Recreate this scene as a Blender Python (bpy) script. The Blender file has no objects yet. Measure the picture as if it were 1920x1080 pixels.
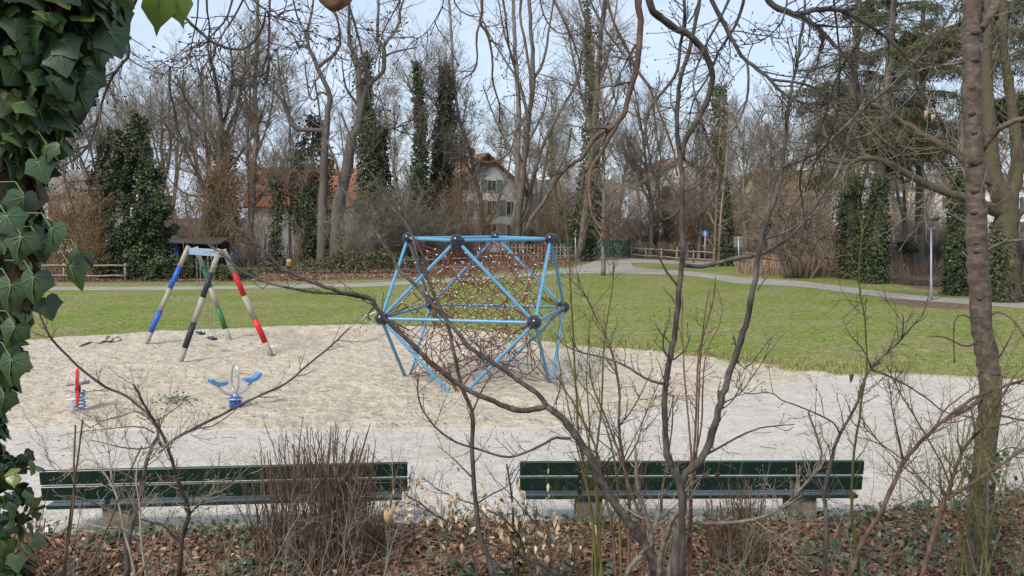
import bpy, math, random
import numpy as np
from mathutils import Vector, Matrix, Euler
sc = bpy.context.scene
R = math.radians
# ---------------------------------------------------------------- camera
F, HOR, H = 1747.0, 406.0, 3.8
cd = bpy.data.cameras.new('camera'); cam = bpy.data.objects.new('camera', cd)
sc.collection.objects.link(cam); sc.camera = cam
cam.location = (0, 0, H); cam.rotation_euler = (R(90), 0, 0)
cd.sensor_width = 36; cd.lens = F / 1920 * 36; cd.shift_y = -(540 - HOR) / 1920
cd.clip_start = 0.05; cd.clip_end = 3000
# ---------------------------------------------------------------- light
SUN_EL, SUN_AZ = 42, 215          # azimuth of the sun, clockwise from +Y (behind the camera, to the left)
w = bpy.data.worlds.new('World'); sc.world = w; w.use_nodes = True
nt = w.node_tree; bg = nt.nodes['Background']
sky = nt.nodes.new('ShaderNodeTexSky'); sky.sky_type = 'NISHITA'; sky.sun_disc = False
sky.sun_elevation = R(SUN_EL); sky.sun_rotation = R(SUN_AZ); sky.air_density = 1.1; sky.dust_density = 0.6
tc = nt.nodes.new('ShaderNodeTexCoord'); mp = nt.nodes.new('ShaderNodeMapping'); mp.inputs['Scale'].default_value = (1.6, 1.6, 5.0)
nz = nt.nodes.new('ShaderNodeTexNoise'); nz.inputs['Scale'].default_value = 1.7; nz.inputs['Detail'].default_value = 7; nz.inputs['Roughness'].default_value = 0.6
cr = nt.nodes.new('ShaderNodeValToRGB'); cr.color_ramp.elements[0].position = 0.36; cr.color_ramp.elements[1].position = 0.66
cr.color_ramp.elements[0].color = (0.55, 0.55, 0.55, 1); cr.color_ramp.elements[1].color = (0.92, 0.92, 0.92, 1)
mx = nt.nodes.new('ShaderNodeMix'); mx.data_type = 'RGBA'
mx.inputs[7].default_value = (6.2, 7.3, 9.2, 1)
L = nt.links
L.new(tc.outputs['Generated'], mp.inputs['Vector']); L.new(mp.outputs[0], nz.inputs['Vector']); L.new(nz.outputs['Fac'], cr.inputs[0])
L.new(cr.outputs[0], mx.inputs[0]); L.new(sky.outputs[0], mx.inputs[6]); L.new(mx.outputs[2], bg.inputs['Color'])
bg.inputs['Strength'].default_value = 0.10
sd = bpy.data.lights.new('sun', 'SUN'); sd.energy = 3.0; sd.angle = R(16); sd.color = (1, 0.91, 0.80)
so = bpy.data.objects.new('sun', sd); sc.collection.objects.link(so)
az = R(SUN_AZ); el = R(SUN_EL)
sdir = Vector((math.sin(az) * math.cos(el), math.cos(az) * math.cos(el), math.sin(el)))
so.rotation_euler = (-sdir).to_track_quat('-Z', 'Y').to_euler()
sc.view_settings.view_transform = 'Standard'; sc.view_settings.look = 'None'
sc.view_settings.gamma = 1; sc.view_settings.exposure = 0.36
sc.cycles.max_bounces = 6; sc.cycles.diffuse_bounces = 3; sc.cycles.glossy_bounces = 2
try: sc.cycles.use_denoising = True
except Exception: pass

rng = np.random.default_rng(7)
def P(u, v, Y): return np.array(((u - 960) * Y / F, Y, H - (v - HOR) * Y / F))
def G(u, v, z=0.0):
    Y = (H - z) * F / (v - HOR); return np.array(((u - 960) * Y / F, Y, z))
def nrm(a): return a / np.maximum(np.linalg.norm(a, axis=-1, keepdims=True), 1e-9)

# ---------------------------------------------------------------- materials
MATS = {}
def nodes(m):
    m.use_nodes = True; return m.node_tree, m.node_tree.nodes['Principled BSDF']
def ramp(nt, cols):
    n = nt.nodes.new('ShaderNodeValToRGB'); e = n.color_ramp.elements
    while len(e) < len(cols): e.new(0.5)
    for i, c in enumerate(cols):
        p, c = c if isinstance(c[0], (int, float)) and len(c) == 2 else (i / (len(cols) - 1), c)
        e[i].position = p; e[i].color = (*c, 1)
    return n
def mat(name, cols, scale=4.0, rough=0.8, bump=0.0, bscale=None, stretch=(1, 1, 1), detail=6, metal=0.0, spec=0.3, bdist=0.02, attr=False, nrough=0.6):
    """Noise-mottled surface. attr: colour picked by the per-leaf random value 'rv' instead of by place."""
    m = bpy.data.materials.new(name); nt, b = nodes(m); l = nt.links
    g = nt.nodes.new('ShaderNodeNewGeometry'); mp = nt.nodes.new('ShaderNodeMapping'); mp.inputs['Scale'].default_value = stretch
    l.new(g.outputs['Position'], mp.inputs['Vector'])
    n = nt.nodes.new('ShaderNodeTexNoise'); n.inputs['Scale'].default_value = scale; n.inputs['Detail'].default_value = detail; n.inputs['Roughness'].default_value = nrough
    l.new(mp.outputs[0], n.inputs['Vector'])
    if attr:
        a = nt.nodes.new('ShaderNodeAttribute'); a.attribute_name = 'rv'
        r = ramp(nt, cols); l.new(a.outputs['Fac'], r.inputs[0])
    else:
        r = ramp(nt, [(0.3 + 0.4 * i / max(1, len(cols) - 1), c) for i, c in enumerate(cols)]) if len(cols) > 1 else ramp(nt, [cols[0], cols[0]])
        l.new(n.outputs['Fac'], r.inputs[0])
    l.new(r.outputs[0], b.inputs['Base Color'])
    b.inputs['Roughness'].default_value = rough; b.inputs['Metallic'].default_value = metal
    b.inputs['Specular IOR Level'].default_value = spec
    if bump:
        n2 = n
        if bscale:
            n2 = nt.nodes.new('ShaderNodeTexNoise'); n2.inputs['Scale'].default_value = bscale; n2.inputs['Detail'].default_value = 5
            l.new(mp.outputs[0], n2.inputs['Vector'])
        bm = nt.nodes.new('ShaderNodeBump'); bm.inputs['Strength'].default_value = bump; bm.inputs['Distance'].default_value = bdist
        l.new(n2.outputs['Fac'], bm.inputs['Height']); l.new(bm.outputs[0], b.inputs['Normal'])
    MATS[name] = m; return m

def two_scale(name, a_cols, b_cols, s1, s2, lo=0.45, hi=0.6, rough=0.95, bump=0.4, bscale=8, bdist=0.03, stretch=(1, 1, 1), fine=None):
    m = bpy.data.materials.new(name); nt, b = nodes(m); l = nt.links
    g = nt.nodes.new('ShaderNodeNewGeometry'); mp = nt.nodes.new('ShaderNodeMapping'); mp.inputs['Scale'].default_value = stretch
    l.new(g.outputs['Position'], mp.inputs['Vector'])
    def noise(s, d=6, ro=0.62):
        n = nt.nodes.new('ShaderNodeTexNoise'); n.inputs['Scale'].default_value = s; n.inputs['Detail'].default_value = d; n.inputs['Roughness'].default_value = ro
        l.new(mp.outputs[0], n.inputs['Vector']); return n
    nb = noise(s1); ns = noise(s2)
    ra = ramp(nt, [(0.32, a_cols[0]), (0.68, a_cols[1])]); rb = ramp(nt, [(0.32, b_cols[0]), (0.68, b_cols[1])])
    l.new(ns.outputs['Fac'], ra.inputs[0]); l.new(ns.outputs['Fac'], rb.inputs[0])
    rm = ramp(nt, [(lo, (0, 0, 0)), (hi, (1, 1, 1))]); l.new(nb.outputs['Fac'], rm.inputs[0])
    x = nt.nodes.new('ShaderNodeMix'); x.data_type = 'RGBA'; l.new(rm.outputs[0], x.inputs[0]); l.new(ra.outputs[0], x.inputs[6]); l.new(rb.outputs[0], x.inputs[7])
    out = x.outputs[2]
    if fine:
        nf = noise(fine[0], 3, 0.7); rf = ramp(nt, [(0.3, (fine[1],) * 3), (0.7, (fine[2],) * 3)]); l.new(nf.outputs['Fac'], rf.inputs[0])
        y = nt.nodes.new('ShaderNodeMix'); y.data_type = 'RGBA'; y.blend_type = 'MULTIPLY'; y.inputs[0].default_value = 1
        l.new(out, y.inputs[6]); l.new(rf.outputs[0], y.inputs[7]); out = y.outputs[2]
    l.new(out, b.inputs['Base Color']); b.inputs['Roughness'].default_value = rough; b.inputs['Specular IOR Level'].default_value = 0.15
    n3 = noise(bscale, 6, 0.6); bm = nt.nodes.new('ShaderNodeBump'); bm.inputs['Strength'].default_value = bump; bm.inputs['Distance'].default_value = bdist
    l.new(n3.outputs['Fac'], bm.inputs['Height']); l.new(bm.outputs[0], b.inputs['Normal'])
    MATS[name] = m; return m

two_scale('earth', ((0.10, 0.068, 0.045), (0.22, 0.155, 0.105)), ((0.06, 0.065, 0.03), (0.17, 0.13, 0.085)), 0.22, 3.0, fine=(11, 0.55, 1.3))
two_scale('grass', ((0.13, 0.185, 0.028), (0.20, 0.245, 0.048)), ((0.205, 0.205, 0.075), (0.29, 0.255, 0.125)), 0.28, 1.6, 0.38, 0.66, bscale=9, bump=1.0, bdist=.06, fine=(5, 0.42, 1.35))
two_scale('sand', ((0.46, 0.385, 0.28), (0.62, 0.54, 0.42)), ((0.57, 0.495, 0.38), (0.66, 0.58, 0.46)), 0.25, 2.6, 0.35, 0.7, bscale=4.5, bump=1.0, bdist=0.2, fine=(7, 0.76, 1.08))
two_scale('gravel', ((0.49, 0.45, 0.39), (0.60, 0.56, 0.495)), ((0.42, 0.37, 0.305), (0.56, 0.51, 0.44)), 0.45, 3.0, 0.42, 0.68, bscale=18, bump=0.9, bdist=0.04, fine=(11, 0.76, 1.08))
two_scale('asphalt_path', ((0.24, 0.215, 0.19), (0.33, 0.30, 0.27)), ((0.28, 0.26, 0.235), (0.38, 0.35, 0.32)), 0.4, 4, bscale=20, bump=0.2, bdist=0.01)
mat('kerb_stone', [(0.40, 0.38, 0.34), (0.52, 0.50, 0.46)], 6, 0.9, 0.3)
mat('water', [(0.03, 0.035, 0.03), (0.05, 0.05, 0.04)], 2, 0.08, 0.15, 3, spec=0.9)
mat('bark_grey', [(0.034, 0.029, 0.026), (0.080, 0.070, 0.062), (0.17, 0.152, 0.137)], 14, 0.85, 0.5, 22, (1, 1, 0.35), bdist=0.01)
mat('bark_smooth', [(0.085, 0.070, 0.052), (0.17, 0.145, 0.112), (0.27, 0.24, 0.195)], 16, 0.7, 0.35, 30, (1, 1, 1.6), bdist=0.004)
mat('bark_limb', [(0.030, 0.024, 0.021), (0.068, 0.056, 0.047), (0.15, 0.13, 0.11)], 14, 0.8, 0.6, 26, bdist=0.006)
mat('bark_dark', [(0.030, 0.024, 0.021), (0.075, 0.060, 0.050), (0.14, 0.12, 0.105)], 10, 0.75, 0.5, 26, (1, 1, 0.6), bdist=0.006)
mat('bark_brown', [(0.055, 0.034, 0.022), (0.12, 0.078, 0.052), (0.21, 0.145, 0.10)], 8, 0.8, 0.5, 22, bdist=0.006)
mat('bark_cherry', [(0.045, 0.032, 0.023), (0.098, 0.074, 0.055), (0.17, 0.138, 0.108)], 11, 0.65, 0.7, 26, (0.8, 0.8, 1.5), bdist=0.008)
mat('bark_moss', [(0.065, 0.052, 0.040), (0.10, 0.082, 0.062), (0.085, 0.075, 0.04), (0.095, 0.10, 0.025)], 2.2, 0.95, 0.7, 9, bdist=0.04)
mat('bark_far', [(0.10, 0.086, 0.068), (0.20, 0.175, 0.142)], 1.5, 0.9)
mat('bark_violet', [(0.065, 0.055, 0.048), (0.15, 0.13, 0.112)], 1.2, 0.9, 0.4, 6, (1, 1, .3), bdist=0.03)
mat('twig_far', [(0.15, 0.125, 0.09), (0.25, 0.215, 0.16)], 0.8, 0.9)
mat('twig_olive_far', [(0.10, 0.095, 0.055), (0.17, 0.15, 0.095)], 0.8, 0.9)
mat('twig_tan', [(0.19, 0.125, 0.075), (0.29, 0.19, 0.115)], 0.8, 0.9)
mat('twig_scrub', [(0.19, 0.145, 0.105), (0.31, 0.245, 0.185)], 0.8, 0.9)
mat('twig_grey', [(0.22, 0.19, 0.14), (0.33, 0.29, 0.22)], 1.0, 0.9)
mat('twig_olive', [(0.085, 0.085, 0.025), (0.16, 0.15, 0.05)], 12, 0.6)
mat('twig_pale', [(0.20, 0.165, 0.12), (0.36, 0.31, 0.245)], 14, 0.8)
mat('twig_red', [(0.12, 0.06, 0.04), (0.21, 0.12, 0.08)], 14, 0.7)
mat('leaf_ivy_far', [(0.018, 0.028, 0.012), (0.055, 0.076, 0.032), (0.12, 0.145, 0.065)], attr=True, rough=0.55, spec=0.3)
mat('leaf_yew', [(0.02, 0.028, 0.015), (0.048, 0.06, 0.03), (0.09, 0.098, 0.045)], attr=True, rough=0.7, spec=0.2)
mat('leaf_olive', [(0.05, 0.058, 0.025), (0.09, 0.10, 0.04), (0.13, 0.13, 0.055)], attr=True, rough=0.7, spec=0.2)
mat('leaf_spruce', [(0.028, 0.038, 0.018), (0.07, 0.082, 0.034), (0.13, 0.135, 0.055)], attr=True, rough=0.75, spec=0.2)
mat('leaf_catkin', [(0.22, 0.13, 0.06), (0.33, 0.21, 0.10)], attr=True, rough=0.8)
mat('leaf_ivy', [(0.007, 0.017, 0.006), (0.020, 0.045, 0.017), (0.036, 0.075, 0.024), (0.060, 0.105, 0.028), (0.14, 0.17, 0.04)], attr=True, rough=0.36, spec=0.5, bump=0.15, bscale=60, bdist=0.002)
mat('leaf_vein', [(0.12, 0.18, 0.08), (0.17, 0.23, 0.11)], 4, 0.45)
mat('leaf_ground_ivy', [(0.02, 0.045, 0.018), (0.04, 0.075, 0.03), (0.07, 0.11, 0.055), (0.12, 0.16, 0.11)], attr=True, rough=0.36, spec=0.5)
mat('leaf_litter', [(0.028, 0.014, 0.009), (0.10, 0.048, 0.028), (0.20, 0.105, 0.060), (0.31, 0.185, 0.115), (0.50, 0.36, 0.26)], attr=True, rough=0.7, spec=0.25)
mat('leaf_cream', [(0.36, 0.24, 0.12), (0.50, 0.38, 0.23), (0.60, 0.50, 0.36)], attr=True, rough=0.7)
mat('leaf_lime', [(0.16, 0.24, 0.03), (0.22, 0.30, 0.05)], 30, 0.4)
mat('grass_blade', [(0.15, 0.19, 0.04), (0.24, 0.26, 0.08), (0.38, 0.34, 0.17)], attr=True, rough=0.8)
mat('reed_dry', [(0.20, 0.125, 0.08), (0.31, 0.205, 0.14), (0.38, 0.28, 0.19)], attr=True, rough=0.9)
mat('paint_green', [(0.006, 0.024, 0.019), (0.012, 0.034, 0.026)], 20, 0.28, 0.06, 60, spec=0.55, bdist=0.002)
mat('steel_dark', [(0.012, 0.018, 0.022), (0.022, 0.03, 0.034)], 20, 0.4, spec=0.5)
mat('bolt_metal', [(0.35, 0.36, 0.38), (0.45, 0.46, 0.48)], 20, 0.35, metal=0.8)
mat('concrete', [(0.07, 0.066, 0.048), (0.14, 0.13, 0.10), (0.22, 0.205, 0.17)], 7, 0.95, 0.4, 30, bdist=0.006)
mat('paint_sky_blue', [(0.075, 0.24, 0.40), (0.12, 0.32, 0.49)], 6, 0.35, spec=0.5)
mat('rubber_navy', [(0.010, 0.013, 0.026), (0.02, 0.024, 0.04)], 12, 0.22, spec=0.6)
mat('rope_red', [(0.10, 0.030, 0.018), (0.175, 0.055, 0.035)], 40, 0.85)
mat('clamp_metal', [(0.5, 0.5, 0.52), (0.65, 0.65, 0.67)], 20, 0.35, metal=0.5)
mat('wood_weathered', [(0.27, 0.24, 0.20), (0.40, 0.37, 0.32)], 5, 0.85, 0.3, 20, (1, 1, .3), bdist=0.004)
mat('wood_rail', [(0.20, 0.165, 0.125), (0.33, 0.28, 0.22)], 3, 0.9)
mat('wood_cut', [(0.45, 0.20, 0.05), (0.58, 0.30, 0.09)], 5, 0.8)
mat('paint_blue', [(0.02, 0.10, 0.42), (0.035, 0.14, 0.50)], 8, 0.45)
mat('paint_light_blue', [(0.15, 0.34, 0.66), (0.20, 0.40, 0.72)], 8, 0.5)
mat('paint_charcoal', [(0.016, 0.02, 0.028), (0.035, 0.04, 0.05)], 8, 0.45)
mat('paint_leaf_green', [(0.03, 0.13, 0.05), (0.045, 0.17, 0.065)], 8, 0.5)
mat('paint_red', [(0.48, 0.018, 0.014), (0.60, 0.03, 0.022)], 8, 0.4)
mat('chain_metal', [(0.30, 0.30, 0.31), (0.42, 0.42, 0.43)], 20, 0.4, metal=0.6)
mat('steel_bright', [(0.55, 0.54, 0.52), (0.66, 0.65, 0.63)], 8, 0.25, metal=0.9)
mat('plastic_white', [(0.62, 0.60, 0.56), (0.72, 0.70, 0.66)], 10, 0.4)
mat('plastic_grey', [(0.22, 0.22, 0.26), (0.30, 0.30, 0.34)], 10, 0.4)
mat('plastic_blue', [(0.07, 0.21, 0.42), (0.10, 0.27, 0.50)], 10, 0.4)
mat('render_white', [(0.66, 0.65, 0.63), (0.78, 0.77, 0.75)], 0.6, 0.9)
mat('render_cream', [(0.55, 0.47, 0.30), (0.64, 0.56, 0.38)], 0.6, 0.9)
mat('timber_gable', [(0.28, 0.19, 0.12), (0.38, 0.27, 0.18)], 2, 0.9, stretch=(3, 3, .2))
mat('window_glass', [(0.03, 0.035, 0.04), (0.06, 0.065, 0.07)], 1, 0.1, spec=0.8)
mat('shutter_teal', [(0.13, 0.23, 0.25), (0.18, 0.29, 0.31)], 3, 0.7)
mat('car_white', [(0.62, 0.63, 0.65), (0.70, 0.71, 0.73)], 2, 0.25, spec=0.6)
mat('car_dark', [(0.03, 0.035, 0.05), (0.05, 0.055, 0.07)], 2, 0.25, spec=0.6)
mat('fence_green', [(0.008, 0.06, 0.055), (0.015, 0.085, 0.075)], 3, 0.6)
mat('galvanised', [(0.33, 0.37, 0.42), (0.45, 0.49, 0.54)], 5, 0.4, metal=0.4)
mat('bin_grey', [(0.07, 0.08, 0.10), (0.12, 0.13, 0.15)], 5, 0.6)
mat('orange_red', [(0.62, 0.12, 0.035), (0.70, 0.17, 0.05)], 5, 0.5)
mat('tarp_blue', [(0.10, 0.22, 0.34), (0.20, 0.33, 0.44)], 4, 0.6, 0.8, 6, bdist=0.1)
mat('paper_white', [(0.7, 0.72, 0.76), (0.8, 0.82, 0.85)], 10, 0.6)
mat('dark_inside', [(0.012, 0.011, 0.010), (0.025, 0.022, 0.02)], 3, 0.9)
mat('nest_brown', [(0.14, 0.08, 0.045), (0.33, 0.22, 0.14)], 22, 0.9, 0.8, 40, bdist=0.01)
def roof_mat(name, c1, c2, c3):
    m = mat(name, [c1, c2, c3], 2.2, 0.85); nt = m.node_tree; l = nt.links; b = nt.nodes['Principled BSDF']
    g = nt.nodes.new('ShaderNodeNewGeometry'); wv = nt.nodes.new('ShaderNodeTexWave'); wv.bands_direction = 'Z'
    wv.inputs['Scale'].default_value = 1.1; wv.inputs['Distortion'].default_value = 0.8; l.new(g.outputs['Position'], wv.inputs['Vector'])
    bm = nt.nodes.new('ShaderNodeBump'); bm.inputs['Strength'].default_value = 1; bm.inputs['Distance'].default_value = 0.12
    l.new(wv.outputs['Fac'], bm.inputs['Height']); l.new(bm.outputs[0], b.inputs['Normal'])
roof_mat('roof_orange', (0.33, 0.115, 0.06), (0.47, 0.18, 0.10), (0.56, 0.27, 0.17))
roof_mat('roof_brown', (0.17, 0.105, 0.07), (0.26, 0.15, 0.095), (0.33, 0.20, 0.13))
roof_mat('roof_grey', (0.13, 0.12, 0.115), (0.21, 0.20, 0.195), (0.27, 0.25, 0.24))

# ---------------------------------------------------------------- mesh helpers
class MB:
    def __init__(s): s.v = []; s.f = []; s.n = 0; s.a = []
    def add(s, v, f, mi=0, rv=None, smooth=True):
        v = np.asarray(v, float).reshape(-1, 3); f = np.asarray(f, int)
        if f.size == 0: return
        s.v.append(v); s.a.append(np.full(len(v), 0.5) if rv is None else np.broadcast_to(rv, len(v)))
        s.f.append((f + s.n, mi, smooth)); s.n += len(v)
    def tube(s, p, r, k=5, mi=0, rv=None, cap=False):
        p = np.asarray(p, float); r = np.asarray(r, float)
        if p.ndim == 2: p = p[None]; r = np.broadcast_to(r, p.shape[:2])
        N, n = p.shape[:2]; r = np.broadcast_to(r, (N, n))
        t = np.empty_like(p); t[:, 1:-1] = p[:, 2:] - p[:, :-2]; t[:, 0] = p[:, 1] - p[:, 0]; t[:, -1] = p[:, -1] - p[:, -2]; t = nrm(t)
        md = nrm(p[:, -1] - p[:, 0]); ref = np.where(np.abs(md[:, 2:]) > 0.7, np.array([[0.13, 1, 0.05]]), np.array([[0.05, 0.1, 1]]))[:, None]
        u = nrm(np.cross(t, ref)); w = np.cross(t, u)
        a = np.arange(k) * 2 * np.pi / k
        v = p[:, :, None] + r[:, :, None, None] * (np.cos(a)[:, None] * u[:, :, None] + np.sin(a)[:, None] * w[:, :, None])
        idx = np.arange(N * n * k).reshape(N, n, k); nx = np.roll(idx, -1, 2)
        f = np.stack([idx[:, :-1], nx[:, :-1], nx[:, 1:], idx[:, 1:]], -1).reshape(-1, 4)
        n0 = s.n
        s.add(v, f, mi, None if rv is None else np.repeat(rv, n * k))
        if cap:
            for q in range(N):
                s.f.append((np.array([idx[q, -1]]) + n0, mi, False)); s.f.append((np.array([idx[q, 0][::-1]]) + n0, mi, False))
    def box(s, c, size, M=None, mi=0, bev=0.0):
        hx, hy, hz = np.array(size) / 2.0
        if bev:
            b = min(bev, hx * .9, hy * .9, hz * .9)
            v = []
            for sx in (-1, 1):
                for sy in (-1, 1):
                    for sz in (-1, 1):
                        v += [(sx * hx, sy * (hy - b), sz * (hz - b)), (sx * (hx - b), sy * hy, sz * (hz - b)), (sx * (hx - b), sy * (hy - b), sz * hz)]
            v = np.array(v); i = lambda x, y, z, k: ((x * 4 + y * 2 + z) * 3 + k)
            f4 = []; f3 = []
            for q in (0, 1):
                f4.append([i(q, 0, 0, 0), i(q, 1, 0, 0), i(q, 1, 1, 0), i(q, 0, 1, 0)]); f4.append([i(0, q, 0, 1), i(1, q, 0, 1), i(1, q, 1, 1), i(0, q, 1, 1)]); f4.append([i(0, 0, q, 2), i(1, 0, q, 2), i(1, 1, q, 2), i(0, 1, q, 2)])
                for r in (0, 1):
                    f4.append([i(q, r, 0, 0), i(q, r, 1, 0), i(q, r, 1, 1), i(q, r, 0, 1)]); f4.append([i(q, 0, r, 0), i(q, 1, r, 0), i(q, 1, r, 2), i(q, 0, r, 2)]); f4.append([i(0, q, r, 1), i(1, q, r, 1), i(1, q, r, 2), i(0, q, r, 2)])
                    for t in (0, 1): f3.append([i(q, r, t, 0), i(q, r, t, 1), i(q, r, t, 2)])
            def orient(fl):
                o = []
                for f in fl:
                    a, b2, c2 = v[f[0]], v[f[1]], v[f[2]]
                    o.append(f if np.dot(np.cross(b2 - a, c2 - a), v[f].mean(0)) > 0 else f[::-1])
                return o
            if M is not None: vv = v @ np.array(M).T
            else: vv = v
            n0 = s.n; s.add(vv + np.array(c), orient(f4), mi, smooth=False); s.f.append((np.array(orient(f3)) + n0, mi, False)); return
        v = np.array([(x, y, z) for x in (-hx, hx) for y in (-hy, hy) for z in (-hz, hz)])
        if M is not None: v = v @ np.array(M).T
        s.add(v + np.array(c), [[0, 1, 3, 2], [4, 6, 7, 5], [0, 4, 5, 1], [2, 3, 7, 6], [0, 2, 6, 4], [1, 5, 7, 3]], mi, smooth=False)
    def beam(s, a, b, wd, ht, mi=0, bev=0.0):
        a = np.array(a, float); b = np.array(b, float); d = nrm(b - a); up = np.array([0, 0, 1.0]) if abs(d[2]) < .95 else np.array([0, 1.0, 0])
        x = nrm(np.cross(d, up)); z = np.cross(x, d)
        s.box((a + b) / 2, (wd, np.linalg.norm(b - a), ht), np.stack([x, d, z], 1), mi, bev)
    def sphere(s, c, r, k=20, n=12, mi=0, sc=(1, 1, 1)):
        th = np.linspace(0, np.pi, n + 1); a = np.arange(k) * 2 * np.pi / k
        v = np.stack([np.sin(th)[:, None] * np.cos(a), np.sin(th)[:, None] * np.sin(a), np.cos(th)[:, None] + 0 * a], -1) * r * np.array(sc)
        i = np.arange((n + 1) * k).reshape(n + 1, k); j = np.roll(i, -1, 1)
        s.add(v + np.array(c), np.stack([i[:-1], i[1:], j[1:], j[:-1]], -1).reshape(-1, 4), mi)
    def poly(s, pts, mi=0): s.add(pts, [list(range(len(pts)))], mi, smooth=False)
    def extrude(s, pts2, z0, z1, M=None, o=(0, 0, 0), mi=0):
        n = len(pts2); a = np.array([(x, y, z0) for x, y in pts2] + [(x, y, z1) for x, y in pts2], float)
        if M is not None: a = a @ np.array(M).T
        n0 = s.n; s.add(a + np.array(o), [[i, (i + 1) % n, n + (i + 1) % n, n + i] for i in range(n)], mi, smooth=False)
        s.f.append((np.array([list(range(n))[::-1], list(range(n, 2 * n))]) + n0, mi, False))
    def leaves(s, c, u, n, size, outline, rv=None, mi=0, bend=0.25, veins=None):
        """fans: c centre of the stalk end, u towards the tip, n the upper face"""
        c = np.asarray(c); N = len(c)
        if N == 0: return
        u = nrm(u); sd = nrm(np.cross(u, n)); n = np.cross(sd, u); size = np.broadcast_to(size, N)
        ol = np.array(outline); k = len(ol)
        z = -bend * (np.abs(ol[:, 0]) * 1.2 + (ol[:, 1] - .4) ** 2)
        bnd = (0.4 + 1.2 * rng.random(N))[:, None, None]
        def put(x, y, zz): return c[:, None] + size[:, None, None] * (x[:, None] * sd[:, None] + y[:, None] * u[:, None] + zz[:, None] * bnd * n[:, None])
        v = put(ol[:, 0], ol[:, 1], z)
        if k <= 4: f = np.arange(N * k).reshape(N, k)
        else:
            v = np.concatenate([put(np.array([0.0]), np.array([0.38]), np.array([0.0])), v], 1)
            i0 = np.arange(N)[:, None] * (k + 1); j = np.arange(k)[None]
            f = np.stack([i0 + 0 * j, i0 + 1 + j, i0 + 1 + (j + 1) % k], -1).reshape(-1, 3)
        if rv is None: rv = rng.random(N)
        s.add(v, f, mi, np.repeat(rv, v.shape[1]))
        if veins is not None:
            for (tx, ty, wd) in veins:
                L_ = math.hypot(tx, ty - .06); px, py = -(ty - .06) / L_ * wd, tx / L_ * wd
                xs = np.array([px, -px, tx * .5 - px * .6, tx * .95, tx * .5 + px * .6]); ys = np.array([.06 + py, .06 - py, .06 + (ty - .06) * .5 - py * .6, .06 + (ty - .06) * .95, .06 + (ty - .06) * .5 + py * .6])
                zz = -bend * (np.abs(xs) * 1.2 + (ys - .4) ** 2) * .9 + 0.03
                s.add(put(xs, ys, zz), np.arange(N * 5).reshape(N, 5), 1, np.repeat(rv, 5))
    def build(s, name, mats, parent=None, org=None, sm=None):
        me = bpy.data.meshes.new(name)
        if not isinstance(mats, (list, tuple)): mats = [mats]
        for m in mats: me.materials.append(MATS[m])
        V = np.concatenate(s.v)
        o = bpy.data.objects.new(name, me); sc.collection.objects.link(o)
        if parent is not None:
            o.parent = parent; V = V - np.array(parent.get('org', (0, 0, 0)))
            o['org'] = parent.get('org', (0, 0, 0))
        elif org is not None: V = V - np.array(org); o.location = org; o['org'] = tuple(float(q) for q in org)
        me.vertices.add(len(V)); me.vertices.foreach_set('co', V.astype(np.float32).ravel())
        lp = np.concatenate([f.ravel() for f, _, _ in s.f]); tot = np.concatenate([np.full(len(f), f.shape[1]) for f, _, _ in s.f])
        st = np.concatenate([[0], np.cumsum(tot)[:-1]])
        me.loops.add(len(lp)); me.loops.foreach_set('vertex_index', lp.astype(np.int32))
        me.polygons.add(len(tot)); me.polygons.foreach_set('loop_start', st.astype(np.int32)); me.polygons.foreach_set('loop_total', tot.astype(np.int32))
        me.polygons.foreach_set('material_index', np.concatenate([np.full(len(f), m) for f, m, _ in s.f]).astype(np.int32))
        me.polygons.foreach_set('use_smooth', np.concatenate([np.full(len(f), q) for f, _, q in s.f]))
        at = me.attributes.new('rv', 'FLOAT', 'POINT'); at.data.foreach_set('value', np.concatenate(s.a).astype(np.float32))
        me.update(calc_edges=True); me.validate(); return o

def thing(name, label, cat, loc=(0, 0, 0), group=None):
    o = bpy.data.objects.new(name, None); sc.collection.objects.link(o); o.empty_display_size = .2
    o.location = [float(q) for q in loc]; o['org'] = tuple(float(q) for q in loc)
    return tag(o, label, cat, group)
def tag(o, label, cat, group=None):
    o['label'] = label; o['category'] = cat
    if group: o['group'] = group
    return o
def kind(o, k): o['kind'] = k; return o
def dup(root, loc, rz=0, s=1.0, label=None, group=None, sz=None):
    def cp(o, par):
        c = o.copy(); sc.collection.objects.link(c)
        if par is not None: c.parent = par
        for ch in o.children: cp(ch, c)
        return c
    r = cp(root, None); r.location = [float(q) for q in loc]; r.rotation_euler = (0, 0, rz); r.scale = (s, s, sz or s)
    if label: r['label'] = label
    if group: r['group'] = group
    return r
def Rz(a): c, s_ = math.cos(a), math.sin(a); return np.array([[c, -s_, 0], [s_, c, 0], [0, 0, 1]])
def Rx(a): c, s_ = math.cos(a), math.sin(a); return np.array([[1, 0, 0], [0, c, -s_], [0, s_, c]])
def Ry(a): c, s_ = math.cos(a), math.sin(a); return np.array([[c, 0, s_], [0, 1, 0], [-s_, 0, c]])

# smooth random field for terrain heights and ragged edges
def vnoise(x, y, seed=0):
    def h(i, j): n = np.sin(i * 127.1 + j * 311.7 + seed * 74.7) * 43758.5453; return n - np.floor(n)
    x = np.asarray(x, float); y = np.asarray(y, float); i = np.floor(x); j = np.floor(y); fx = x - i; fy = y - j
    fx = fx * fx * (3 - 2 * fx); fy = fy * fy * (3 - 2 * fy)
    return (h(i, j) * (1 - fx) + h(i + 1, j) * fx) * (1 - fy) + (h(i, j + 1) * (1 - fx) + h(i + 1, j + 1) * fx) * fy
def fbm(x, y, o=4, seed=0): return sum(vnoise(x * 2 ** k, y * 2 ** k, seed + k) * .5 ** k for k in range(o)) / (2 - .5 ** (o - 1))

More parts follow.
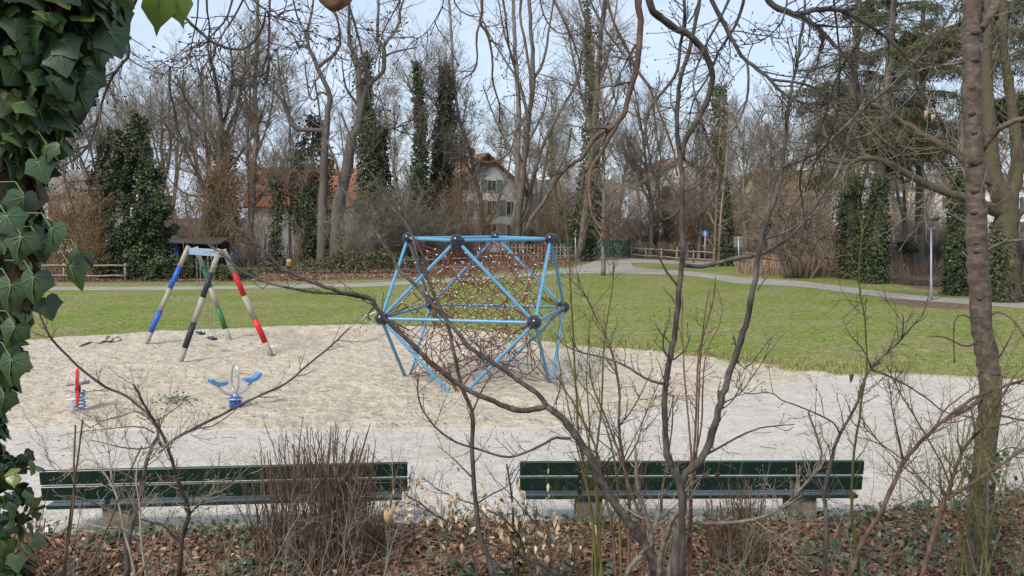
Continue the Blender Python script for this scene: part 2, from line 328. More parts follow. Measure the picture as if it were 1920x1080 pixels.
# outlines of leaves (x across, y from stalk to tip)
IVY = [(0, 0), (.12, -.12), (.30, -.17), (.46, -.06), (.50, .10), (.62, .34), (.46, .46), (.33, .58), (.17, .82), (0, 1.0), (-.17, .82), (-.33, .58), (-.46, .46), (-.62, .34), (-.50, .10), (-.46, -.06), (-.30, -.17), (-.12, -.12)]
CURL = [(0, 0), (.13, .18), (.19, .45), (.12, .75), (.02, 1.0), (-.10, .72), (-.20, .40), (-.11, .12)]
IVEIN = [(0, 1, .020), (.58, .34, .015), (-.58, .34, .015), (.42, -.03, .012), (-.42, -.03, .012), (.28, .56, .009), (-.28, .56, .009)]
OVAL = [(0, 0), (.2, .15), (.3, .4), (.24, .7), (0, 1.0), (-.24, .7), (-.3, .4), (-.2, .15)]
KITE = [(0, 0), (.42, .45), (0, 1), (-.42, .45)]
BLADE = [(-.06, 0), (.06, 0), (0, 1)]

# ---------------------------------------------------------------- branch growth (all branches of one order at a time)
def grow(p0, d0, Ln, nseg, wander=.15, up=0.0):
    N = len(p0); d = nrm(d0); pts = [p0]; upv = np.array([0, 0, 1.0])
    for i in range(nseg):
        d = nrm(d + wander * rng.normal(size=(N, 3)) + np.asarray(up).reshape(-1, 1) * upv); pts.append(pts[-1] + d * (Ln / nseg)[:, None])
    return np.stack(pts, 1)
def taper(r0, n, end=.3, pw=1.0): return r0[:, None] * (1 - (1 - end) * np.linspace(0, 1, n)[None] ** pw)
def spawn(pts, rad, total, t0=.2, t1=1.0, ang=(35, 60), lr=(.3, .5), rr=.6, rmin=.004, fall=.5, weight=True, rcap=None):
    N, n = pts.shape[:2]; seg = np.linalg.norm(np.diff(pts, axis=1), axis=2); Lp = seg.sum(1)
    pr = Lp / Lp.sum() if weight else None
    who = rng.choice(N, total, p=pr); t = t0 + (t1 - t0) * rng.random(total); x = t * (n - 1); i = np.minimum(x.astype(int), n - 2); fr = (x - i)[:, None]
    a = pts[who, i]; b = pts[who, i + 1]; p = a + (b - a) * fr; tg = nrm(b - a)
    q = nrm(np.cross(tg, rng.normal(size=(total, 3)))); an = np.radians(rng.uniform(*ang, total))[:, None]
    d = np.cos(an) * tg + np.sin(an) * q
    r = rad[who, i] * (1 - fr[:, 0]) + rad[who, i + 1] * fr[:, 0]
    Ln = Lp[who] * rng.uniform(*lr, total) * (1 - fall * t)
    r0 = np.maximum(r * rr * rng.uniform(.7, 1.05, total), rmin)
    if rcap: r0 = np.minimum(r0, rcap)
    return p, d, Ln, r0

def tree_mesh(h, r, limbs=16, sub=7, twig=8, fine=6, limb_ang=(30, 55), limb_len=(.35, .5), t0=.25, lean=(0, 0), wander=.05, up=.08, rmin=.010, forks=0, droop=0.0):
    tk, tw = MB(), MB()
    p0 = np.zeros((1, 3)); p0[0, 2] = -.15; d0 = np.array([[lean[0], lean[1], 1.0]])
    if forks:
        st = grow(p0, d0, np.array([h * .22]), 4, wander * .6); rs = taper(np.array([r * 1.1]), 5, .85)
        rs[:, 0] *= 1.5; tk.tube(st, rs, 10)
        e = np.repeat(st[:, -1], forks, 0); a = np.arange(forks) * 2 * np.pi / forks + rng.random()
        d = np.stack([np.cos(a) * .28, np.sin(a) * .28, np.ones(forks)], 1)
        tr = grow(e, d, np.full(forks, h * .74) * rng.uniform(.85, 1, forks), 12, wander * 1.4, .05); rt = taper(np.full(forks, r * .7), 13, .12, .8)
    else:
        tr = grow(p0, d0, np.array([h * .98]), 16, wander, .02); rt = taper(np.array([r]), 17, .08, .9); rt[:, 0] *= 1.35
    tk.tube(tr, rt, 9)
    a = spawn(tr, rt, limbs, t0, .97, limb_ang, limb_len if not forks else (limb_len[0] * 1.0, limb_len[1] * 1.0), .55, .03, .62)
    l1 = grow(a[0], a[1], a[2], 7, .09, up); r1 = taper(a[3], 8, .2); tk.tube(l1, r1, 6)
    b = spawn(l1, r1, limbs * sub, .2, 1, (28, 60), (.4, .7), .6, rmin * 1.8, .4); l2 = grow(b[0], b[1], b[2], 5, .11, up * .8 - droop); r2 = taper(b[3], 6, .3); tw.tube(l2, r2, 4)
    c = spawn(l2, r2, limbs * sub * twig, .1, 1, (25, 60), (.35, .7), .6, rmin * 1.15, .3, rcap=rmin * 2.0); l3 = grow(c[0], c[1], np.clip(c[2], .5, 1.5), 3, .13, up * .8 - droop); r3 = taper(c[3], 4, .5); tw.tube(l3, r3, 3)
    if fine:
        e = spawn(l3, r3, limbs * sub * twig * fine // 2, .1, 1, (25, 60), (.35, .7), .7, rmin * .75, .3, rcap=rmin); l4 = grow(e[0], e[1], np.clip(e[2], .35, .9), 2, .12, up - droop); tw.tube(l4, taper(e[3], 3, .55), 3)
    return tk, tw, tr, rt, l1, l2
def ring_leaves(mb, path, rads, N, size, out=.0, jit=.6):
    """leaf clumps wrapped round a stem path, uneven in thickness"""
    n = len(path); x = rng.random(N) * (n - 1); i = np.minimum(x.astype(int), n - 2); fr = (x - i)[:, None]
    p = path[i] * (1 - fr) + path[i + 1] * fr; r = rads[i] * (1 - fr[:, 0]) + rads[i + 1] * fr[:, 0]
    a = rng.random(N) * 2 * np.pi; sd_ = float(path[0, 0]) % 7
    lump = .35 + 1.15 * fbm(a * 1.1 + sd_ * 3, p[:, 2] * .55 + sd_, 3, 3); gap = fbm(a * .8 + 9 + sd_, p[:, 2] * .9, 2, 5); hf = x / (n - 1)
    k = (gap > .18 + .42 * hf ** 1.5) | (rng.random(N) < .25); rr = r * lump * (1 - jit * .5 * rng.random(N) ** 1.5) + out + np.abs(rng.normal(0, .16, N)) * (rng.random(N) < .35) * r.mean() / .6
    o = np.stack([np.cos(a), np.sin(a), 0 * a], 1); c = p + o * rr[:, None] + rng.normal(size=(N, 3)) * size * .6
    o, c, lump = o[k], c[k], lump[k]; N = len(c)
    mb.leaves(c, o * .5 + rng.normal(size=(N, 3)) * .5 - np.array([0, 0, .7]), o + rng.normal(size=(N, 3)) * .45, size * rng.uniform(.5, 1.3, N), KITE, np.clip(rng.normal(.45, .22, N) + (lump - 1) * .4, 0, 1))
def blob_leaves(mb, c, rad, N, size, clumps=40, rvs=.22):
    """leaves in clumps spread through an ellipsoid"""
    rad = np.array(rad, float); cc = rng.normal(size=(clumps, 3)); cc = nrm(cc) * (rng.random((clumps, 1)) ** .45); cr_ = rng.uniform(.14, .34, clumps); tone = rng.normal(.5, .16, clumps)
    w_ = rng.integers(0, clumps, N); d = nrm(rng.normal(size=(N, 3))); rr = rng.random((N, 1)) ** .5
    p = (cc[w_] + d * rr * cr_[w_][:, None]) * rad + np.array(c); p[:, 2] = np.maximum(p[:, 2], .04)
    mb.leaves(p, d + rng.normal(size=(N, 3)) * .6 - np.array([0, 0, .3]), d * .8 + rng.normal(size=(N, 3)) * .4 + np.array([0, 0, .5]), size * rng.uniform(.6, 1.3, N), KITE, np.clip(tone[w_] + rng.normal(0, rvs, N), 0, 1))

# traced plants: every stroke is (points in photo px, width px at start, at end[, depth change in m])
def catmull(pts, n):
    p = np.array(pts, float)
    if len(p) < 3: t = np.linspace(0, 1, n)[:, None]; return p[0] * (1 - t) + p[-1] * t
    q = np.vstack([2 * p[0] - p[1], p, 2 * p[-1] - p[-2]]); x = np.linspace(0, len(p) - 1 - 1e-6, n); i = x.astype(int); f = (x - i)[:, None]
    a, b, c, d = q[i], q[i + 1], q[i + 2], q[i + 3]
    return .5 * ((2 * b) + (c - a) * f + (2 * a - 5 * b + 4 * c - d) * f ** 2 + (3 * b - 3 * c + d - a) * f ** 3)
def trace(strokes, Y, step=14.0, knob=.10, root=True):
    """strokes -> list of (points (n,3), radii (n)); a stroke that starts on an earlier one takes its depth there"""
    done = []
    for st in strokes:
        pts, w0, w1 = st[0], st[1], st[2]; dy = st[3] if len(st) > 3 else None
        ln = sum(math.hypot(pts[i + 1][0] - pts[i][0], pts[i + 1][1] - pts[i][1]) for i in range(len(pts) - 1))
        n = max(5, int(ln / step)); c = catmull(pts, n); y0 = Y; best = 22.0
        for (cc, yy) in done:
            dd = np.hypot(cc[:, 0] - c[0, 0], cc[:, 1] - c[0, 1]); k = int(dd.argmin())
            if dd[k] < best: best = dd[k]; y0 = yy[k]
        if dy is None: dy = rng.uniform(-1, 1) * ln * Y / F * .45
        yy = y0 + dy * np.linspace(0, 1, n) ** 1.2 + 0; c = c + rng.normal(size=c.shape) * min(.9, w0 * .05); c[0] = np.array(pts[0]); done.append((c, yy))
        X = np.stack([(c[:, 0] - 960) * yy / F, yy, H - (c[:, 1] - HOR) * yy / F], 1)
        t = np.linspace(0, 1, n); wd = w0 + (w1 - w0) * t; rad = wd / 2 * yy / F * (.86 if Y < 9.2 else 1)
        nodes_ = (rng.random(n) < .22) * knob + 1; rad = rad * nodes_ * rng.uniform(.95, 1.05, n)
        yield X, rad
def resamp(X, r, n):
    t = np.linspace(0, len(X) - 1, n); i = np.minimum(t.astype(int), len(X) - 2); f = t - i
    return X[i] * (1 - f)[:, None] + X[i + 1] * f[:, None], r[i] * (1 - f) + r[i + 1] * f
def traced_plant(name, label, cat, strokes, Y, bark, twigmat, ntw=60, tl=(.12, .35), to_ground=None, sides=8, base_at=None, tr=.0022, levels=2, up=.1, buds=True, budr=.0035, group=None, wander=.14, trunkname='trunk', crown='twigs', t0=.15, extra=None):
    S = list(trace(strokes, Y)); tk = MB()
    b = S[0][0][0].copy()
    if to_ground is not None:
        for k in to_ground:
            X, rd = S[k]; p = X[0]
            if p[2] > 0.02:
                d = nrm(X[0] - X[min(3, len(X) - 1)]); e = p + np.array([d[0] * .3 * p[2], 0, 0]); e[2] = -.05
                q = np.stack([e * (1 - t) + p * t for t in np.linspace(0, 1, 5)]); q[1:4] += rng.normal(size=(3, 3)) * rd[0] * .25
                tk.tube(np.concatenate([q[:-1], X[:1]]), np.linspace(rd[0] * 1.25, rd[0], 5), sides)
                if k == to_ground[0]: b = e
    base = (b[0], b[1], 0 if to_ground is not None else b[2]) if base_at is None else base_at
    root = thing(name, label, cat, base, group)
    for X, rd in S:
        tk.tube(X, rd, sides, cap=True)
    if extra: extra(tk, S)
    tk.build(trunkname, bark, root)
    if ntw:
        tw = MB(); RP = [resamp(X, rd, 24) for X, rd in S]; A = np.stack([q[0] for q in RP]); B = np.stack([q[1] for q in RP])
        p, d, Ln, r0 = spawn(A, B, ntw, t0, 1, (30, 70), (.2, .4), .5, tr * 1.4, .2, rcap=tr * 2.4)
        Ln = rng.uniform(tl[0], tl[1], ntw) * rng.uniform(.6, 1.3, ntw); l1 = grow(p, d, Ln, 6, wander, up); r1 = taper(np.maximum(r0, tr), 7, .5); tw.tube(l1, r1, 4)
        tips = [l1]; 
        if levels > 1:
            m = int(ntw * 2.2); p, d, L2, r0 = spawn(l1, r1, m, .2, 1, (25, 65), (.3, .7), .7, tr * .8, .3); l2 = grow(p, d, L2, 4, wander, up); r2 = taper(r0, 5, .55); tw.tube(l2, r2, 3); tips.append(l2)
        if levels > 2:
            m3 = int(m * 2.5); p, d, L3, r0 = spawn(l2, r2, m3, .1, 1, (25, 65), (.35, .7), .7, tr * .6, .3, rcap=tr); l3 = grow(p, d, np.maximum(L3, tl[0] * .2), 2, wander, up); tw.tube(l3, taper(r0, 3, .6), 3)
        if buds:
            for q in tips:
                e = q[:, -1]; d = nrm(q[:, -1] - q[:, -2]); bl = budr * 4.2
                bp = np.stack([e, e + d * bl * .35, e + d * bl * .7, e + d * bl], 1); tw.tube(bp, np.array([[.35, 1, .8, .08]]) * budr * rng.uniform(.7, 1.2, (len(q), 1)), 5)
        tw.build(crown, twigmat, root)
    return root, S
# ================================================================ SETTING: ground, lawn, paths, sand
def dens(pts, step=.35, jit=.0):
    out = []
    for i in range(len(pts)):
        a = np.array(pts[i][:2], float); b = np.array(pts[(i + 1) % len(pts)][:2], float); n = max(1, min(400, int(np.linalg.norm(b - a) / step)))
        for k in range(n): out.append(a + (b - a) * k / n)
    out = np.array(out)
    if jit: out = out + jit * (np.stack([fbm(out[:, 0] * 1.3, out[:, 1] * 1.3, 4, 3), fbm(out[:, 0] * 1.3, out[:, 1] * 1.3, 4, 9)], 1) - .5)
    return out
def smooth_px(pl, n=60): return [tuple(q) for q in catmull(pl, n)]
def gpoly(px): return [G(u, v)[:2] for u, v in px]
def sheet(name, pts2, z, m, jit=.25, step=.4):
    d = dens(pts2, step, jit); mb = MB(); mb.add(np.column_stack([d, np.full(len(d), z)]), [list(range(len(d)))], smooth=False)
    return kind(mb.build(name, m), 'structure')
# base ground: a wide sheet to the horizon, a little uneven in the distance
mb = MB()
xs = np.concatenate([np.linspace(-1500, -90, 12), np.linspace(-80, 80, 65), np.linspace(90, 1500, 12)]); ys = np.concatenate([np.linspace(-60, 90, 61), np.linspace(95, 2200, 30)])
XX, YY = np.meshgrid(xs, ys); ZZ = -.004 + 0 * XX
i = np.arange(XX.size).reshape(XX.shape); mb.add(np.stack([XX, YY, ZZ], -1).reshape(-1, 3), np.stack([i[:-1, :-1], i[:-1, 1:], i[1:, 1:], i[1:, :-1]], -1).reshape(-1, 4))
kind(mb.build('ground', 'earth'), 'structure')

lawn_far = [(-500, 531), (180, 530), (400, 530), (560, 528), (720, 524), (860, 516), (960, 510), (1060, 500), (1125, 488), (1180, 486), (1240, 489), (1330, 494), (1420, 505), (1500, 515), (1570, 519), (1650, 528), (1720, 541), (1800, 550), (1920, 560), (2400, 590)]
sheet('lawn', [(-45, 12)] + [tuple(q) for q in gpoly(lawn_far)] + [(45, 12)], .006, 'grass', .7)
pt = [(-400, 538.5), (100, 538), (300, 537.5), (500, 535), (700, 530), (860, 522), (1000, 512), (1060, 504), (1100, 495), (1122, 486), (1130, 483)]
pb = [(1190, 484), (1182, 492), (1186, 499), (1170, 508), (1100, 513), (1050, 514), (980, 519), (860, 528), (700, 537), (500, 541), (300, 544), (100, 544.5), (-400, 546)]
sheet('path', gpoly(smooth_px(pt) + smooth_px(pb)), .012, 'asphalt_path', .12)
pt = [(1120, 500), (1165, 497), (1200, 502.5), (1300, 510), (1380, 519), (1450, 524), (1520, 529.5), (1660, 548), (1780, 558.5), (1920, 567), (2300, 592)]
pb = [(2300, 612), (1920, 579), (1780, 568.5), (1660, 558), (1520, 540.5), (1450, 535.5), (1380, 531.5), (1300, 518), (1200, 514), (1120, 513.5)]
sheet('park_path', gpoly(smooth_px(pt) + smooth_px(pb)), .018, 'asphalt_path', .12)
pt = [(1125, 482.6), (1180, 484.5), (1240, 488), (1320, 491), (1400, 494), (1480, 496), (1700, 499), (1950, 501)]
pb = [(1950, 505), (1700, 503), (1480, 500.5), (1400, 499), (1320, 496.5), (1240, 494.5), (1180, 494), (1125, 495)]
sheet('footpath', gpoly(smooth_px(pt) + smooth_px(pb)), .024, 'asphalt_path', .1)
sheet('bare_soil', gpoly([(1640, 562), (1700, 560), (1790, 563), (1850, 572), (1800, 580), (1700, 576)]), .010, 'earth', .8)
sheet('woodland_floor', gpoly([(-500, 524), (180, 524), (560, 524), (700, 519), (860, 511), (960, 504), (1050, 494), (1118, 483.5), (1118, 455), (-500, 455)]), .0095, 'earth', .8)
# pond behind the path on the right
pond = [(1620, 528), (1680, 526), (1760, 524), (1900, 526), (2100, 530), (2200, 545), (1960, 551), (1800, 541), (1700, 534)]
sheet('pond_water', gpoly(pond), .014, 'water', .9)

grav = gpoly([(2600, 740), (1960, 716), (1800, 706), (1700, 701), (1620, 700), (1540, 706), (1300, 740), (1150, 770), (1000, 795), (-900, 795)])
sheet('gravel_square', [(-30, 8)] + grav[::-1] + [(30, 8)], .020, 'gravel', .18)
sand_px = [(-300, 806), (0, 806), (400, 806), (800, 806), (1020, 803), (1090, 795), (1180, 776), (1280, 757), (1370, 740), (1450, 727), (1530, 713), (1560, 704), (1500, 694), (1400, 680), (1250, 664), (1150, 655), (1060, 645), (980, 630), (880, 619), (700, 611), (600, 611), (480, 616), (300, 622), (150, 632), (25, 641), (-200, 652)]
S = dens(gpoly(sand_px), .25, 0); S = S + .5 * (np.stack([fbm(S[:, 0], S[:, 1], 3, 3), fbm(S[:, 0], S[:, 1], 3, 9)], 1) - .5) * ((S[:, 1] > 19.5)[:, None])
x0, x1, y0, y1 = S[:, 0].min() - .4, S[:, 0].max() + .4, S[:, 1].min() - .4, S[:, 1].max() + .5
x0 = max(x0, -19.5)
gx = np.arange(x0, x1, .085); gy = np.arange(y0, y1, .085); XX, YY = np.meshgrid(gx, gy)
def inside(X, Y, Pn):
    c = np.zeros(X.shape, bool); n = len(Pn)
    for a in range(n):
        xa, ya = Pn[a]; xb, yb = Pn[(a + 1) % n]
        if ya == yb: continue
        m = ((ya > Y) != (yb > Y)) & (X < (xb - xa) * (Y - ya) / (yb - ya) + xa); c ^= m
    return c
ins = inside(XX, YY, S); dist = np.full(XX.shape, 9.0)
for q in S: 
    dist = np.minimum(dist, (XX - q[0]) ** 2 + (YY - q[1]) ** 2)
dist = np.sqrt(dist) * np.where(ins, 1, -1)
hgt = .020 + .05 * (fbm(XX * .7, YY * .7, 3, 1)) + .13 * (fbm(XX * 2.3, YY * 2.3, 3, 5) - .5) + .06 * (fbm(XX * 5.5, YY * 5.5, 2, 8) - .5) - .05 * np.clip(fbm(XX * 3.1 + 9, YY * 3.1, 2, 21) - .66, 0, 1) * 5
# trodden hollows and heaps under and around the climbing frame, swing and springers
for (cx, cy, rr, hh) in ((-.8, 21.3, 1.6, -.05), (-2.6, 20.8, 1.0, .05), (1.6, 21.4, 1.1, .05), (-9.0, 26.9, .9, -.07), (-8.3, 25.8, .9, -.07), (-8.37, 18.0, .5, -.03), (-8.37, 18.0, .85, .035), (-5.43, 18.2, .6, -.03), (-5.2, 17.9, .8, .03)):
    hgt += hh * np.exp(-((XX - cx) ** 2 + (YY - cy) ** 2) / rr ** 2)
edge = np.clip((dist + .12) / .5, 0, 1); ZZ = np.maximum(.012 + .018 * edge + hgt * edge, np.where(dist > .3, .034, .0)) - np.where(dist < -.1, .06, 0)
i = np.arange(XX.size).reshape(XX.shape); q = np.stack([i[:-1, :-1], i[:-1, 1:], i[1:, 1:], i[1:, :-1]], -1); keep = (dist[:-1, :-1] > -.3)
mb = MB(); mb.add(np.stack([XX, YY, ZZ], -1).reshape(-1, 3), q[keep]); kind(mb.build('sand', 'sand'), 'structure')
def sandz(x, y): return float(ZZ[np.abs(gy - y).argmin(), np.abs(gx - x).argmin()])
mb = MB(); kp = [np.array(G(u, v)) for u, v in smooth_px([(-300, 808), (400, 808), (800, 808), (1020, 804.5), (1090, 796), (1180, 777), (1280, 758), (1370, 741), (1450, 728), (1560, 711)], 70)]
for a, b in zip(kp[:-1], kp[1:]): mb.beam(a + [0, 0, .012], b + [0, 0, .012], .07, .05, 0, .008)
kp = [np.array(G(u, v)) for u, v in smooth_px([(1830, 765), (1880, 747), (1960, 728), (2100, 700)], 12)]
for a, b in zip(kp[:-1], kp[1:]): mb.beam(a + [0, 0, .008], b + [0, 0, .008], .08, .05, 0, .008)
kind(mb.build('kerb', 'kerb_stone'), 'structure')

# planting bank in the foreground with dead leaves and ground ivy
edge_px = [(-300, 1018), (60, 1012), (250, 1006), (450, 1000), (650, 992), (850, 986), (1000, 986), (1150, 985), (1300, 984), (1500, 978), (1650, 968), (1780, 955), (1850, 938), (1920, 925), (2300, 900)]
eb = np.array(gpoly(smooth_px(edge_px, 160))); eb[:, 1] += .25 * (fbm(eb[:, 0] * 2.5, eb[:, 0] * 0, 4, 2) - .5)
gx2 = np.arange(-11, 14, .12); XX, T = np.meshgrid(gx2, np.linspace(0, 1, 60)); EB = np.interp(gx2, eb[:, 0], eb[:, 1])[None]
YY = -3 + (EB + 3.0) * T ** .7; dd = EB - YY; ZB = .012 + .07 * np.clip(dd / .5, 0, 1) + .09 * (fbm(XX * 1.2, YY * 1.2, 4, 4) - .3) * np.clip(dd / .5, 0, 1)
i = np.arange(XX.size).reshape(XX.shape); mb = MB(); mb.add(np.stack([XX, YY, ZB], -1).reshape(-1, 3), np.stack([i[:-1, :-1], i[:-1, 1:], i[1:, 1:], i[1:, :-1]], -1).reshape(-1, 4))
kind(mb.build('planting_bank', 'earth'), 'structure')
def bankz(x, y):
    e = np.interp(x, eb[:, 0], eb[:, 1]); d = np.clip((e - y) / .5, 0, 1); return .012 + .07 * d + .09 * (fbm(x * 1.2, y * 1.2, 4, 4) - .3) * d
def litter(N, ylo, xlo, xhi, out=.15, pw=1.0):
    x = rng.uniform(xlo, xhi, N); e = np.interp(x, eb[:, 0], eb[:, 1]); y = e + out - (e + out - ylo) * rng.random(N) ** pw; return x, y
mb = MB(); x, y = litter(22000, 8.6, -6.5, 7.2, .02, .9); z = bankz(x, y) + rng.random(len(x)) * .05
u_ = rng.normal(size=(len(x), 3)) * [1, 1, .35]; n_ = rng.normal(size=(len(x), 3)) * .55 + [0, 0, 1]
mb.leaves(np.stack([x, y, z], 1), u_, n_, rng.uniform(.04, .10, len(x)), OVAL, np.clip(rng.normal(.40, .26, len(x)), 0, 1), bend=.9)
x, y = litter(9000, 8.6, -6.5, 7.2, .02, .9); z = bankz(x, y) + .02 + rng.random(len(x)) * .06; mb.leaves(np.stack([x, y, z], 1), rng.normal(size=(len(x), 3)) * [1, 1, .5], rng.normal(size=(len(x), 3)) * .8 + [0, 0, 1], rng.uniform(.04, .12, len(x)), CURL, np.clip(rng.normal(.38, .28, len(x)), 0, 1), bend=1.2)
x, y = litter(700, 10, -6.5, 7.2, .9, 1); k = rng.random(len(x)) < .5; mb.leaves(np.stack([x, y, .024 + rng.random(len(x)) * .01], 1), rng.normal(size=(len(x), 3)) * [1, 1, .1], rng.normal(size=(len(x), 3)) * .2 + [0, 0, 1], rng.uniform(.03, .06, len(x)), OVAL, bend=.4)
o = mb.build('leaf_litter', 'leaf_litter'); kind(o, 'stuff'); tag(o, 'carpet of curled brown dead leaves on the bank behind the benches', 'dead leaves')
mb = MB(); x, y = litter(5200, 8.6, -6.5, 7.2, .12, 1)
dn = fbm(x * .9 + 3, y * 2.2, 3, 6) + .28 * np.exp(-((np.interp(x, eb[:, 0], eb[:, 1]) - y) / .35) ** 2) + .22 * np.exp(-((x - 4.2) / 1.2) ** 2) + .15 * np.exp(-((x + 2.6) / .8) ** 2); k = dn > .60; x, y = x[k], y[k]
z = bankz(x, y) + .03 + rng.random(len(x)) * .12; p = np.stack([x, y, z], 1)
mb.leaves(p, rng.normal(size=p.shape) * [1, 1, .4], rng.normal(size=p.shape) * .5 + [0, -.2, 1], rng.uniform(.035, .085, len(x)), IVY, bend=.3)
o = mb.build('ground_ivy', 'leaf_ground_ivy'); kind(o, 'stuff'); tag(o, 'patches of glossy ivy creeping over the dead leaves of the bank', 'ground ivy')
mb = MB(); N = 900; x, y = litter(N, 8.6, -6.5, 7.2, .1, 1); p = np.stack([x, y, bankz(x, y) + .02 + .10 * rng.random(N)], 1); d = rng.normal(size=(N, 3)) * [1, .7, .18] + [0, 0, .12]
q = grow(p, d, rng.uniform(.15, .8, N), 5, .16, .0); q[..., 2] = np.maximum(q[..., 2], .03); mb.tube(q, taper(rng.uniform(.0016, .0045, N), 6, .5), 4)
o = mb.build('fallen_twigs', 'twig_pale'); kind(o, 'stuff'); tag(o, 'thin pale fallen twigs and stalks tangled over the dead leaves', 'twigs')

mb = MB(); N = 5200; x = rng.uniform(-17, 12, N); y = rng.uniform(11, 30, N); den = fbm(x * .6, y * .6, 3, 31); on = dist[np.clip(((y - gy[0]) / .085).astype(int), 0, len(gy) - 1), np.clip(((x - gx[0]) / .085).astype(int), 0, len(gx) - 1)] > .1
ins_ = (y < 16.4) | (on & (y < gy[-1]) & (x > gx[0]) & (x < gx[-1])); k = ins_ & (den > .42) & ((y > 16.5) | (rng.random(N) < .45)); x, y = x[k], y[k]; zz_ = np.where(y > 16.5, ZZ[np.clip(((y - gy[0]) / .085).round().astype(int), 0, len(gy) - 1), np.clip(((x - gx[0]) / .085).round().astype(int), 0, len(gx) - 1)], .022) + .012; n = len(x)
mb.leaves(np.stack([x, y, zz_], 1), rng.normal(size=(n, 3)) * [1, .7, .12], rng.normal(size=(n, 3)) * .3 + [0, 0, 1], rng.uniform(.02, .075, n), [(-.10, 0), (.12, .1), (.16, .6), (0, 1), (-.15, .5)], np.clip(rng.normal(.25, .2, n), 0, 1)); m = 260; x, y = x[:m], y[:m]; p = np.stack([x, y, zz_[:m] + .012], 1); d = rng.normal(size=(len(p), 3)) * [1, 1, .05]; mb.tube(grow(p, d, rng.uniform(.08, .35, len(p)), 3, .12), .004, 4, rv=np.full(len(p), .15))
o = mb.build('sand_debris', 'leaf_litter'); kind(o, 'stuff'); tag(o, 'scattered bits of leaf, bark and twig lying on sand and gravel', 'debris')
# lawn blades: ragged tufts on the near lawn and along its sand edge
mb = MB(); N = 46000; bs = np.array(gpoly(smooth_px([(-200, 650), (25, 641), (150, 632), (300, 622), (480, 616), (600, 611), (700, 611), (880, 619), (980, 630), (1060, 645), (1150, 655), (1250, 664), (1400, 680), (1500, 692), (1620, 698), (1700, 700), (1800, 706), (1960, 716), (2200, 724)], 300)))
w_ = rng.integers(0, 300, N); off = np.abs(rng.normal(0, 1, N)) ** 1.6 * 1.3 - .25; p = np.column_stack([bs[w_] + rng.normal(0, .18, (N, 2)) + np.stack([0 * off, off], 1), np.full(N, .008)])
k = fbm(p[:, 0] * 1.1, p[:, 1] * 1.1, 3, 12) > .36; p = p[k]; n = len(p)
mb.leaves(p, rng.normal(size=(n, 3)) * .5 + [0, 0, 1], rng.normal(size=(n, 3)) + [0, -1, 0], rng.uniform(.02, .06, n), [(-.16, 0), (.16, 0), (0, 1)], np.clip(rng.normal(.6, .25, n), 0, 1))
for (u, v, r_) in ((1300, 668, .5), (1345, 668, .35), (1420, 682, .5), (1500, 688, .45), (1525, 692, .5), (1380, 674, .3), (1120, 652, .5), (1140, 655, .5), (1560, 700, .4), (1000, 640, .6)):
    c = G(u, v); n = 900; p = c + np.column_stack([rng.normal(0, r_ * 1.5, n), rng.normal(0, r_ * .6, n), np.full(n, .03)])
    mb.leaves(p, rng.normal(size=(n, 3)) * .6 + [0, 0, 1], rng.normal(size=(n, 3)) + [0, -1, 0], rng.uniform(.05, .16, n), [(-.1, 0), (.1, 0), (0, 1)])
o = mb.build('grass_tufts', 'grass_blade'); kind(o, 'stuff'); tag(o, 'short grass blades and scruffy tufts along the sand edge of the lawn', 'grass')
mb = MB(); N = 1400; v = rng.uniform(520, 690, N) ; u = rng.uniform(900, 1920, N); p = np.array([G(a, b) for a, b in zip(u, v)]); k = (p[:, 1] > np.interp(p[:, 0], bs[:, 0], bs[:, 1]) + .3) & (fbm(p[:, 0] * .35, p[:, 1] * .35, 3, 2) > .5); p = p[k]; p[:, 2] = .05; n = len(p)
mb.leaves(p, rng.normal(size=(n, 3)) * [1, 1, .2], np.tile([0, -.6, 1.0], (n, 1)), .03, KITE); o = mb.build('daisies', 'plastic_white'); kind(o, 'stuff'); tag(o, 'tiny white daisies scattered over the green lawn', 'daisies')

# ================================================================ CLIMBING FRAME
C0 = np.array([-.784, 21.48, 1.586]); A_ = 2.413; TH = -.233; HZ = A_ / math.sqrt(2)
def cv(k, i):
    if k == 'm': r_, an, z = A_, TH + math.pi / 4 + i * math.pi / 2, 0
    else: r_, an, z = HZ, TH + i * math.pi / 2, (HZ if k == 't' else -HZ)
    return C0 + np.array([r_ * math.sin(an), -r_ * math.cos(an), z])
fr = thing('climbing_frame', 'blue tubular climbing frame with black balls and a red rope net in the sand', 'climbing frame', (C0[0], C0[1], 0))
V = {(k, i): cv(k, i) for k in 'tmb' for i in range(4)}
edges = [(('t', i), ('t', (i + 1) % 4)) for i in range(4)] + [(('t', i), ('m', i)) for i in range(4)] + [(('t', i), ('m', (i - 1) % 4)) for i in range(4)] + [(('m', i), ('m', (i + 1) % 4)) for i in range(4)] + [(('b', i), ('m', i)) for i in range(4)] + [(('b', i), ('m', (i - 1) % 4)) for i in range(4)]
for a, b in edges:
    p, q = V[a], V[b]; mb = MB(); d = nrm(q - p); pts = np.stack([p + d * .09, p + d * .2, (p + q) / 2, q - d * .2, q - d * .09])
    mb.tube(pts, np.array([.032, .037, .037, .037, .032]), 14, cap=True); o = mb.build('tube', 'paint_sky_blue', fr)
    if a[0] == 'b':
        pass
for k in V:
    if k[0] == 'b': continue
    mb = MB(); mb.sphere(V[k], .137, 28, 18); o = mb.build('ball', 'rubber_navy', fr)
    cn = MB()
    for e in edges:
        if k in e:
            ot = e[0] if e[1] == k else e[1]; d = nrm(V[ot] - V[k]); cn.tube(np.stack([V[k] + d * .12, V[k] + d * .165]), np.array([.052, .048]), 14, cap=True)
    cn.build('socket', 'rubber_navy', o)
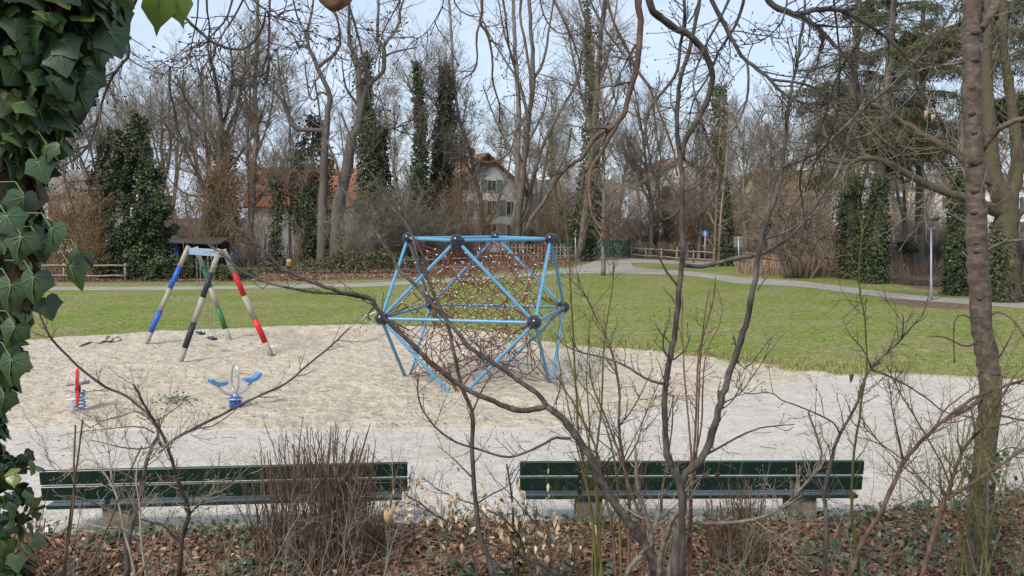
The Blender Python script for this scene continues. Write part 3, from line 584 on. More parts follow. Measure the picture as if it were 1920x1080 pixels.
# little rope loop handle on the left ball
p = V[('m', 3)]; mb = MB(); a = np.linspace(0, 1, 14); pts = np.stack([p + np.array([-.08 - .28 * math.sin(math.pi * t), -.1, .26 * (.55 - t) * 1.1]) for t in a]); mb.tube(pts, .014, 8); mb.build('handle', 'galvanised', fr)
# net: nested shells of an FCC lattice drawn inwards between the corners
net, clamp = MB(), MB()
Rm = np.array([[math.cos(TH), -math.sin(TH), 0], [math.sin(TH), math.cos(TH), 0], [0, 0, 1.0]])
def fcc(n):
    pts = []
    for x in range(-n, n + 1):
        for y in range(-n, n + 1):
            for z in range(-n, n + 1):
                if (x + y + z) % 2 == 0 and abs(x) + abs(y) + abs(z) <= 2 * n: pts.append((x, y, z))
    return np.array(pts, float)
NN = 5; q = fcc(NN); q = q[np.abs(q).max(1) <= NN]; q = q[(np.abs(q).sum(1) <= 2 * NN)]
shell = np.maximum(np.abs(q).max(1), np.abs(q).sum(1) / 2)
# lattice corners (1,1,0)-type -> frame corners: z axis of the lattice is vertical; x,y turned by 45 degrees
def warp(p, sh):
    bd = p / np.maximum(sh[:, None], 1e-6); ln = np.linalg.norm(bd, axis=1) / math.sqrt(2); f = np.where(sh > 0, ln ** 1.25, 0) * (.93 - .04 * (1 - sh / NN))
    g = bd * f[:, None] * (sh / NN)[:, None]; return g
g = warp(q, shell)
# rotate: lattice (1,1,0) direction (mid ring) must hit mid ring angle TH+45deg, lattice (1,0,1) -> top ring angle TH
ax = np.stack([g[:, 0], -g[:, 1], g[:, 2]], 1) * HZ
wx = C0[0] + ax[:, 0] * math.sin(TH) * 1 + ax[:, 1] * math.sin(TH - math.pi / 2) * -1
wy = C0[1] - ax[:, 0] * math.cos(TH) + ax[:, 1] * math.cos(TH - math.pi / 2)
W = np.stack([wx, wy, C0[2] + ax[:, 2]], 1)
W += rng.normal(size=W.shape) * .012 * (shell[:, None] < NN + 1)
col = (np.abs(q[:, 0]) - np.abs(q[:, 1])).astype(int) % 3; nz_ = np.abs(q).sum(1) < 2 * NN - .1
drop = (col == 0) & ((shell > NN - .1) & (shell < NN + .1)) & (np.abs(q).max(1) < NN) & (np.linalg.norm(q, axis=1) < NN * 1.3)
ok = (W[:, 2] > .02) & ~drop; key = {tuple(int(c) for c in p): k for k, p in enumerate(q)}
segs = []; deg = np.zeros(len(q))
dirs = [(1, 1, 0), (1, -1, 0), (1, 0, 1), (1, 0, -1), (0, 1, 1), (0, 1, -1)]
for k, p in enumerate(q):
    for d in dirs:
        k2 = key.get(tuple(int(c) for c in p + np.array(d)))
        if k2 is None or not (ok[k] and ok[k2]): continue
        same = abs(shell[k] - shell[k2]) < .1; hi = max(shell[k], shell[k2]); cc_ = {col[k], col[k2]}
        if (same and hi >= NN - .1) or (same and abs(hi - 3) < .1 and cc_ != {0}) or (not same and cc_ == {1, 2} and hi < NN + .1 and hi > 3.1 and (p.sum() + d[0]) % 4 == 0): segs.append((k, k2)); deg[k] += 1; deg[k2] += 1
for k, k2 in segs:
    a, b = W[k], W[k2]; m = (a + b) / 2 - [0, 0, .01]; net.tube(np.stack([a, m, b]), .009, 5)
kz = [k for k in range(len(q)) if deg[k] > 1]
for k in kz:
    d = nrm(rng.normal(size=3)); clamp.tube(np.stack([W[k] - d * .03, W[k] + d * .03]), .017, 6, cap=True)
for kk, vv in V.items():   # corner ropes from each ball to the net
    j = [k for k in np.argsort(np.linalg.norm(W - vv, axis=1)) if deg[k] > 0][:5]
    vz = vv.copy(); vz[2] = max(vz[2], .03)
    for k in j: net.tube(np.stack([vz, W[k]]), .011, 5)
    e = vz + (W[j[0]] - vz) * .5; d = nrm(W[j[0]] - vz); clamp.tube(np.stack([e - d * .06, e + d * .06]), .020, 6, cap=True)
net.build('rope_net', 'rope_red', fr); clamp.build('rope_clamps', 'clamp_metal', fr)['kind'] = 'stuff'

# ================================================================ SWING
feet = dict(blue=G(268, 650), charcoal=G(333, 684), green=G(434, 641), red=G(513, 670)); tb = np.array([-9.62, 27.75, 2.9]); tf = np.array([-7.62, 24.6, 2.93])
tops = dict(blue=P(354, 461, 27.55), green=P(367, 463, 27.95), charcoal=P(412, 467, 24.45), red=P(419, 468, 24.75))
sw = thing('swing_set', 'wooden swing frame with blue, black, green and red banded legs in the sand', 'swing', ((tb + tf) / 2) * [1, 1, 0])
cm = dict(blue='paint_blue', charcoal='paint_charcoal', green='paint_leaf_green', red='paint_red')
for c in feet:
    a = tops[c]; b = feet[c].copy(); b[2] = -.1; mb = MB(); cuts = [0, .2, .41, .62, .83, 1]
    rr = [.066, .070, .072, .074, .076, .078]
    for i in range(5):
        p, q_ = a + (b - a) * cuts[i], a + (b - a) * cuts[i + 1]; rd = .068 + .012 * (i / 5)
        mb.tube(np.stack([p, q_]), rd + (.0025 if i in (1, 3) else 0), 18, 1 if i in (1, 3) else 0, cap=True)
    mb.build('leg', ['wood_weathered', cm[c]], sw)
mb = MB(); d = nrm(tf - tb); a, b = tb - d * .12 - [0, 0, .13], tf + d * .1 - [0, 0, .1]; n = 9
for i in range(n): mb.beam(a + (b - a) * i / n, a + (b - a) * (i + .998) / n, .13 + .002 * (i % 2), .19, i % 2, .006)
mb.build('crossbeam', ['wood_weathered', 'paint_light_blue'], sw)
def chain(p, q_, mb):
    n = int(np.linalg.norm(q_ - p) / .055); dd = (q_ - p) / n
    for i in range(n):
        c = p + dd * (i + .5); e = np.array([d[0], d[1], 0]) if i % 2 else np.array([-d[1], d[0], 0]); t = np.linspace(0, 2 * np.pi, 7)
        mb.tube(np.stack([c + e * .013 * math.cos(s_) + nrm(dd) * .034 * math.sin(s_) for s_ in t]), .0045, 4)
for (u, v, Y, wh) in ((376, 625, 26.9, 0), (398, 635, 25.8, 1)):
    c = P(u, v, Y); t = (27.8 - Y) / 3.2; top = tb + (tf - tb) * t; pd = np.array([d[0], d[1], 0])
    s_ = thing('swing_seat', ['black rubber swing seat hanging farther back on chains', 'black rubber swing seat hanging nearer on chains'][wh], 'swing seat', c); s_.name = 'hanging_swing'
    M = Rz(math.atan2(d[1], d[0])); mb = MB(); mb.box(c, (.44, .18, .05), M, 0, .02)
    for e in (-1, 1): mb.box(c + pd * e * .19 + [0, 0, .02], (.06, .19, .04), M, 0, .015)
    mb.build('seat', 'rubber_navy', s_)
    for e in (-1, 1):
        mb = MB(); a = top + pd * e * .2 - [0, 0, .24]; k = c + pd * e * .2 + [0, 0, .22]; chain(a, k, mb)
        for g_ in (-1, 1): mb.tube(np.stack([k, c + pd * e * .2 + np.array([-d[1], d[0], 0]) * .08 * g_ + [0, 0, .02]]), .006, 5)
        mb.build('chain', 'chain_metal', s_)
        mb = MB(); mb.tube(np.stack([a - [0, 0, .03], a + [0, 0, .06]]), .02, 8, cap=True); mb.build('hanger', 'galvanised', s_)

# ================================================================ SPRING RIDERS
b0 = G(148, 775); b0[2] = sandz(b0[0], b0[1]) - .02
sp = thing('spring_rider', 'red animal spring rider with white ring handle and blue coil spring', 'spring rider', b0)
t = np.linspace(0, 1, 110); mb = MB(); a = t * 2 * np.pi * 5.2; rr = .115 - .01 * t
mb.tube(np.stack([b0[0] + rr * np.cos(a), b0[1] + rr * np.sin(a), b0[2] + .02 + .36 * t], 1), .016, 8, cap=True); mb.build('spring', 'paint_light_blue', sp)
M = Rz(R(21)); c = b0 + [-.02, 0, 0]
def px(dx, dy, dz): return c + M @ np.array([dx, dy, dz])
mb = MB(); out = [(-.32, .16), (-.30, .27), (-.20, .34), (-.16, .44), (-.30, .55), (-.33, .68), (-.25, .80), (-.12, .84), (.02, .80), (.06, .68), (.0, .56), (.02, .48), (.18, .42), (.34, .46), (.42, .40), (.36, .28), (.2, .22), (.05, .2), (-.1, .14), (-.24, .1)]
Mb = M @ Rz(R(90)) @ Rx(R(90)); mb.extrude([(x, y) for x, y in out], -.022, .022, Mb, c); mb.build('body_plate', 'paint_red', sp)
mb = MB(); mb.box(px(0, .08, .52), (.40, .2, .035), M @ Ry(R(-3)), 0, .012); mb.box(px(-.15, .08, .525), (.12, .24, .05), M, 0, .02); mb.box(px(.15, .08, .535), (.12, .24, .05), M, 0, .02); mb.build('seat', 'plastic_grey', sp)
mb = MB(); t = np.linspace(0, 2 * np.pi, 33); mb.tube(np.stack([px(.145 * math.cos(k), -.13, .68 + .14 * math.sin(k)) for k in t]), .013, 8); mb.build('handle', 'plastic_white', sp)
mb = MB(); mb.tube(np.stack([px(-.18, -.1, .25), px(.18, -.1, .26)]), .016, 10, cap=True); mb.build('footrest', 'plastic_white', sp)
mb = MB(); mb.box(px(0, .03, .43), (.09, .16, .12), M, 0, .02); mb.tube(np.stack([px(-.05, 0, .40), px(.05, 0, .40)]), .05, 14, cap=True); mb.build('spring_mount', 'steel_dark', sp)

b0 = G(441, 771); b0[2] = sandz(b0[0], b0[1]) - .02
sp = thing('spring_seesaw', 'small two-seat spring seesaw with blue seats and a tall steel ring', 'seesaw', b0)
M = Rz(R(44)); c = b0
mb = MB(); t = np.linspace(0, 1, 90); a = t * 2 * np.pi * 5; mb.tube(np.stack([b0[0] + .10 * np.cos(a), b0[1] + .10 * np.sin(a), b0[2] + .02 + .22 * t], 1), .018, 8, cap=True); mb.build('spring', 'paint_blue', sp)
mb = MB(); mb.tube(np.stack([px(0, 0, .20), px(0, 0, .225)]), .15, 24, cap=True); mb.tube(np.stack([px(0, 0, .22), px(0, 0, .31)]), .07, 16, cap=True); mb.build('mount_plate', 'galvanised', sp)
mb = MB(); pts = [(-.36, .50), (-.31, .44), (-.22, .36), (-.12, .315), (0, .30), (.12, .315), (.22, .36), (.31, .44), (.36, .50)]; cc = catmull(pts, 24); mb.tube(np.stack([px(x, 0, z) for x, z in cc]), .032, 12, cap=True); mb.build('curved_beam', 'steel_bright', sp)
for e in (-1, 1):
    mb = MB(); prof = [(.18, .52), (.20, .575), (.30, .565), (.40, .58), (.46, .64), (.51, .665), (.54, .645), (.50, .57), (.42, .515), (.30, .495)]
    Mx = M @ Rx(R(90)); mb.extrude([(e * x, z) for x, z in (prof if e > 0 else prof)][::e], -.085, .085, Mx, c); mb.build('seat', 'plastic_blue', sp)
mb = MB(); t = np.linspace(0, 2 * np.pi, 41); mb.tube(np.stack([px(0, .145 * math.cos(k), .60 + .27 * math.sin(k)) for k in t]), .020, 10); mb.build('ring_handle', 'steel_bright', sp)

# stick and cut twigs on the sand
def strewn(name, label, cat, strokes, m, zoff=.05):
    mb = MB()
    for pts, w0, w1 in strokes:
        c_ = catmull(pts, 14); X = np.array([G(u, v) for u, v in c_]); X[:, 2] = [sandz(x_, y_) + zoff * (.5 + .5 * math.sin(i)) for i, (x_, y_) in enumerate(X[:, :2])]; Y_ = X[:, 1]
        mb.tube(X, np.linspace(w0, w1, 14) / 2 * Y_ / F, 8, cap=True)
    o = mb.build(name, m); return tag(o, label, cat)
strewn('fallen_branch', 'grey forked dead branch lying on the sand left of the swing', 'branch', [([(150, 656), (175, 650), (205, 645), (228, 643)], 3.5, 3), ([(190, 648), (200, 641), (205, 637)], 2.5, 1.5), ([(205, 645), (218, 640), (225, 637)], 2, 1.2)], 'bark_grey')
iv = thing('ivy_cutting', 'cut ivy sprig with green leaves lying in the sand between spring rider and seesaw', 'ivy sprig', G(322, 760)); mb = MB()
q = grow(np.tile(G(310, 775) + [0, 0, .06], (3, 1)), np.array([[.3, .9, .5], [.5, .8, .3], [.1, .6, .8]]), np.array([1.0, .8, .7]), 8, .15); mb.tube(q, .005, 5); mb.build('stem', 'bark_brown', iv)
mb = MB(); n = 70; p = G(322, 760) + np.column_stack([rng.normal(.05, .17, n), rng.normal(0, .22, n), .08 + np.abs(rng.normal(0, .07, n))]); n2 = 26; p2 = G(385, 765) + np.column_stack([rng.normal(0, .5, n2), rng.normal(0, .25, n2), np.full(n2, .09)])
for a in (p, p2): mb.leaves(a, rng.normal(size=a.shape) * [1, 1, .4], rng.normal(size=a.shape) * .5 + [0, -.4, 1], rng.uniform(.03, .07, len(a)), IVY)
mb.build('leaf_cluster', 'leaf_ground_ivy', iv)

# ================================================================ BENCHES
def bench(pl, pr, label):
    """pl, pr: ground points under the rear edge ends of the back rest"""
    pl = np.array(pl); pr = np.array(pr); Lb = np.linalg.norm(pr - pl); ang = math.atan2(pr[1] - pl[1], pr[0] - pl[0]); M = Rz(ang); mid = (pl + pr) / 2
    b = thing('park_bench', label, 'bench', mid)
    def q(x, y, z): return mid + M @ np.array([x, y, z])
    tilt = Rx(R(-13)); top = .835
    for zc, yc in ((.735, .035), (.535, .085)):
        mb = MB(); mb.box(q(0, yc, zc), (Lb, .045, .178), M @ tilt.T if False else M @ Rx(R(13)), 0, .006); mb.build('back_slat', 'paint_green', b)
    for k, yc in enumerate((.082, .23, .375)):
        mb = MB(); mb.box(q(0.0, yc, .382 - .004 * k), (Lb - .14, .125, .046), M, 0, .007); mb.build('seat_slat', 'paint_green', b)
    for e in (-1, 1):
        x = e * (Lb / 2 - .72)
        mb = MB(); y_, z_ = .17, 0
        prof = [(.06, -.05), (.42, -.05), (.40, .352), (.08, .352)]
        mb.extrude([(py, pz) for py, pz in prof], -.16, .16, M @ Rz(R(90)) @ Rx(R(90)), q(x + (.13 if e < 0 else -.0), 0, 0)); mb.build('concrete_leg', 'concrete', b)
        mb = MB(); xx = x - .02 * e
        mb.beam(q(xx, .02 - .035, .80), q(xx, .125, .37), .065, .012, 0, .003); mb.beam(q(xx, .02, .80), q(xx, .155, .40), .012, .05, 0, .003); mb.beam(q(xx, .13, .352), q(xx, .45, .35), .06, .012, 0, .004); mb.beam(q(xx, .12, .41), q(xx, .16, .25), .012, .09, 0, .003)
        o = mb.build('steel_bracket', 'steel_dark', b); bl = MB()
        for z2 in (.775, .70, .57, .49):
            yb = .02 - .035 + (.80 - z2) * (.14 / .43); p = q(xx, yb, z2); dn = M @ np.array([0, -1, -.22]); bl.tube(np.stack([p, p + dn * .014]), .009, 8, cap=True)
        bl.build('bolt', 'bolt_metal', o)
    return b, q, Lb
def under(u, v, z=.82): Y = (H - z) * F / (v - HOR); return np.array([(u - 960) * Y / F, Y, 0])
b1, q1, L1 = bench(under(73, 883.5), under(764, 867.5), 'left dark green park bench, half hidden by a clump of brown sticks')
b2, q2, L2 = bench(under(975, 866.5), under(1621, 864.5), 'right dark green park bench, beyond the leaning grey stems')
for b_, q_, x in ((b1, q1, L1 / 2 + .02), (b2, q2, -L2 / 2 - .02)):
    mb = MB(); pts = [q_(x, .10, .60), q_(x + .02, .2, .64), q_(x + .02, .45, .645), q_(x + .02, .53, .60), q_(x, .50, .43)]; mb.tube(np.array([p for p in pts]), .016, 8, cap=True); mb.build('armrest', 'galvanised', b_)
o = MB(); o.box(G(78, 1000) + [0, 0, .035], (.26, .16, .004), Rz(.4) @ Rx(.12)); o = o.build('paper_sheet', 'paper_white'); tag(o, 'crumpled white paper lying beside the left end of the left bench', 'paper')
# ================================================================ HOUSES
def house(name, label, cat, o, ridge_dir, w, ln, z_e, z_r, wallm, roofm, wins=(), side_wins=(), over=.5, gable=None, chim=None, base=-.2):
    """o: ground point under the front gable peak; ridge runs from o along ridge_dir"""
    r = nrm(np.array([*ridge_dir, 0.0])); x = np.array([r[1], -r[0], 0]); M = np.stack([x, r, [0, 0, 1]], 1); o = np.array([o[0], o[1], 0.0])
    q = lambda a, b, c: o + M @ np.array([a, b, c]); h = thing(name, label, cat, o + r * ln / 2)
    mb = MB(); pr = [(-w, base), (w, base), (w, z_e), (0, z_r), (-w, z_e)]; n = 5
    v = [q(a, 0, c) for a, c in pr] + [q(a, ln, c) for a, c in pr]; mb.add(v, [[i, (i + 1) % 5, 5 + (i + 1) % 5, 5 + i] for i in range(5)], smooth=False); mb.f.append((np.array([[4, 3, 2, 1, 0], [5, 6, 7, 8, 9]]), 0, False)); mb.build('wall', wallm, h)
    mb = MB(); sl = (z_r - z_e) / w; th = .22
    for e in (-1, 1):
        a, b, c, d = q(0, -over, z_r + .03), q(0, ln + over, z_r + .03), q(e * (w + over), ln + over, z_e - sl * over + .03), q(e * (w + over), -over, z_e - sl * over + .03); up = np.array([0, 0, th])
        V_ = [a, b, c, d, a + up, b + up, c + up, d + up]; F_ = [[0, 1, 2, 3], [4, 7, 6, 5], [0, 3, 7, 4], [1, 5, 6, 2], [2, 6, 7, 3]]
        if e < 0: F_ = [f[::-1] for f in F_]
        mb.add(V_, F_, smooth=False)
    rf = mb.build('roof', roofm, h)
    if chim: mb = MB(); mb.box(q(*chim), (.6, .6, 1.8), M, 0, .03); mb.build('chimney', 'roof_brown', rf)
    if gable is not None:
        mb = MB(); f = (z_r - gable) / (z_r - z_e); mb.extrude([(-w * f, gable), (w * f, gable), (0, z_r - .05)], .01, .06, M @ Rx(R(90)), o); mb.build('gable_cladding', 'timber_gable', h)
    def win(c, ax, out, ww, hh, sh):
        f = MB(); A = np.stack([ax, out, [0, 0, 1]], 1)
        for s_ in (-1, 1): f.box(c + ax * s_ * ww / 2 + out * .03, (.08, .1, hh + .08), A); f.box(c + np.array([0, 0, s_ * hh / 2]) + out * .032, (ww - .08, .1, .08), A)
        f.box(c + out * .028, (.05, .08, hh), A); o_ = f.build('window', 'plastic_white', h); g_ = MB(); g_.box(c + out * .012, (ww, .02, hh), A); g_.build('pane', 'window_glass', o_)
        if sh:
            for s_ in (-1, 1): m_ = MB(); m_.box(c + ax * s_ * (ww / 2 + .38) + out * .05, (.62, .05, hh + .1), A, 0, .01); m_.build('shutter', 'shutter_teal', h)
    for a, z, ww, hh, sh in wins: win(q(a, 0, z), x, -r, ww, hh, sh)
    for s_, b, z, ww, hh, sh in side_wins: win(q(s_ * w, b, z), r, x * s_, ww, hh, sh)
    return h
pk = P(910, 290, 100.0)
house('villa', 'white three-storey gabled house with teal shutters behind the climbing frame', 'house', pk, (-3.9, 8.8), 4.6, 9.5, 6.6, 10.4, 'render_white', 'roof_brown', over=.8, gable=9.2, chim=(.8, 6, 10.6),
      wins=[(-2.3, 7.1, 1.0, 1.2, 1), (.75, 7.1, 1.0, 1.2, 1), (-2.6, 4.7, 1.1, 1.5, 1), (.75, 4.7, 1.2, 1.6, 1), (3.0, 4.7, 1.1, 1.5, 1), (.75, 2.2, 1.2, 1.6, 1), (3.0, 2.2, 1.1, 1.5, 1), (-2.6, 2.2, 1.1, 1.5, 1)], side_wins=[(-1, 3, 4.7, 1.1, 1.5, 1), (-1, 6.5, 4.7, 1.1, 1.5, 1)])
house('long_house', 'low house with a long grey tiled roof right of the white villa', 'house', P(975, 400, 112), (1, .02), 5.2, 11, 4.4, 8.0, 'render_white', 'roof_grey', side_wins=[(1, 3, 2.5, 1.3, 1.3, 0), (1, 6.5, 2.5, 1.3, 1.3, 0)])
house('farmhouse', 'white house with bright orange tiled roof behind the swing set', 'house', P(482, 400, 90), (1, .10), 4.4, 9.3, 4.9, 8.3, 'render_white', 'roof_orange', side_wins=[(1, 4.6, 2.8, 1.2, 1.4, 0), (1, 8.0, 2.8, 1.2, 1.4, 0)], wins=[(0, 5.0, 1.1, 1.3, 0), (-2, 2.4, 1.1, 1.3, 0), (2, 2.4, 1.1, 1.3, 0)], chim=(-.6, 7, 8.6))
house('annex', 'small white gabled house with orange roof edge right of the big leaning trunks', 'house', P(650, 400, 92), (.35, 1), 2.6, 7, 3.6, 6.0, 'render_white', 'roof_orange', wins=[(-1.2, 1.9, 1.3, 1.5, 0), (.8, 1.9, 1.0, 1.3, 0)])
house('town_house', 'tall white house with a brown roof behind the junction of the paths', 'house', P(1275, 400, 108), (-.12, 1), 3.6, 10, 8.3, 10.6, 'render_white', 'roof_brown', wins=[(-1.6, 6.6, 1.1, 1.5, 0), (1.4, 6.6, 1.1, 1.5, 0), (-1.6, 3.6, 1.1, 1.5, 0), (1.4, 3.6, 1.1, 1.5, 0)])
house('yellow_house', 'pale yellow house behind the bare trees at the right footpath', 'house', P(1415, 400, 104), (1, .2), 4, 6.5, 6.2, 8.8, 'render_cream', 'roof_brown', side_wins=[(1, 1.6, 4.4, 1.1, 1.5, 0), (1, 4.4, 4.4, 1.1, 1.5, 0), (1, 1.6, 1.7, 1.1, 1.5, 0), (1, 4.4, 1.7, 1.1, 1.5, 0)], wins=[(-1.6, 3.6, 1, 1.4, 0)])
house('apartment_house', 'wide pale apartment house far behind the spruces on the right', 'house', P(1530, 400, 125), (1, .05), 6, 26, 7.6, 9.4, 'render_white', 'roof_grey', side_wins=[(1, b, z, 1.3, 1.5, 0) for b in np.arange(2, 26, 3.2) for z in (5.6, 2.4)])
house('left_house', 'pale house half hidden by the dark yew at far left', 'house', P(45, 400, 98), (1, .12), 4.5, 9.5, 6.0, 8.4, 'render_white', 'roof_grey', side_wins=[(1, b, z, 1.2, 1.4, 0) for b in (1.6, 4.6, 7.6) for z in (4.4, 1.9)])
# garden hut with a low brown roof
hc = G(352, 492); hc[1] = 68; hc[0] = (362 - 960) * 68 / F; ht = thing('garden_hut', 'low open-fronted garden hut with sagging brown roof behind the swing', 'hut', hc)
mb = MB()
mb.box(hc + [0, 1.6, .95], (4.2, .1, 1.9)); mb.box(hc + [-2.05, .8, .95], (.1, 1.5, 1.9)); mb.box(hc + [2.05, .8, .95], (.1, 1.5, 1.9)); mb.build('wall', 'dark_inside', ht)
mb = MB(); mb.box(hc + [0, .7, 2.05], (4.2, 2.4, .12), Rx(R(9)) @ Ry(R(2)), 0, .02); mb.build('roof', 'bark_dark', ht)
for x_ in (-2.0, -.5, 1.9): mb = MB(); mb.tube(np.array([hc + [x_, -.5, -.1], hc + [x_, -.5, 2.0]]), .06, 8); mb.build('post', 'bark_grey', ht)
mb = MB(); mb.box(hc + [-1.35, .3, .95], (.34, .1, 1.5), Rz(.2), 0, .02); tag(mb.build('rain_barrel', 'paint_blue'), 'narrow blue board standing in the open garden hut', 'board'); bpy.data.objects['rain_barrel'].name = 'blue_board'
# orange frame crate by the farmhouse
c = P(580, 419, 84); oc = thing('tool_trailer', 'small orange-red trailer with two openings beside the white farmhouse wall', 'trailer', c * [1, 1, 0])
mb = MB(); 
for x_ in (-.75, -.1, .75): mb.box(c + [x_, 0, 0], (.13, .5, 1.0), None, 0, .01)
for z_ in (-.5, .02, .5): mb.box(c + [0, .01, z_], (1.6, .48, .13), None, 0, .01)
mb.box(c + [0, .01, -.85], (1.7, .8, .3), None, 0, .02); mb.build('frame', 'orange_red', oc)
for x_ in (-.6, .6): mb = MB(); mb.tube(np.array([[c[0] + x_, c[1] - .32, .35], [c[0] + x_, c[1] - .5, .35]]), .35, 16, cap=True); mb.build('wheel', 'dark_inside', oc)
mb = MB(); mb.box(c + [.3, .2, .1], (.8, .03, .7)); mb.build('panel', 'plastic_grey', oc)
# blue tarpaulin heap
c = G(455, 492); mb = MB(); th = np.linspace(0, np.pi * 2, 17)[:-1]
rings = []; 
for k, (rr_, z_) in enumerate(((1.25, -.02), (1.15, .35), (.95, .75), (.55, 1.0), (.05, 1.1))):
    a = rr_ * (1 + .25 * rng.normal(size=16)); rings.append(np.stack([c[0] + a * np.cos(th) * 1.1, c[1] + a * np.sin(th) * .7, z_ + .1 * rng.normal(size=16)], 1))
i = np.arange(80).reshape(5, 16); j = np.roll(i, -1, 1); mb.add(np.concatenate(rings), np.stack([i[:-1], j[:-1], j[1:], i[1:]], -1).reshape(-1, 4)); tag(mb.build('tarpaulin_heap', 'tarp_blue'), 'crumpled grey-blue tarpaulin over a heap right of the swing', 'tarpaulin')

# ================================================================ VEHICLES
def vehicle(label, cat, name, o, ang, paint, van=False):
    M = Rz(ang); o = np.array([o[0], o[1], 0.0]); v = thing(name, label, cat, o); q = lambda a, b, c: o + M @ np.array([a, b, c])
    if van: pr = [(-2.5, .35), (2.45, .35), (2.5, .9), (2.3, 1.15), (1.55, 1.95), (-2.4, 2.05), (-2.5, 1.9)]; W_ = .95; ws = [((.9, 1.2), (2.0, 1.2), (1.5, 1.8), (.9, 1.8)), ((-.6, 1.2), (.7, 1.2), (.7, 1.8), (-.6, 1.8)), ((-2.2, 1.2), (-.8, 1.2), (-.8, 1.8), (-2.2, 1.8))]
    else: pr = [(-2.15, .3), (2.15, .3), (2.2, .65), (2.0, .8), (1.05, .92), (.35, 1.42), (-1.2, 1.45), (-1.95, .98), (-2.2, .9)]; W_ = .86; ws = [((-.35, .95), (.85, .95), (.3, 1.34), (-.35, 1.36)), ((-1.6, .97), (-.45, .95), (-.45, 1.36), (-1.15, 1.36))]
    mb = MB(); n = len(pr); zt = max(c for _, c in pr)
    def row(s_): return [q(a, s_ * W_ * (1 - .16 * max(0, (c - .9) / (zt - .9)) if c > .9 else 1), c) for a, c in pr]
    V_ = row(-1) + row(1); mb.add(V_, [[i, (i + 1) % n, n + (i + 1) % n, n + i] for i in range(n)], smooth=False); mb.f.append((np.array([list(range(n))[::-1]]), 0, False)); mb.f.append((np.array([list(range(n, 2 * n))]), 0, False)); mb.build('body', paint, v)
    for s_ in (-1, 1):
        for wq in ws:
            m_ = MB(); m_.poly([q(a, s_ * (W_ * (1 - .16 * (c - .9) / (zt - .9)) + .012), c) for a, c in wq][::s_]); m_.build('window', 'window_glass', v)
        for a in (-1.4, 1.4):
            m_ = MB(); m_.tube(np.stack([q(a, s_ * (W_ - .16), .32), q(a, s_ * (W_ + .02), .32)]), .33, 20, cap=True); wl = m_.build('wheel', 'dark_inside', v); m_ = MB(); m_.tube(np.stack([q(a, s_ * (W_ + .01), .32), q(a, s_ * (W_ + .035), .32)]), .19, 14, cap=True); m_.build('rim', 'galvanised', wl)
    k = 4 if van else 5; a0, c0 = pr[3] if van else pr[4]; a1, c1 = pr[k]; m_ = MB(); e = .03
    f = lambda t: (a0 + (a1 - a0) * t + .012, c0 + (c1 - c0) * t + .012); (xa, za), (xb, zb) = f(.12), f(.9); wd = W_ * .8
    m_.poly([q(xa, -wd, za), q(xa, wd, za), q(xb, wd * .95, zb), q(xb, -wd * .95, zb)]); m_.build('windscreen', 'window_glass', v)
    for s_ in (-1, 1): m_ = MB(); x_ = max(a for a, _ in pr); m_.box(q(x_ - .03, s_ * W_ * .72, .68), (.1, .3, .16), M, 0, .02); m_.build('headlight', 'plastic_white', v)
    return v
vehicle('white van parked behind the fence at the junction of the paths', 'van', 'parked_van', P(1215, 440, 98), R(168), 'car_white', True)
vehicle('white car parked left, above the garden hut roof', 'car', 'parked_car', P(378, 440, 86), R(8), 'car_white')
vehicle('dark car parked between the bare stems right of the swing', 'car', 'parked_car', P(440, 440, 84), R(5), 'car_dark')
vehicle('white car parked right of the white van, mostly hidden by twigs', 'car', 'parked_car', P(1150, 440, 104), R(186), 'car_white')

# ================================================================ FENCES, SIGNS, LAMP
def rail_fence(label, px_, hh=1.05, rails=(.32, .92), gap=2.6, name='rail_fence'):
    pts = [G(u, v) for u, v in px_]; f = thing(name, label, 'fence', pts[len(pts) // 2])
    for a, b in zip(pts[:-1], pts[1:]):
        L_ = np.linalg.norm(b - a); n = max(1, round(L_ / gap)); 
        for k in range(n + (b is pts[-1])):
            p = a + (b - a) * k / n; mb = MB(); mb.tube(np.array([p + [0, 0, -.1], p + [rng.normal() * .02, 0, hh]]), .065, 8, cap=True); mb.build('post', 'wood_rail', f)
        for z in rails:
            mb = MB(); d = nrm(b - a) * .1; nn = 6; X = np.stack([a - d + (b - a + 2 * d) * t + [0, -.09, z + .02 * math.sin(t * 9 + z)] for t in np.linspace(0, 1, nn)]); mb.tube(X, .05, 7, cap=True); mb.build('rail', 'wood_rail', f)
    return f
rail_fence('two-rail wooden fence at left between path and dark yew', [(-120, 527), (30, 527), (120, 527), (235, 527)])
rail_fence('two-rail wooden fence running behind the climbing frame to the green gate', [(760, 514), (840, 511), (930, 505), (1000, 499), (1060, 492), (1114, 485)])
rail_fence('two-rail wooden fence right of the path junction', [(1184, 484), (1240, 488), (1300, 493), (1400, 497), (1500, 498), (1600, 500)])
pts = [P(1035, 479, 88), P(1100, 479, 88), P(1117, 480, 87), P(1180, 481, 86)]; gf = thing('bar_gate_fence', 'dark green metal bar fence and gate at the end of the path', 'fence', pts[1] * [1, 1, 0])
for a, b in zip(pts[:-1], pts[1:]):
    a = a * [1, 1, 0]; b = b * [1, 1, 0]; L_ = np.linalg.norm(b - a); n = int(L_ / .15); mb = MB()
    for k in range(n): p = a + (b - a) * (k + .5) / n; mb.box(p + [0, 0, .85], (.10, .05, 1.45))
    mb.beam(a + [0, -.04, .2], b + [0, -.04, .2], .04, .06); mb.beam(a + [0, -.04, 1.5], b + [0, -.04, 1.5], .04, .06); mb.build('bar_panel', 'fence_green', gf)
for p in pts: mb = MB(); mb.box(p * [1, 1, 0] + [0, 0, .85], (.12, .12, 1.8), None, 0, .01); mb.build('post', 'fence_green', gf)
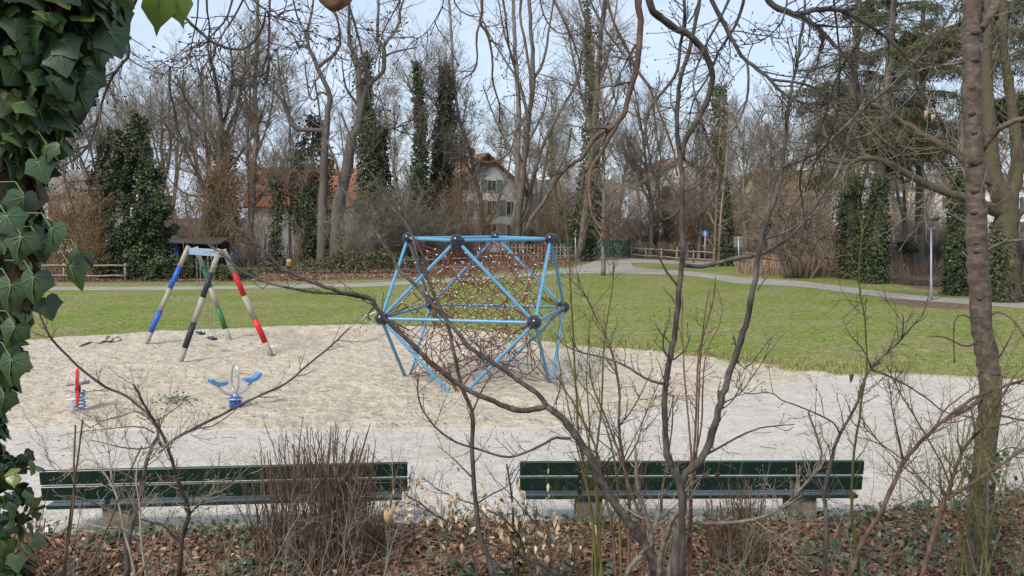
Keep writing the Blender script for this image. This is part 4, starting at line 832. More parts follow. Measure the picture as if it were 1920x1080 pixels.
def pole_sign(u, vb, vt, r_, label, name, cat, build):
    g = G(u, vb); z = H - (vt - HOR) * g[1] / F; s_ = thing(name, label, cat, g); mb = MB(); mb.tube(np.stack([g + [0, 0, -.05], g + [0, 0, z]]), r_, 10, cap=True); mb.build('pole', 'galvanised', s_); build(g, z, s_); return s_
def bs(g, z, s_):
    mb = MB(); c = g + [0, -.06, z - .25]; Mx = Rz(R(8)); mb.tube(np.stack([c, c + [0, -.02, 0]]), .27, 28, cap=True); pl = mb.build('sign_plate', 'paint_blue', s_)
    mb = MB(); c2 = c + [0, -.03, 0]; mb.sphere(c2 + [0, 0, .15], .05, 10, 6, sc=(1, .2, 1)); mb.box(c2 + [0, 0, .02], (.10, .01, .19)); mb.beam(c2 + [-.02, 0, -.06], c2 + [-.07, 0, -.22], .045, .01); mb.beam(c2 + [.03, 0, -.06], c2 + [.07, 0, -.22], .045, .01); mb.beam(c2 + [.09, 0, .02], c2 + [.13, 0, -.10], .03, .01); mb.build('walker_symbol', 'plastic_white', pl)
pole_sign(1322, 497, 432, .035, 'round blue pedestrian sign on a thin pole by the right fence', 'path_sign', 'sign', bs)
def ps(g, z, s_): mb = MB(); mb.box(g + [0, .05, z - .38], (.62, .03, .72), None, 0, .01); mb.build('sign_board', 'bolt_metal', s_); mb = MB(); mb.box(g + [0, .02, z - .12], (.5, .02, .03)); mb.box(g + [0, .02, z - .62], (.5, .02, .03)); mb.build('crossbar', 'galvanised', s_)
pole_sign(1385, 512, 443, .035, 'grey back of a rectangular notice board on a pole by the right footpath', 'notice_board', 'sign', ps)
def nb_(g, z, s_): mb = MB(); mb.box(g + [.02, 0, z - .35], (.28, .03, .6), Rz(R(70)), 0, .01); mb.build('sign_plate', 'bolt_metal', s_)
pole_sign(1079, 491, 432, .05, 'narrow grey sign pole seen edge-on beside the wooden fence', 'sign_pole', 'sign', nb_)
g = G(1284, 494); g[1] -= .3; lb = thing('litter_bin', 'small dark grey litter bin on a post behind the black stem', 'litter bin', g); mb = MB(); mb.extrude([(-.22, .18), (.22, .18), (.25, -.18), (-.25, -.18)], .35, 1.12, None, g); mb.build('bin_body', 'bin_grey', lb); mb = MB(); mb.box(g + [0, 0, 1.15], (.54, .42, .06), None, 0, .015); mb.build('lid', 'bin_grey', lb); mb = MB(); mb.box(g + [0, .2, .5], (.06, .04, 1.1)); mb.build('post', 'galvanised', lb)
g = G(1746, 563); z = 3.55; lp = thing('street_lamp', 'slim grey street lamp with flat square hood beside the right path', 'street lamp', g)
mb = MB(); mb.tube(np.stack([g + [0, 0, -.05], g + [0, 0, .9], g + [0, 0, 1.0], g + [0, 0, z - .28]]), np.array([.062, .060, .045, .042]), 14, cap=True); mb.build('pole', 'galvanised', lp)
mb = MB(); 
for e in (-1, 1): mb.tube(np.stack([g + [0, 0, z - .34], g + [e * .12, 0, z - .28], g + [e * .24, 0, z - .14], g + [e * .26, 0, z + .10]]), .018, 8)
mb.build('yoke', 'galvanised', lp); mb = MB(); mb.box(g + [0, 0, z + .14], (.66, .5, .07), Ry(R(-3)), 0, .02); mb.box(g + [0, 0, z + .07], (.5, .36, .07), None, 0, .02); mb.build('lamp_hood', 'steel_dark', lp)
g = G(1053, 519); mb = MB(); mb.tube(np.stack([g, g + [0, 0, .5]]), .07, 12, cap=True); mb.sphere(g + [0, 0, .5], .07, 12, 6); tag(mb.build('marker_post', 'fence_green'), 'short bright green marker post at the lawn edge behind the climbing frame', 'marker post'); bpy.data.objects['marker_post'].data.materials[0] = mat('marker_green', [(0.04, 0.36, 0.18), (0.05, 0.42, 0.22)], 3, .5)
g = G(541, 507); sp_ = thing('cut_stump', 'orange freshly cut tree stump standing upright right of the swing', 'stump', g); mb = MB(); mb.tube(np.stack([g + [-.05, 0, -.05], g + [0, 0, .4], g + [.06, 0, .78]]), np.array([.24, .19, .17]), 14, cap=True); mb.build('stem', 'wood_cut', sp_); mb = MB(); mb.tube(np.stack([g + [.06, 0, .781], g + [.062, 0, .80]]), .165, 14, cap=True); mb.build('cut_face', 'kerb_stone', sp_)
g = G(700, 462); wf = thing('garden_fence', 'grey picket garden fence in front of the white houses', 'fence', (-18, 80, 0)); mb = MB()
for x_ in np.arange(-24, 6, .32): mb.box(np.array([x_, 80 + .02 * x_, .75 + .02 * rng.normal()]), (.09, .03, 1.35))
mb.build('pickets', 'wood_rail', wf); mb = MB(); mb.beam([-24, 79.6, .45], [6, 80.2, .45], .05, .08); mb.beam([-24, 79.6, 1.15], [6, 80.2, 1.15], .05, .08); mb.build('crossrail', 'wood_rail', wf)
# ================================================================ BACKGROUND TREES
def tree_thing(name, label, loc, parts, mats, cat='tree', group=None):
    t = thing(name, label, cat, (0, 0, 0), group)
    for (n, mb), m in zip(parts, mats): mb.build(n, m, t)
    t.location = [float(q) for q in loc]; return t
PRO = {}
def proto(key, **k):
    tk, tw, *_ = tree_mesh(**k); return tk, tw
def place(key, u, vb, vt, rz, label, name='bare_tree', group=None, mk=None, Y=None, fat=1.0):
    Y = Y or H * F / (vb - HOR); hgt = (vb - vt) * Y / F if Y is None else (H - (vt - HOR) * Y / F)
    x = (u - 960) * Y / F; info = PRO[key]
    if info['root'] is None:
        t = tree_thing(name, label, (x, Y, 0), info['parts'], info['mats'], info.get('cat', 'tree'), group); t.rotation_euler = (0, 0, rz); s_ = hgt / info['h']; t.scale = (s_ * fat, s_ * fat, s_); info['root'] = t; return t
    s_ = hgt / info['h']; t = dup(info['root'], (x, Y, 0), rz, s_ * fat, label, group, sz=s_); t.name = name; t['category'] = info.get('cat', 'tree')
    if not group and 'group' in t: del t['group']
    return t
def mkp(key, h, bark, twm, cat='tree', **k):
    tk, tw, *_ = tree_mesh(h=h, **k); PRO[key] = dict(root=None, parts=[('trunk', tk), ('crown', tw)], mats=[bark, twm], h=h, cat=cat)
mkp('spread', 18, 'bark_far', 'twig_far', r=.30, limbs=24, sub=8, twig=8, fine=5, forks=3, limb_len=(.4, .65), rmin=.0078)
mkp('tall', 22, 'bark_far', 'twig_far', r=.24, limbs=34, sub=7, twig=7, fine=5, limb_ang=(25, 48), limb_len=(.24, .42), t0=.22, up=.10, rmin=.0078)
mkp('round', 16, 'bark_far', 'twig_far', r=.32, limbs=26, sub=9, twig=8, fine=5, forks=4, limb_len=(.45, .7), wander=.08, rmin=.0078)
mkp('slim', 18, 'bark_far', 'twig_far', r=.16, limbs=32, sub=7, twig=7, fine=5, limb_ang=(25, 48), limb_len=(.18, .34), t0=.15, up=.10)
mkp('open', 19, 'bark_far', 'twig_far', r=.24, limbs=20, sub=6, twig=7, fine=4, forks=2, limb_len=(.35, .6), wander=.07, up=.10)
def scrub(key, h, n, m, spread=.35, N2=24, fine=1, catk=None, r=.03):
    tk, tw = MB(), MB(); a = rng.random(n) * 6.283; p0 = np.column_stack([rng.normal(0, h * .07, (n, 2)), np.full(n, -.05)]); d = np.column_stack([np.cos(a) * spread * rng.random(n), np.sin(a) * spread * rng.random(n), np.ones(n)])
    s1 = grow(p0, d, h * rng.uniform(.55, 1, n), 9, .09, .02); r1 = taper(rng.uniform(.5, 1, n) * r, 10, .25); tk.tube(s1, r1, 5)
    c = spawn(s1, r1, n * N2, .12, 1, (20, 55), (.2, .4), .5, .010, .3, rcap=.02); s2 = grow(c[0], c[1], c[2], 4, .15, .08); r2 = taper(c[3], 5, .5); tw.tube(s2, r2, 3)
    e = spawn(s2, r2, n * N2 * 4, .1, 1, (20, 60), (.3, .6), .7, .007, .3, rcap=.010); s3 = grow(e[0], e[1], np.maximum(e[2], .25), 2, .2, .05); tw.tube(s3, taper(e[3], 3, .6), 3)
    parts = [('stems', tk), ('twigs', tw)]; mats = [m[0], m[1]]
    if catk:
        lv = MB(); k = rng.integers(0, len(s3), catk); lv.leaves(s3[k, -1], rng.normal(size=(catk, 3)) * .3 + [0, 0, -1], rng.normal(size=(catk, 3)), rng.uniform(.07, .14, catk), [(-.12, 0), (.12, 0), (.1, 1), (-.1, 1)]); parts.append(('catkins', lv)); mats.append('leaf_catkin')
    PRO[key] = dict(root=None, parts=parts, mats=mats, h=h, cat='shrub')
scrub('scrub', 5, 26, ('twig_scrub', 'twig_scrub'), N2=13)
scrub('scrubgrey', 5, 40, ('twig_grey', 'twig_grey'), .6, N2=14)
scrub('hazel', 7, 24, ('twig_tan', 'twig_tan'), .3, 13, catk=1800)
scrub('thicket', 4, 50, ('twig_scrub', 'twig_scrub'), .8, 14)
# far wood: nothing in the photo tells these apart
gi = 0
for (key, u, Y, vt) in [('spread', -60, 112, 150), ('round', 60, 120, 170), ('tall', 150, 118, 120), ('round', 235, 110, 150), ('spread', 330, 122, 110), ('tall', 395, 112, 150), ('open', 520, 108, 140), ('round', 700, 125, 150), ('slim', 745, 116, 130), ('slim', 935, 130, 170), ('slim', 1040, 118, 110), ('round', 1060, 125, 220), ('tall', 1160, 118, 140), ('spread', 1210, 112, 160), ('slim', 1300, 100, 150), ('round', 1330, 122, 200), ('tall', 1390, 108, 140), ('slim', 1430, 100, 170), ('spread', 1480, 112, 150), ('tall', 1540, 104, 130), ('round', 1600, 110, 160), ('tall', 1680, 106, 120), ('spread', 1740, 100, 150), ('tall', 1800, 106, 110), ('round', 1880, 100, 140), ('tall', 1950, 95, 110), ('slim', 1360, 92, 230), ('slim', 1460, 90, 220), ('slim', 1235, 94, 240)]:
    place(key, u, 0, vt + 25, rng.random() * 6.28, 'bare brown tree of the far wood, one of many alike', 'bare_tree', 'bare trees of the far wood', Y=Y)
# trees one can tell apart
place('round', 300, 500, 95, 1.0, 'broad bare tree behind the ivy-covered yew, leaning over it', Y=76)
place('spread', 395, 495, 85, 2.1, 'wide bare tree behind the swing, its crown filling the sky', Y=80)
place('slim', 475, 0, 20, 0.4, 'slender bare tree at the left gable of the orange-roofed house', Y=74, fat=1.3)
place('slim', 545, 0, 110, 4.4, 'bare tree in front of the orange tiled roof', Y=82)
place('open', 760, 0, 70, 2.5, 'bare tree spreading between the mossy maple and the ivy columns', Y=88)
place('round', 190, 0, 165, 3.3, 'dense twiggy bare tree above the dark conifer at left', Y=84)
place('slim', 860, 0, 150, 1.9, 'thin bare tree in front of the brown villa roof', Y=92, fat=1.3)
place('spread', 1010, 0, 150, .7, 'bare tree right of the white villa gable', Y=100)
place('tall', 1220, 0, 60, 5.0, 'tall bare tree left of the ivy-tipped tree', Y=86)
place('slim', 1310, 0, 210, 2.9, 'thin bare tree right behind the path sign', Y=82, fat=1.4)
place('open', 1400, 0, 140, 3.6, 'bare tree behind the notice board', Y=80)
place('slim', 1440, 0, 180, 1.3, 'thin bare tree just left of the old willow bush', Y=74, fat=1.3)
place('tall', 1530, 0, 60, 2.2, 'tall bare tree between the willow bush and the first ivy trunk', Y=72)
place('open', 1700, 0, 80, 4.1, 'bare tree between the ivy trunks and the street lamp', Y=66)
for i, (key, u, Y, vt, f) in enumerate([('hazel', 110, 57, 330, 1.5), ('hazel', 165, 56, 340, 1.0), ('hazel', 150, 70, 300, 1.4), ('hazel', 395, 74, 300, 1.5), ('hazel', 430, 72, 270, 1.3), ('hazel', 855, 82, 320, 1.2), ('hazel', 905, 86, 340, 1.1), ('hazel', 1290, 88, 310, 1.4)]):
    place(key, u, 0, vt, rng.random() * 6, 'tan hazel shrub hung with brown catkins at the edge of the park', 'hazel_shrub', 'hazel shrubs with catkins', Y=Y, fat=f)
for i, (key, u, Y, vt, f) in enumerate([('scrubgrey', 705, 72, 360, 1.6), ('scrubgrey', 745, 74, 345, 1.6), ('scrubgrey', 780, 78, 370, 1.6), ('scrubgrey', 665, 66, 390, 1.4), ('scrubgrey', 810, 76, 390, 1.5)]):
    place(key, u, 0, vt, rng.random() * 6, 'pale grey tangled bush left of the climbing frame', 'bare_bush', 'pale tangled bushes', Y=Y, fat=f)
for i, (key, u, Y, vt, f) in enumerate([('scrub', 350, 70, 380, 1.4), ('scrub', 470, 70, 400, 1.3), ('scrub', 560, 70, 420, 1.0), ('scrub', 845, 84, 380, 1.4), ('scrub', 880, 80, 400, 1.4), ('scrub', 960, 84, 400, 1.2), ('scrub', 1025, 90, 370, 1.6), ('scrub', 1060, 96, 360, 1.6), ('scrub', 1150, 95, 350, 1.7), ('scrub', 1180, 92, 400, 1.5), ('scrub', 1225, 89, 380, 1.6), ('scrub', 1260, 90, 340, 1.8), ('scrub', 1300, 86, 370, 1.6), ('scrub', 1340, 84, 350, 1.8), ('scrub', 1375, 88, 380, 1.6), ('scrub', 1420, 82, 350, 1.8), ('scrub', 1450, 78, 400, 1.6), ('scrub', 1510, 76, 390, 1.6), ('scrub', 1550, 72, 420, 1.5), ('scrub', 1690, 70, 400, 1.7), ('scrub', 1740, 76, 380, 1.8), ('scrub', 1860, 68, 400, 1.7), ('scrub', 1910, 62, 410, 1.7), ('scrub', 620, 96, 330, 1.5), ('scrub', 700, 98, 320, 1.6), ('scrub', 320, 90, 330, 1.5), ('scrub', 1000, 104, 320, 1.6), ('scrub', 1120, 104, 310, 1.7), ('scrub', 1335, 98, 300, 1.7), ('scrub', 1530, 98, 320, 1.8), ('scrub', 1710, 94, 320, 1.8), ('scrub', 800, 102, 330, 1.5), ('scrub', -20, 66, 380, 1.5), ('scrub', 90, 62, 420, 1.3)]):
    place(key, u, 0, vt, rng.random() * 6, 'brown bare shrub in the thicket behind the park', 'bare_shrub', 'bare shrubs of the thicket', Y=Y, fat=f)
for i, (u, Y, vt) in enumerate([(1480, 70, 440), (1540, 66, 455), (1590, 70, 440), (1660, 72, 430), (1700, 66, 440), (1735, 70, 420), (1790, 68, 430), (1850, 62, 440), (1890, 66, 430), (1950, 60, 440), (1620, 80, 420), (1760, 82, 400), (1250, 84, 450), (1340, 82, 450), (1400, 80, 450)]):
    place('thicket', u, 0, vt, rng.random() * 6, 'low reddish brown brush growing behind pond and footpath', 'brushwood', 'low brush behind the pond', Y=Y, fat=1.5)

# ivy-clad columns: name, spine in photo px, width px along the spine
def ivy_tree(label, Y, spine, widths, N, size, bark='bark_far', leafm='leaf_ivy_far', twigs=None, name='ivy_covered_tree', extra=None):
    c_ = catmull([(u, v) for u, v in spine], 18); X = np.array([P(u, v, Y) for u, v in c_]); base = X[0].copy(); base[2] = 0; X[0, 2] = -.1
    X[:, 1] += np.cumsum(rng.normal(0, .06, 18)); wd = np.interp(np.linspace(0, 1, 18), np.linspace(0, 1, len(widths)), widths) / 2 * Y / F
    t = thing(name, label, 'tree', base); tk = MB(); tr_ = np.linspace(max(.10, wd[0] * .42), .05, 18); tk.tube(X, tr_, 10); 
    if twigs:
        n1, ln1, N2 = twigs; tw = MB(); a = spawn(X[None], tr_[None], n1, .25, 1, (25, 55), (.5, 1), .6, .03, .3); L1 = np.full(n1, ln1) * rng.uniform(.5, 1.2, n1); l1 = grow(a[0], a[1], L1, 6, .13, .1); r1 = taper(np.minimum(a[3], .06), 7, .25); tk.tube(l1, r1, 5)
        b = spawn(l1, r1, N2, .1, 1, (25, 60), (.3, .55), .6, .014, .3, rcap=.025); l2 = grow(b[0], b[1], b[2], 4, .16, .05); r2 = taper(b[3], 5, .5); tw.tube(l2, r2, 3)
        e = spawn(l2, r2, N2 * 3, .1, 1, (25, 60), (.4, .7), .7, .009, .3, rcap=.012); tw.tube(grow(e[0], e[1], np.maximum(e[2], .3), 2, .2, .05), taper(e[3], 3, .6), 3); tw.build('crown', 'twig_far', t)
    tk.build('trunk', bark, t); iv = MB(); ring_leaves(iv, X, wd, N, size); 
    if extra: extra(iv, X, wd)
    iv.build('ivy', leafm, t); return t
ivy_tree('ivy-wrapped tree column nearest the villa, left of the twin columns', 84, [(770, 495), (785, 400), (788, 300), (787, 200), (782, 118)], [40, 36, 26, 14, 5], 7500, .26, twigs=(26, 4.5, 420))
ivy_tree('ivy-wrapped tree column, left one of the twin columns', 86, [(822, 495), (822, 400), (822, 300), (828, 200), (830, 125)], [44, 40, 25, 14, 5], 8000, .26, twigs=(22, 4.5, 420))
ivy_tree('ivy-wrapped tree column, right one of the twin columns', 87, [(838, 495), (838, 400), (840, 300), (845, 200), (838, 122)], [36, 26, 20, 12, 5], 5000, .26, twigs=(24, 4.5, 420))
ivy_tree('tall dark ivy tree right of the leaning violet trunks', 76, [(690, 490), (692, 400), (693, 300), (690, 200), (688, 100)], [56, 52, 40, 18, 7], 9500, .25, twigs=(20, 4, 300))
ivy_tree('leaning tall tree with ivy on its lower trunk behind the lawn sapling', 80, [(1090, 490), (1098, 420), (1106, 330), (1110, 225), (1106, 110), (1098, -60)], [36, 52, 40, 26, 6, 4], 9000, .24, twigs=(30, 5, 700))
ivy_tree('tree with a bright ivy tuft at its tip above the path sign', 84, [(1352, 490), (1350, 380), (1345, 290), (1348, 220), (1350, 160)], [16, 14, 18, 34, 26], 5500, .24, leafm='leaf_olive', twigs=(14, 4, 300))
ivy_tree('thin ivy stem beside the notice board', 72, [(1362, 496), (1362, 450), (1358, 390), (1356, 330)], [26, 24, 16, 10], 2600, .22, twigs=(8, 2.5, 120))
ivy_tree('ivy stem just left of the orange-roofed house', 72, [(402, 495), (400, 430), (402, 370), (404, 330)], [22, 20, 16, 8], 2400, .2, twigs=(8, 2.5, 120))
ivy_tree('ivy-clad leaning trunk right of the orange roof', 70, [(583, 500), (580, 440), (572, 380), (566, 340)], [22, 24, 18, 8], 2600, .2, twigs=(10, 3, 160))
ivy_tree('ivy-clad trunk in front of the white farmhouse wall', 71, [(520, 500), (517, 440), (520, 370), (512, 330)], [22, 20, 16, 8], 2200, .2, twigs=(10, 3, 200))
ivy_tree('dark conifer-like ivy crown behind the violet trunks', 80, [(590, 500), (590, 440), (588, 360), (585, 290), (590, 215)], [44, 60, 88, 70, 16], 9500, .26, leafm='leaf_olive', twigs=(12, 3, 150))
ivy_tree('feathery dark conifer right of the tall ivy tree', 78, [(718, 500), (716, 440), (712, 360), (712, 300), (718, 240)], [40, 44, 40, 26, 6], 6000, .26, leafm='leaf_yew')
ivy_tree('small conifer top behind the hazel shrubs at the swing', 90, [(425, 470), (424, 400), (420, 320), (418, 245)], [44, 46, 38, 6], 6000, .28, leafm='leaf_yew')
# ivy-smothered yew left: one tall mass made of lobes
t = thing('ivy_covered_yew', 'big dark yew smothered in green ivy left of the swing', 'tree', G(270, 520)); c0 = G(270, 520); c0[1] = 57.5
tk = MB(); tk.tube(np.stack([c0 * [1, 1, 0] + [0, 0, -.1], c0 * [1, 1, 0] + [.2, 0, 4], P(262, 240, 57.5)]), np.array([.35, .28, .1]), 10); tk.build('trunk', 'bark_dark', t)
iv = MB()
for (u, v, rx, rz_, n) in ((262, 485, 75, 45, 9000), (285, 430, 52, 48, 8000), (300, 395, 38, 40, 5000), (255, 350, 38, 48, 6500), (285, 330, 26, 40, 3500), (245, 280, 36, 40, 5500), (262, 245, 22, 34, 3500), (225, 300, 28, 48, 3500), (235, 440, 45, 60, 6000)):
    p = P(u, v, 57.5); blob_leaves(iv, p + [0, rng.normal() * .4, 0], (rx * 60 / F, rx * 57.5 / F * .8, rz_ * 60 / F), int(n * .6), .17, 34)
iv.build('ivy', 'leaf_ivy_far', t)
t = thing('dark_conifer', 'nearly black drooping conifer left of the ivy-covered yew', 'tree', G(185, 522) * [1, 1, 0]); c0 = np.array([(185 - 960) * 60 / F, 60, 0]); t.location = [float(q) for q in c0]; t['org'] = tuple(float(q) for q in c0)
tk = MB(); tk.tube(np.stack([c0 + [0, 0, -.1], c0 + [.3, 0, 4], c0 + [.8, 0, 8.2]]), np.array([.28, .2, .05]), 8); tk.build('trunk', 'bark_dark', t)
iv = MB()
for (u, v, rx, rz_, n) in ((185, 470, 62, 34, 6500), (180, 420, 66, 30, 6000), (195, 370, 50, 34, 5000), (200, 320, 34, 34, 3500), (205, 275, 20, 30, 1800), (135, 440, 28, 24, 1600)):
    p = P(u, v, 60); blob_leaves(iv, p, (rx * 64 / F, rx * 60 / F * .8, rz_ * 64 / F), int(n * .55), .17, 30)
iv.build('crown', 'leaf_yew', t)
def hedge(label, Y, lobes, N, size, m, name='hedge', cat='hedge'):
    c0 = P(np.mean([l[0] for l in lobes]), 500, Y) * [1, 1, 0]; mb = MB()
    for (u, v, rx, rz_) in lobes: blob_leaves(mb, P(u, v, Y) + [0, rng.normal() * .3, 0], (rx * Y / F, 1.0, rz_ * Y / F), int(N * rx * rz_ / 900), size, 50)
    o = mb.build(name, m, None, c0); return tag(o, label, cat)
hedge('low ivy hedge along the path below the yew and behind the swing', 56, [(200, 510, 45, 18), (255, 508, 50, 22), (310, 505, 50, 24), (370, 506, 45, 20), (430, 512, 35, 16), (340, 495, 30, 20), (460, 515, 30, 12)], 1500, .14, 'leaf_ivy_far')
hedge('loose bramble bank under the bare trees right of the swing', 62, [(500, 505, 50, 16), (560, 500, 50, 14), (620, 498, 55, 20), (680, 495, 50, 20), (740, 492, 50, 20), (800, 490, 45, 16), (640, 480, 40, 16), (720, 478, 40, 14)], 520, .15, 'leaf_olive', 'bramble_bank', 'brambles')
hedge('round dark ivy ball hanging in the reddish brush by the street lamp', 60, [(1700, 463, 20, 14)], 3600, .14, 'leaf_ivy_far', 'ivy_clump', 'ivy')
hedge('small ivy clump left of the willow bush', 66, [(1452, 400, 18, 20), (1440, 418, 12, 12)], 2200, .14, 'leaf_ivy_far', 'ivy_bush', 'ivy')
# dry reeds by the pond
mb = MB(); N = 26000; u = rng.uniform(1380, 1990, N); Y = rng.uniform(49, 74, N); vlim = np.interp(u, [1380, 1600, 1640, 1920], [515, 524, 526, 524]); x = (u - 960) * Y / F; vv = HOR + H * F / Y
k = (vv < vlim - 1) & ~((vv > 496) & (vv < 508) & (u < 1480)) & ~((vv > 497) & (vv < 504)); x, Y = x[k], Y[k]; n = len(x); hh = rng.uniform(.15, 1.0, n) ** 1.5 * np.where(Y > 58, 1.4, .5) * (.4 + 1.2 * fbm(x * .4, Y * .4, 3, 8))
mb.leaves(np.stack([x, Y, 0 * x], 1), rng.normal(size=(n, 3)) * .22 + [0, 0, 1], rng.normal(size=(n, 3)) + [0, -2, 0], hh, [(-.025, 0), (.025, 0), (.0, 1)]); o = mb.build('dry_reeds', 'reed_dry'); kind(o, 'stuff'); tag(o, 'dry reddish brown reeds and stalks around the pond', 'reeds')
mb = MB(); N = 30000; u = rng.uniform(-150, 1110, N); vl = np.interp(u, [-150, 560, 860, 1050, 1110], [528, 527, 514, 497, 486]); v = vl - np.abs(rng.normal(0, 7, N)) - .5; v = np.maximum(v, 462); p = np.stack([(u - 960) * H * F / (v - HOR) / F, H * F / (v - HOR), .02 + rng.random(N) * .06], 1)
mb.leaves(p, rng.normal(size=(N, 3)) * [1, 1, .5], rng.normal(size=(N, 3)) * .5 + [0, -.3, 1], rng.uniform(.07, .16, N), OVAL[::2], np.clip(rng.normal(.5, .25, N), 0, 1), bend=.6); o = mb.build('woodland_leaves', 'leaf_litter'); kind(o, 'stuff'); tag(o, 'brown dead leaves lying under the trees beyond the far path', 'dead leaves')
# ---------------------------------------------------------------- traced background trees
FT = dict(tr=.013, levels=3, buds=False, sides=9, up=.06, wander=.11)
traced_plant('maple_tree', 'big maple with leaning violet-grey trunk and a mossy elbow limb left of the ivy columns', 'tree', [
    ([(628, 508), (632, 430), (636, 380), (649, 320), (658, 267), (670, 237), (675, 201), (673, 142), (664, 104), (655, 77), (655, 30), (653, -60)], 27, 3, 0.5),
    ([(606, 505), (604, 430), (606, 370), (607, 320), (610, 267), (616, 207), (617, 178), (596, 127), (578, 89), (560, 86), (551, 68)], 21, 2, -.5),
    ([(670, 237), (682, 190), (693, 157), (717, 136), (720, 110), (718, 86), (708, 71), (710, 9), (712, -60)], 11, 4),
    ([(718, 88), (728, 72), (741, 59), (750, 36), (752, 10), (770, -20)], 8, 3), ([(719, 107), (738, 98), (760, 93), (782, 89)], 5, 2),
    ([(610, 245), (580, 243), (554, 240), (540, 215), (533, 195), (515, 170), (501, 157), (500, 130), (505, 110)], 10, 4, -1),
    ([(554, 237), (545, 222), (539, 207), (530, 175), (524, 142), (520, 90)], 6, 3), ([(596, 127), (612, 112), (625, 104), (638, 80), (634, 40), (628, 20)], 8, 3), ([(578, 89), (576, 60), (585, 20), (590, -20)], 7, 3), ([(675, 201), (655, 175), (645, 150), (640, 100)], 6, 2), ([(617, 180), (600, 172), (588, 190), (578, 170), (572, 120)], 5, 2)],
    67, 'bark_violet', 'twig_far', 210, (1.2, 3.2), to_ground=[0, 1], **FT)
traced_plant('birch_like_tree', 'tall many-stemmed grey tree forking right of the white villa', 'tree', [
    ([(968, 475), (970, 440), (978, 350), (985, 275), (990, 220), (1000, 150), (996, 60), (990, -60)], 16, 6), ([(962, 475), (966, 400), (970, 350), (972, 200), (966, 100), (962, 0), (960, -60)], 13, 5),
    ([(975, 420), (990, 385), (1000, 330), (1015, 280), (1035, 235), (1055, 200), (1075, 165), (1090, 110), (1100, 40)], 10, 3), ([(980, 440), (1000, 405), (1015, 385), (1035, 350), (1050, 310), (1065, 280), (1072, 240)], 9, 3),
    ([(990, 220), (975, 160), (945, 110), (915, 60), (890, 0)], 6, 2), ([(1000, 150), (1020, 110), (1030, 50), (1040, -10)], 6, 3), ([(970, 300), (945, 260), (925, 215), (905, 160)], 5, 2), ([(985, 275), (1005, 240), (1022, 200), (1030, 150)], 5, 2), ([(966, 120), (945, 60), (935, 0)], 5, 2)],
    84, 'bark_far', 'twig_far', 220, (1.2, 3.4), to_ground=[0, 1], **FT)
traced_plant('thin_tree', 'slim crooked tree between the ivy columns and the villa gable', 'tree', [
    ([(905, 470), (905, 400), (893, 340), (880, 280), (860, 220), (850, 130), (845, 40), (840, -30)], 9, 4), ([(905, 440), (925, 400), (940, 360), (952, 330), (958, 290)], 7, 3), ([(893, 340), (870, 300), (840, 270), (820, 240)], 4, 2)],
    88, 'bark_far', 'twig_far', 160, (1.2, 3.0), to_ground=[0], **FT)
traced_plant('leaning_tree', 'tall tree leaning right behind the lawn sapling, forked near the top', 'tree', [
    ([(1082, 488), (1093, 440), (1104, 350), (1112, 260), (1120, 165), (1125, 85), (1135, 0), (1140, -60)], 15, 6), ([(1120, 165), (1138, 110), (1150, 50), (1160, -20)], 7, 3), ([(1112, 250), (1090, 180), (1075, 110), (1060, 30)], 6, 3), ([(1108, 300), (1135, 240), (1155, 190), (1165, 130)], 5, 2), ([(1118, 190), (1100, 120), (1090, 40)], 6, 3)],
    79, 'bark_far', 'twig_far', 220, (1.2, 3.2), to_ground=[0], **FT)
traced_plant('lawn_sapling', 'straight young tree standing on the lawn edge before the path junction', 'tree', [
    ([(1131, 517), (1131, 450), (1133, 380), (1132, 300), (1130, 230), (1128, 170)], 9, 3), ([(1132, 400), (1150, 375), (1170, 360)], 3, 1), ([(1132, 350), (1112, 325), (1098, 300)], 3, 1), ([(1132, 310), (1148, 270), (1158, 230)], 3, 1), ([(1132, 370), (1160, 352), (1195, 345)], 3, 1)],
    60, 'bark_far', 'twig_far', 120, (.7, 1.9), to_ground=[0], **FT)
traced_plant('pollard_tree', 'bare tree with a dense fan of upright limbs behind the swing', 'tree', [
    ([(412, 500), (410, 420), (412, 330), (414, 260), (412, 200), (404, 150), (392, 95)], 20, 4), ([(414, 270), (440, 215), (455, 150), (462, 95)], 9, 3), ([(413, 290), (385, 235), (350, 190), (330, 140)], 9, 3), ([(414, 255), (430, 190), (436, 130), (430, 80)], 7, 3), ([(412, 210), (380, 160), (365, 100)], 7, 3), ([(412, 330), (450, 290), (480, 240), (500, 190)], 7, 2), ([(412, 340), (370, 290), (330, 260), (300, 220)], 7, 2)],
    78, 'bark_far', 'twig_far', 330, (1.2, 3.0), to_ground=[0], **FT)
traced_plant('slender_tree', 'slender upright tree in front of the left gable of the farmhouse', 'tree', [
    ([(468, 500), (470, 420), (474, 330), (480, 250), (478, 170), (482, 90), (484, 0), (485, -50)], 13, 4), ([(476, 300), (500, 240), (512, 180), (516, 120)], 5, 2), ([(478, 250), (462, 190), (455, 120)], 5, 2), ([(479, 170), (500, 110), (508, 50)], 4, 2)],
    73, 'bark_far', 'twig_far', 180, (1.0, 2.6), to_ground=[0], **FT)
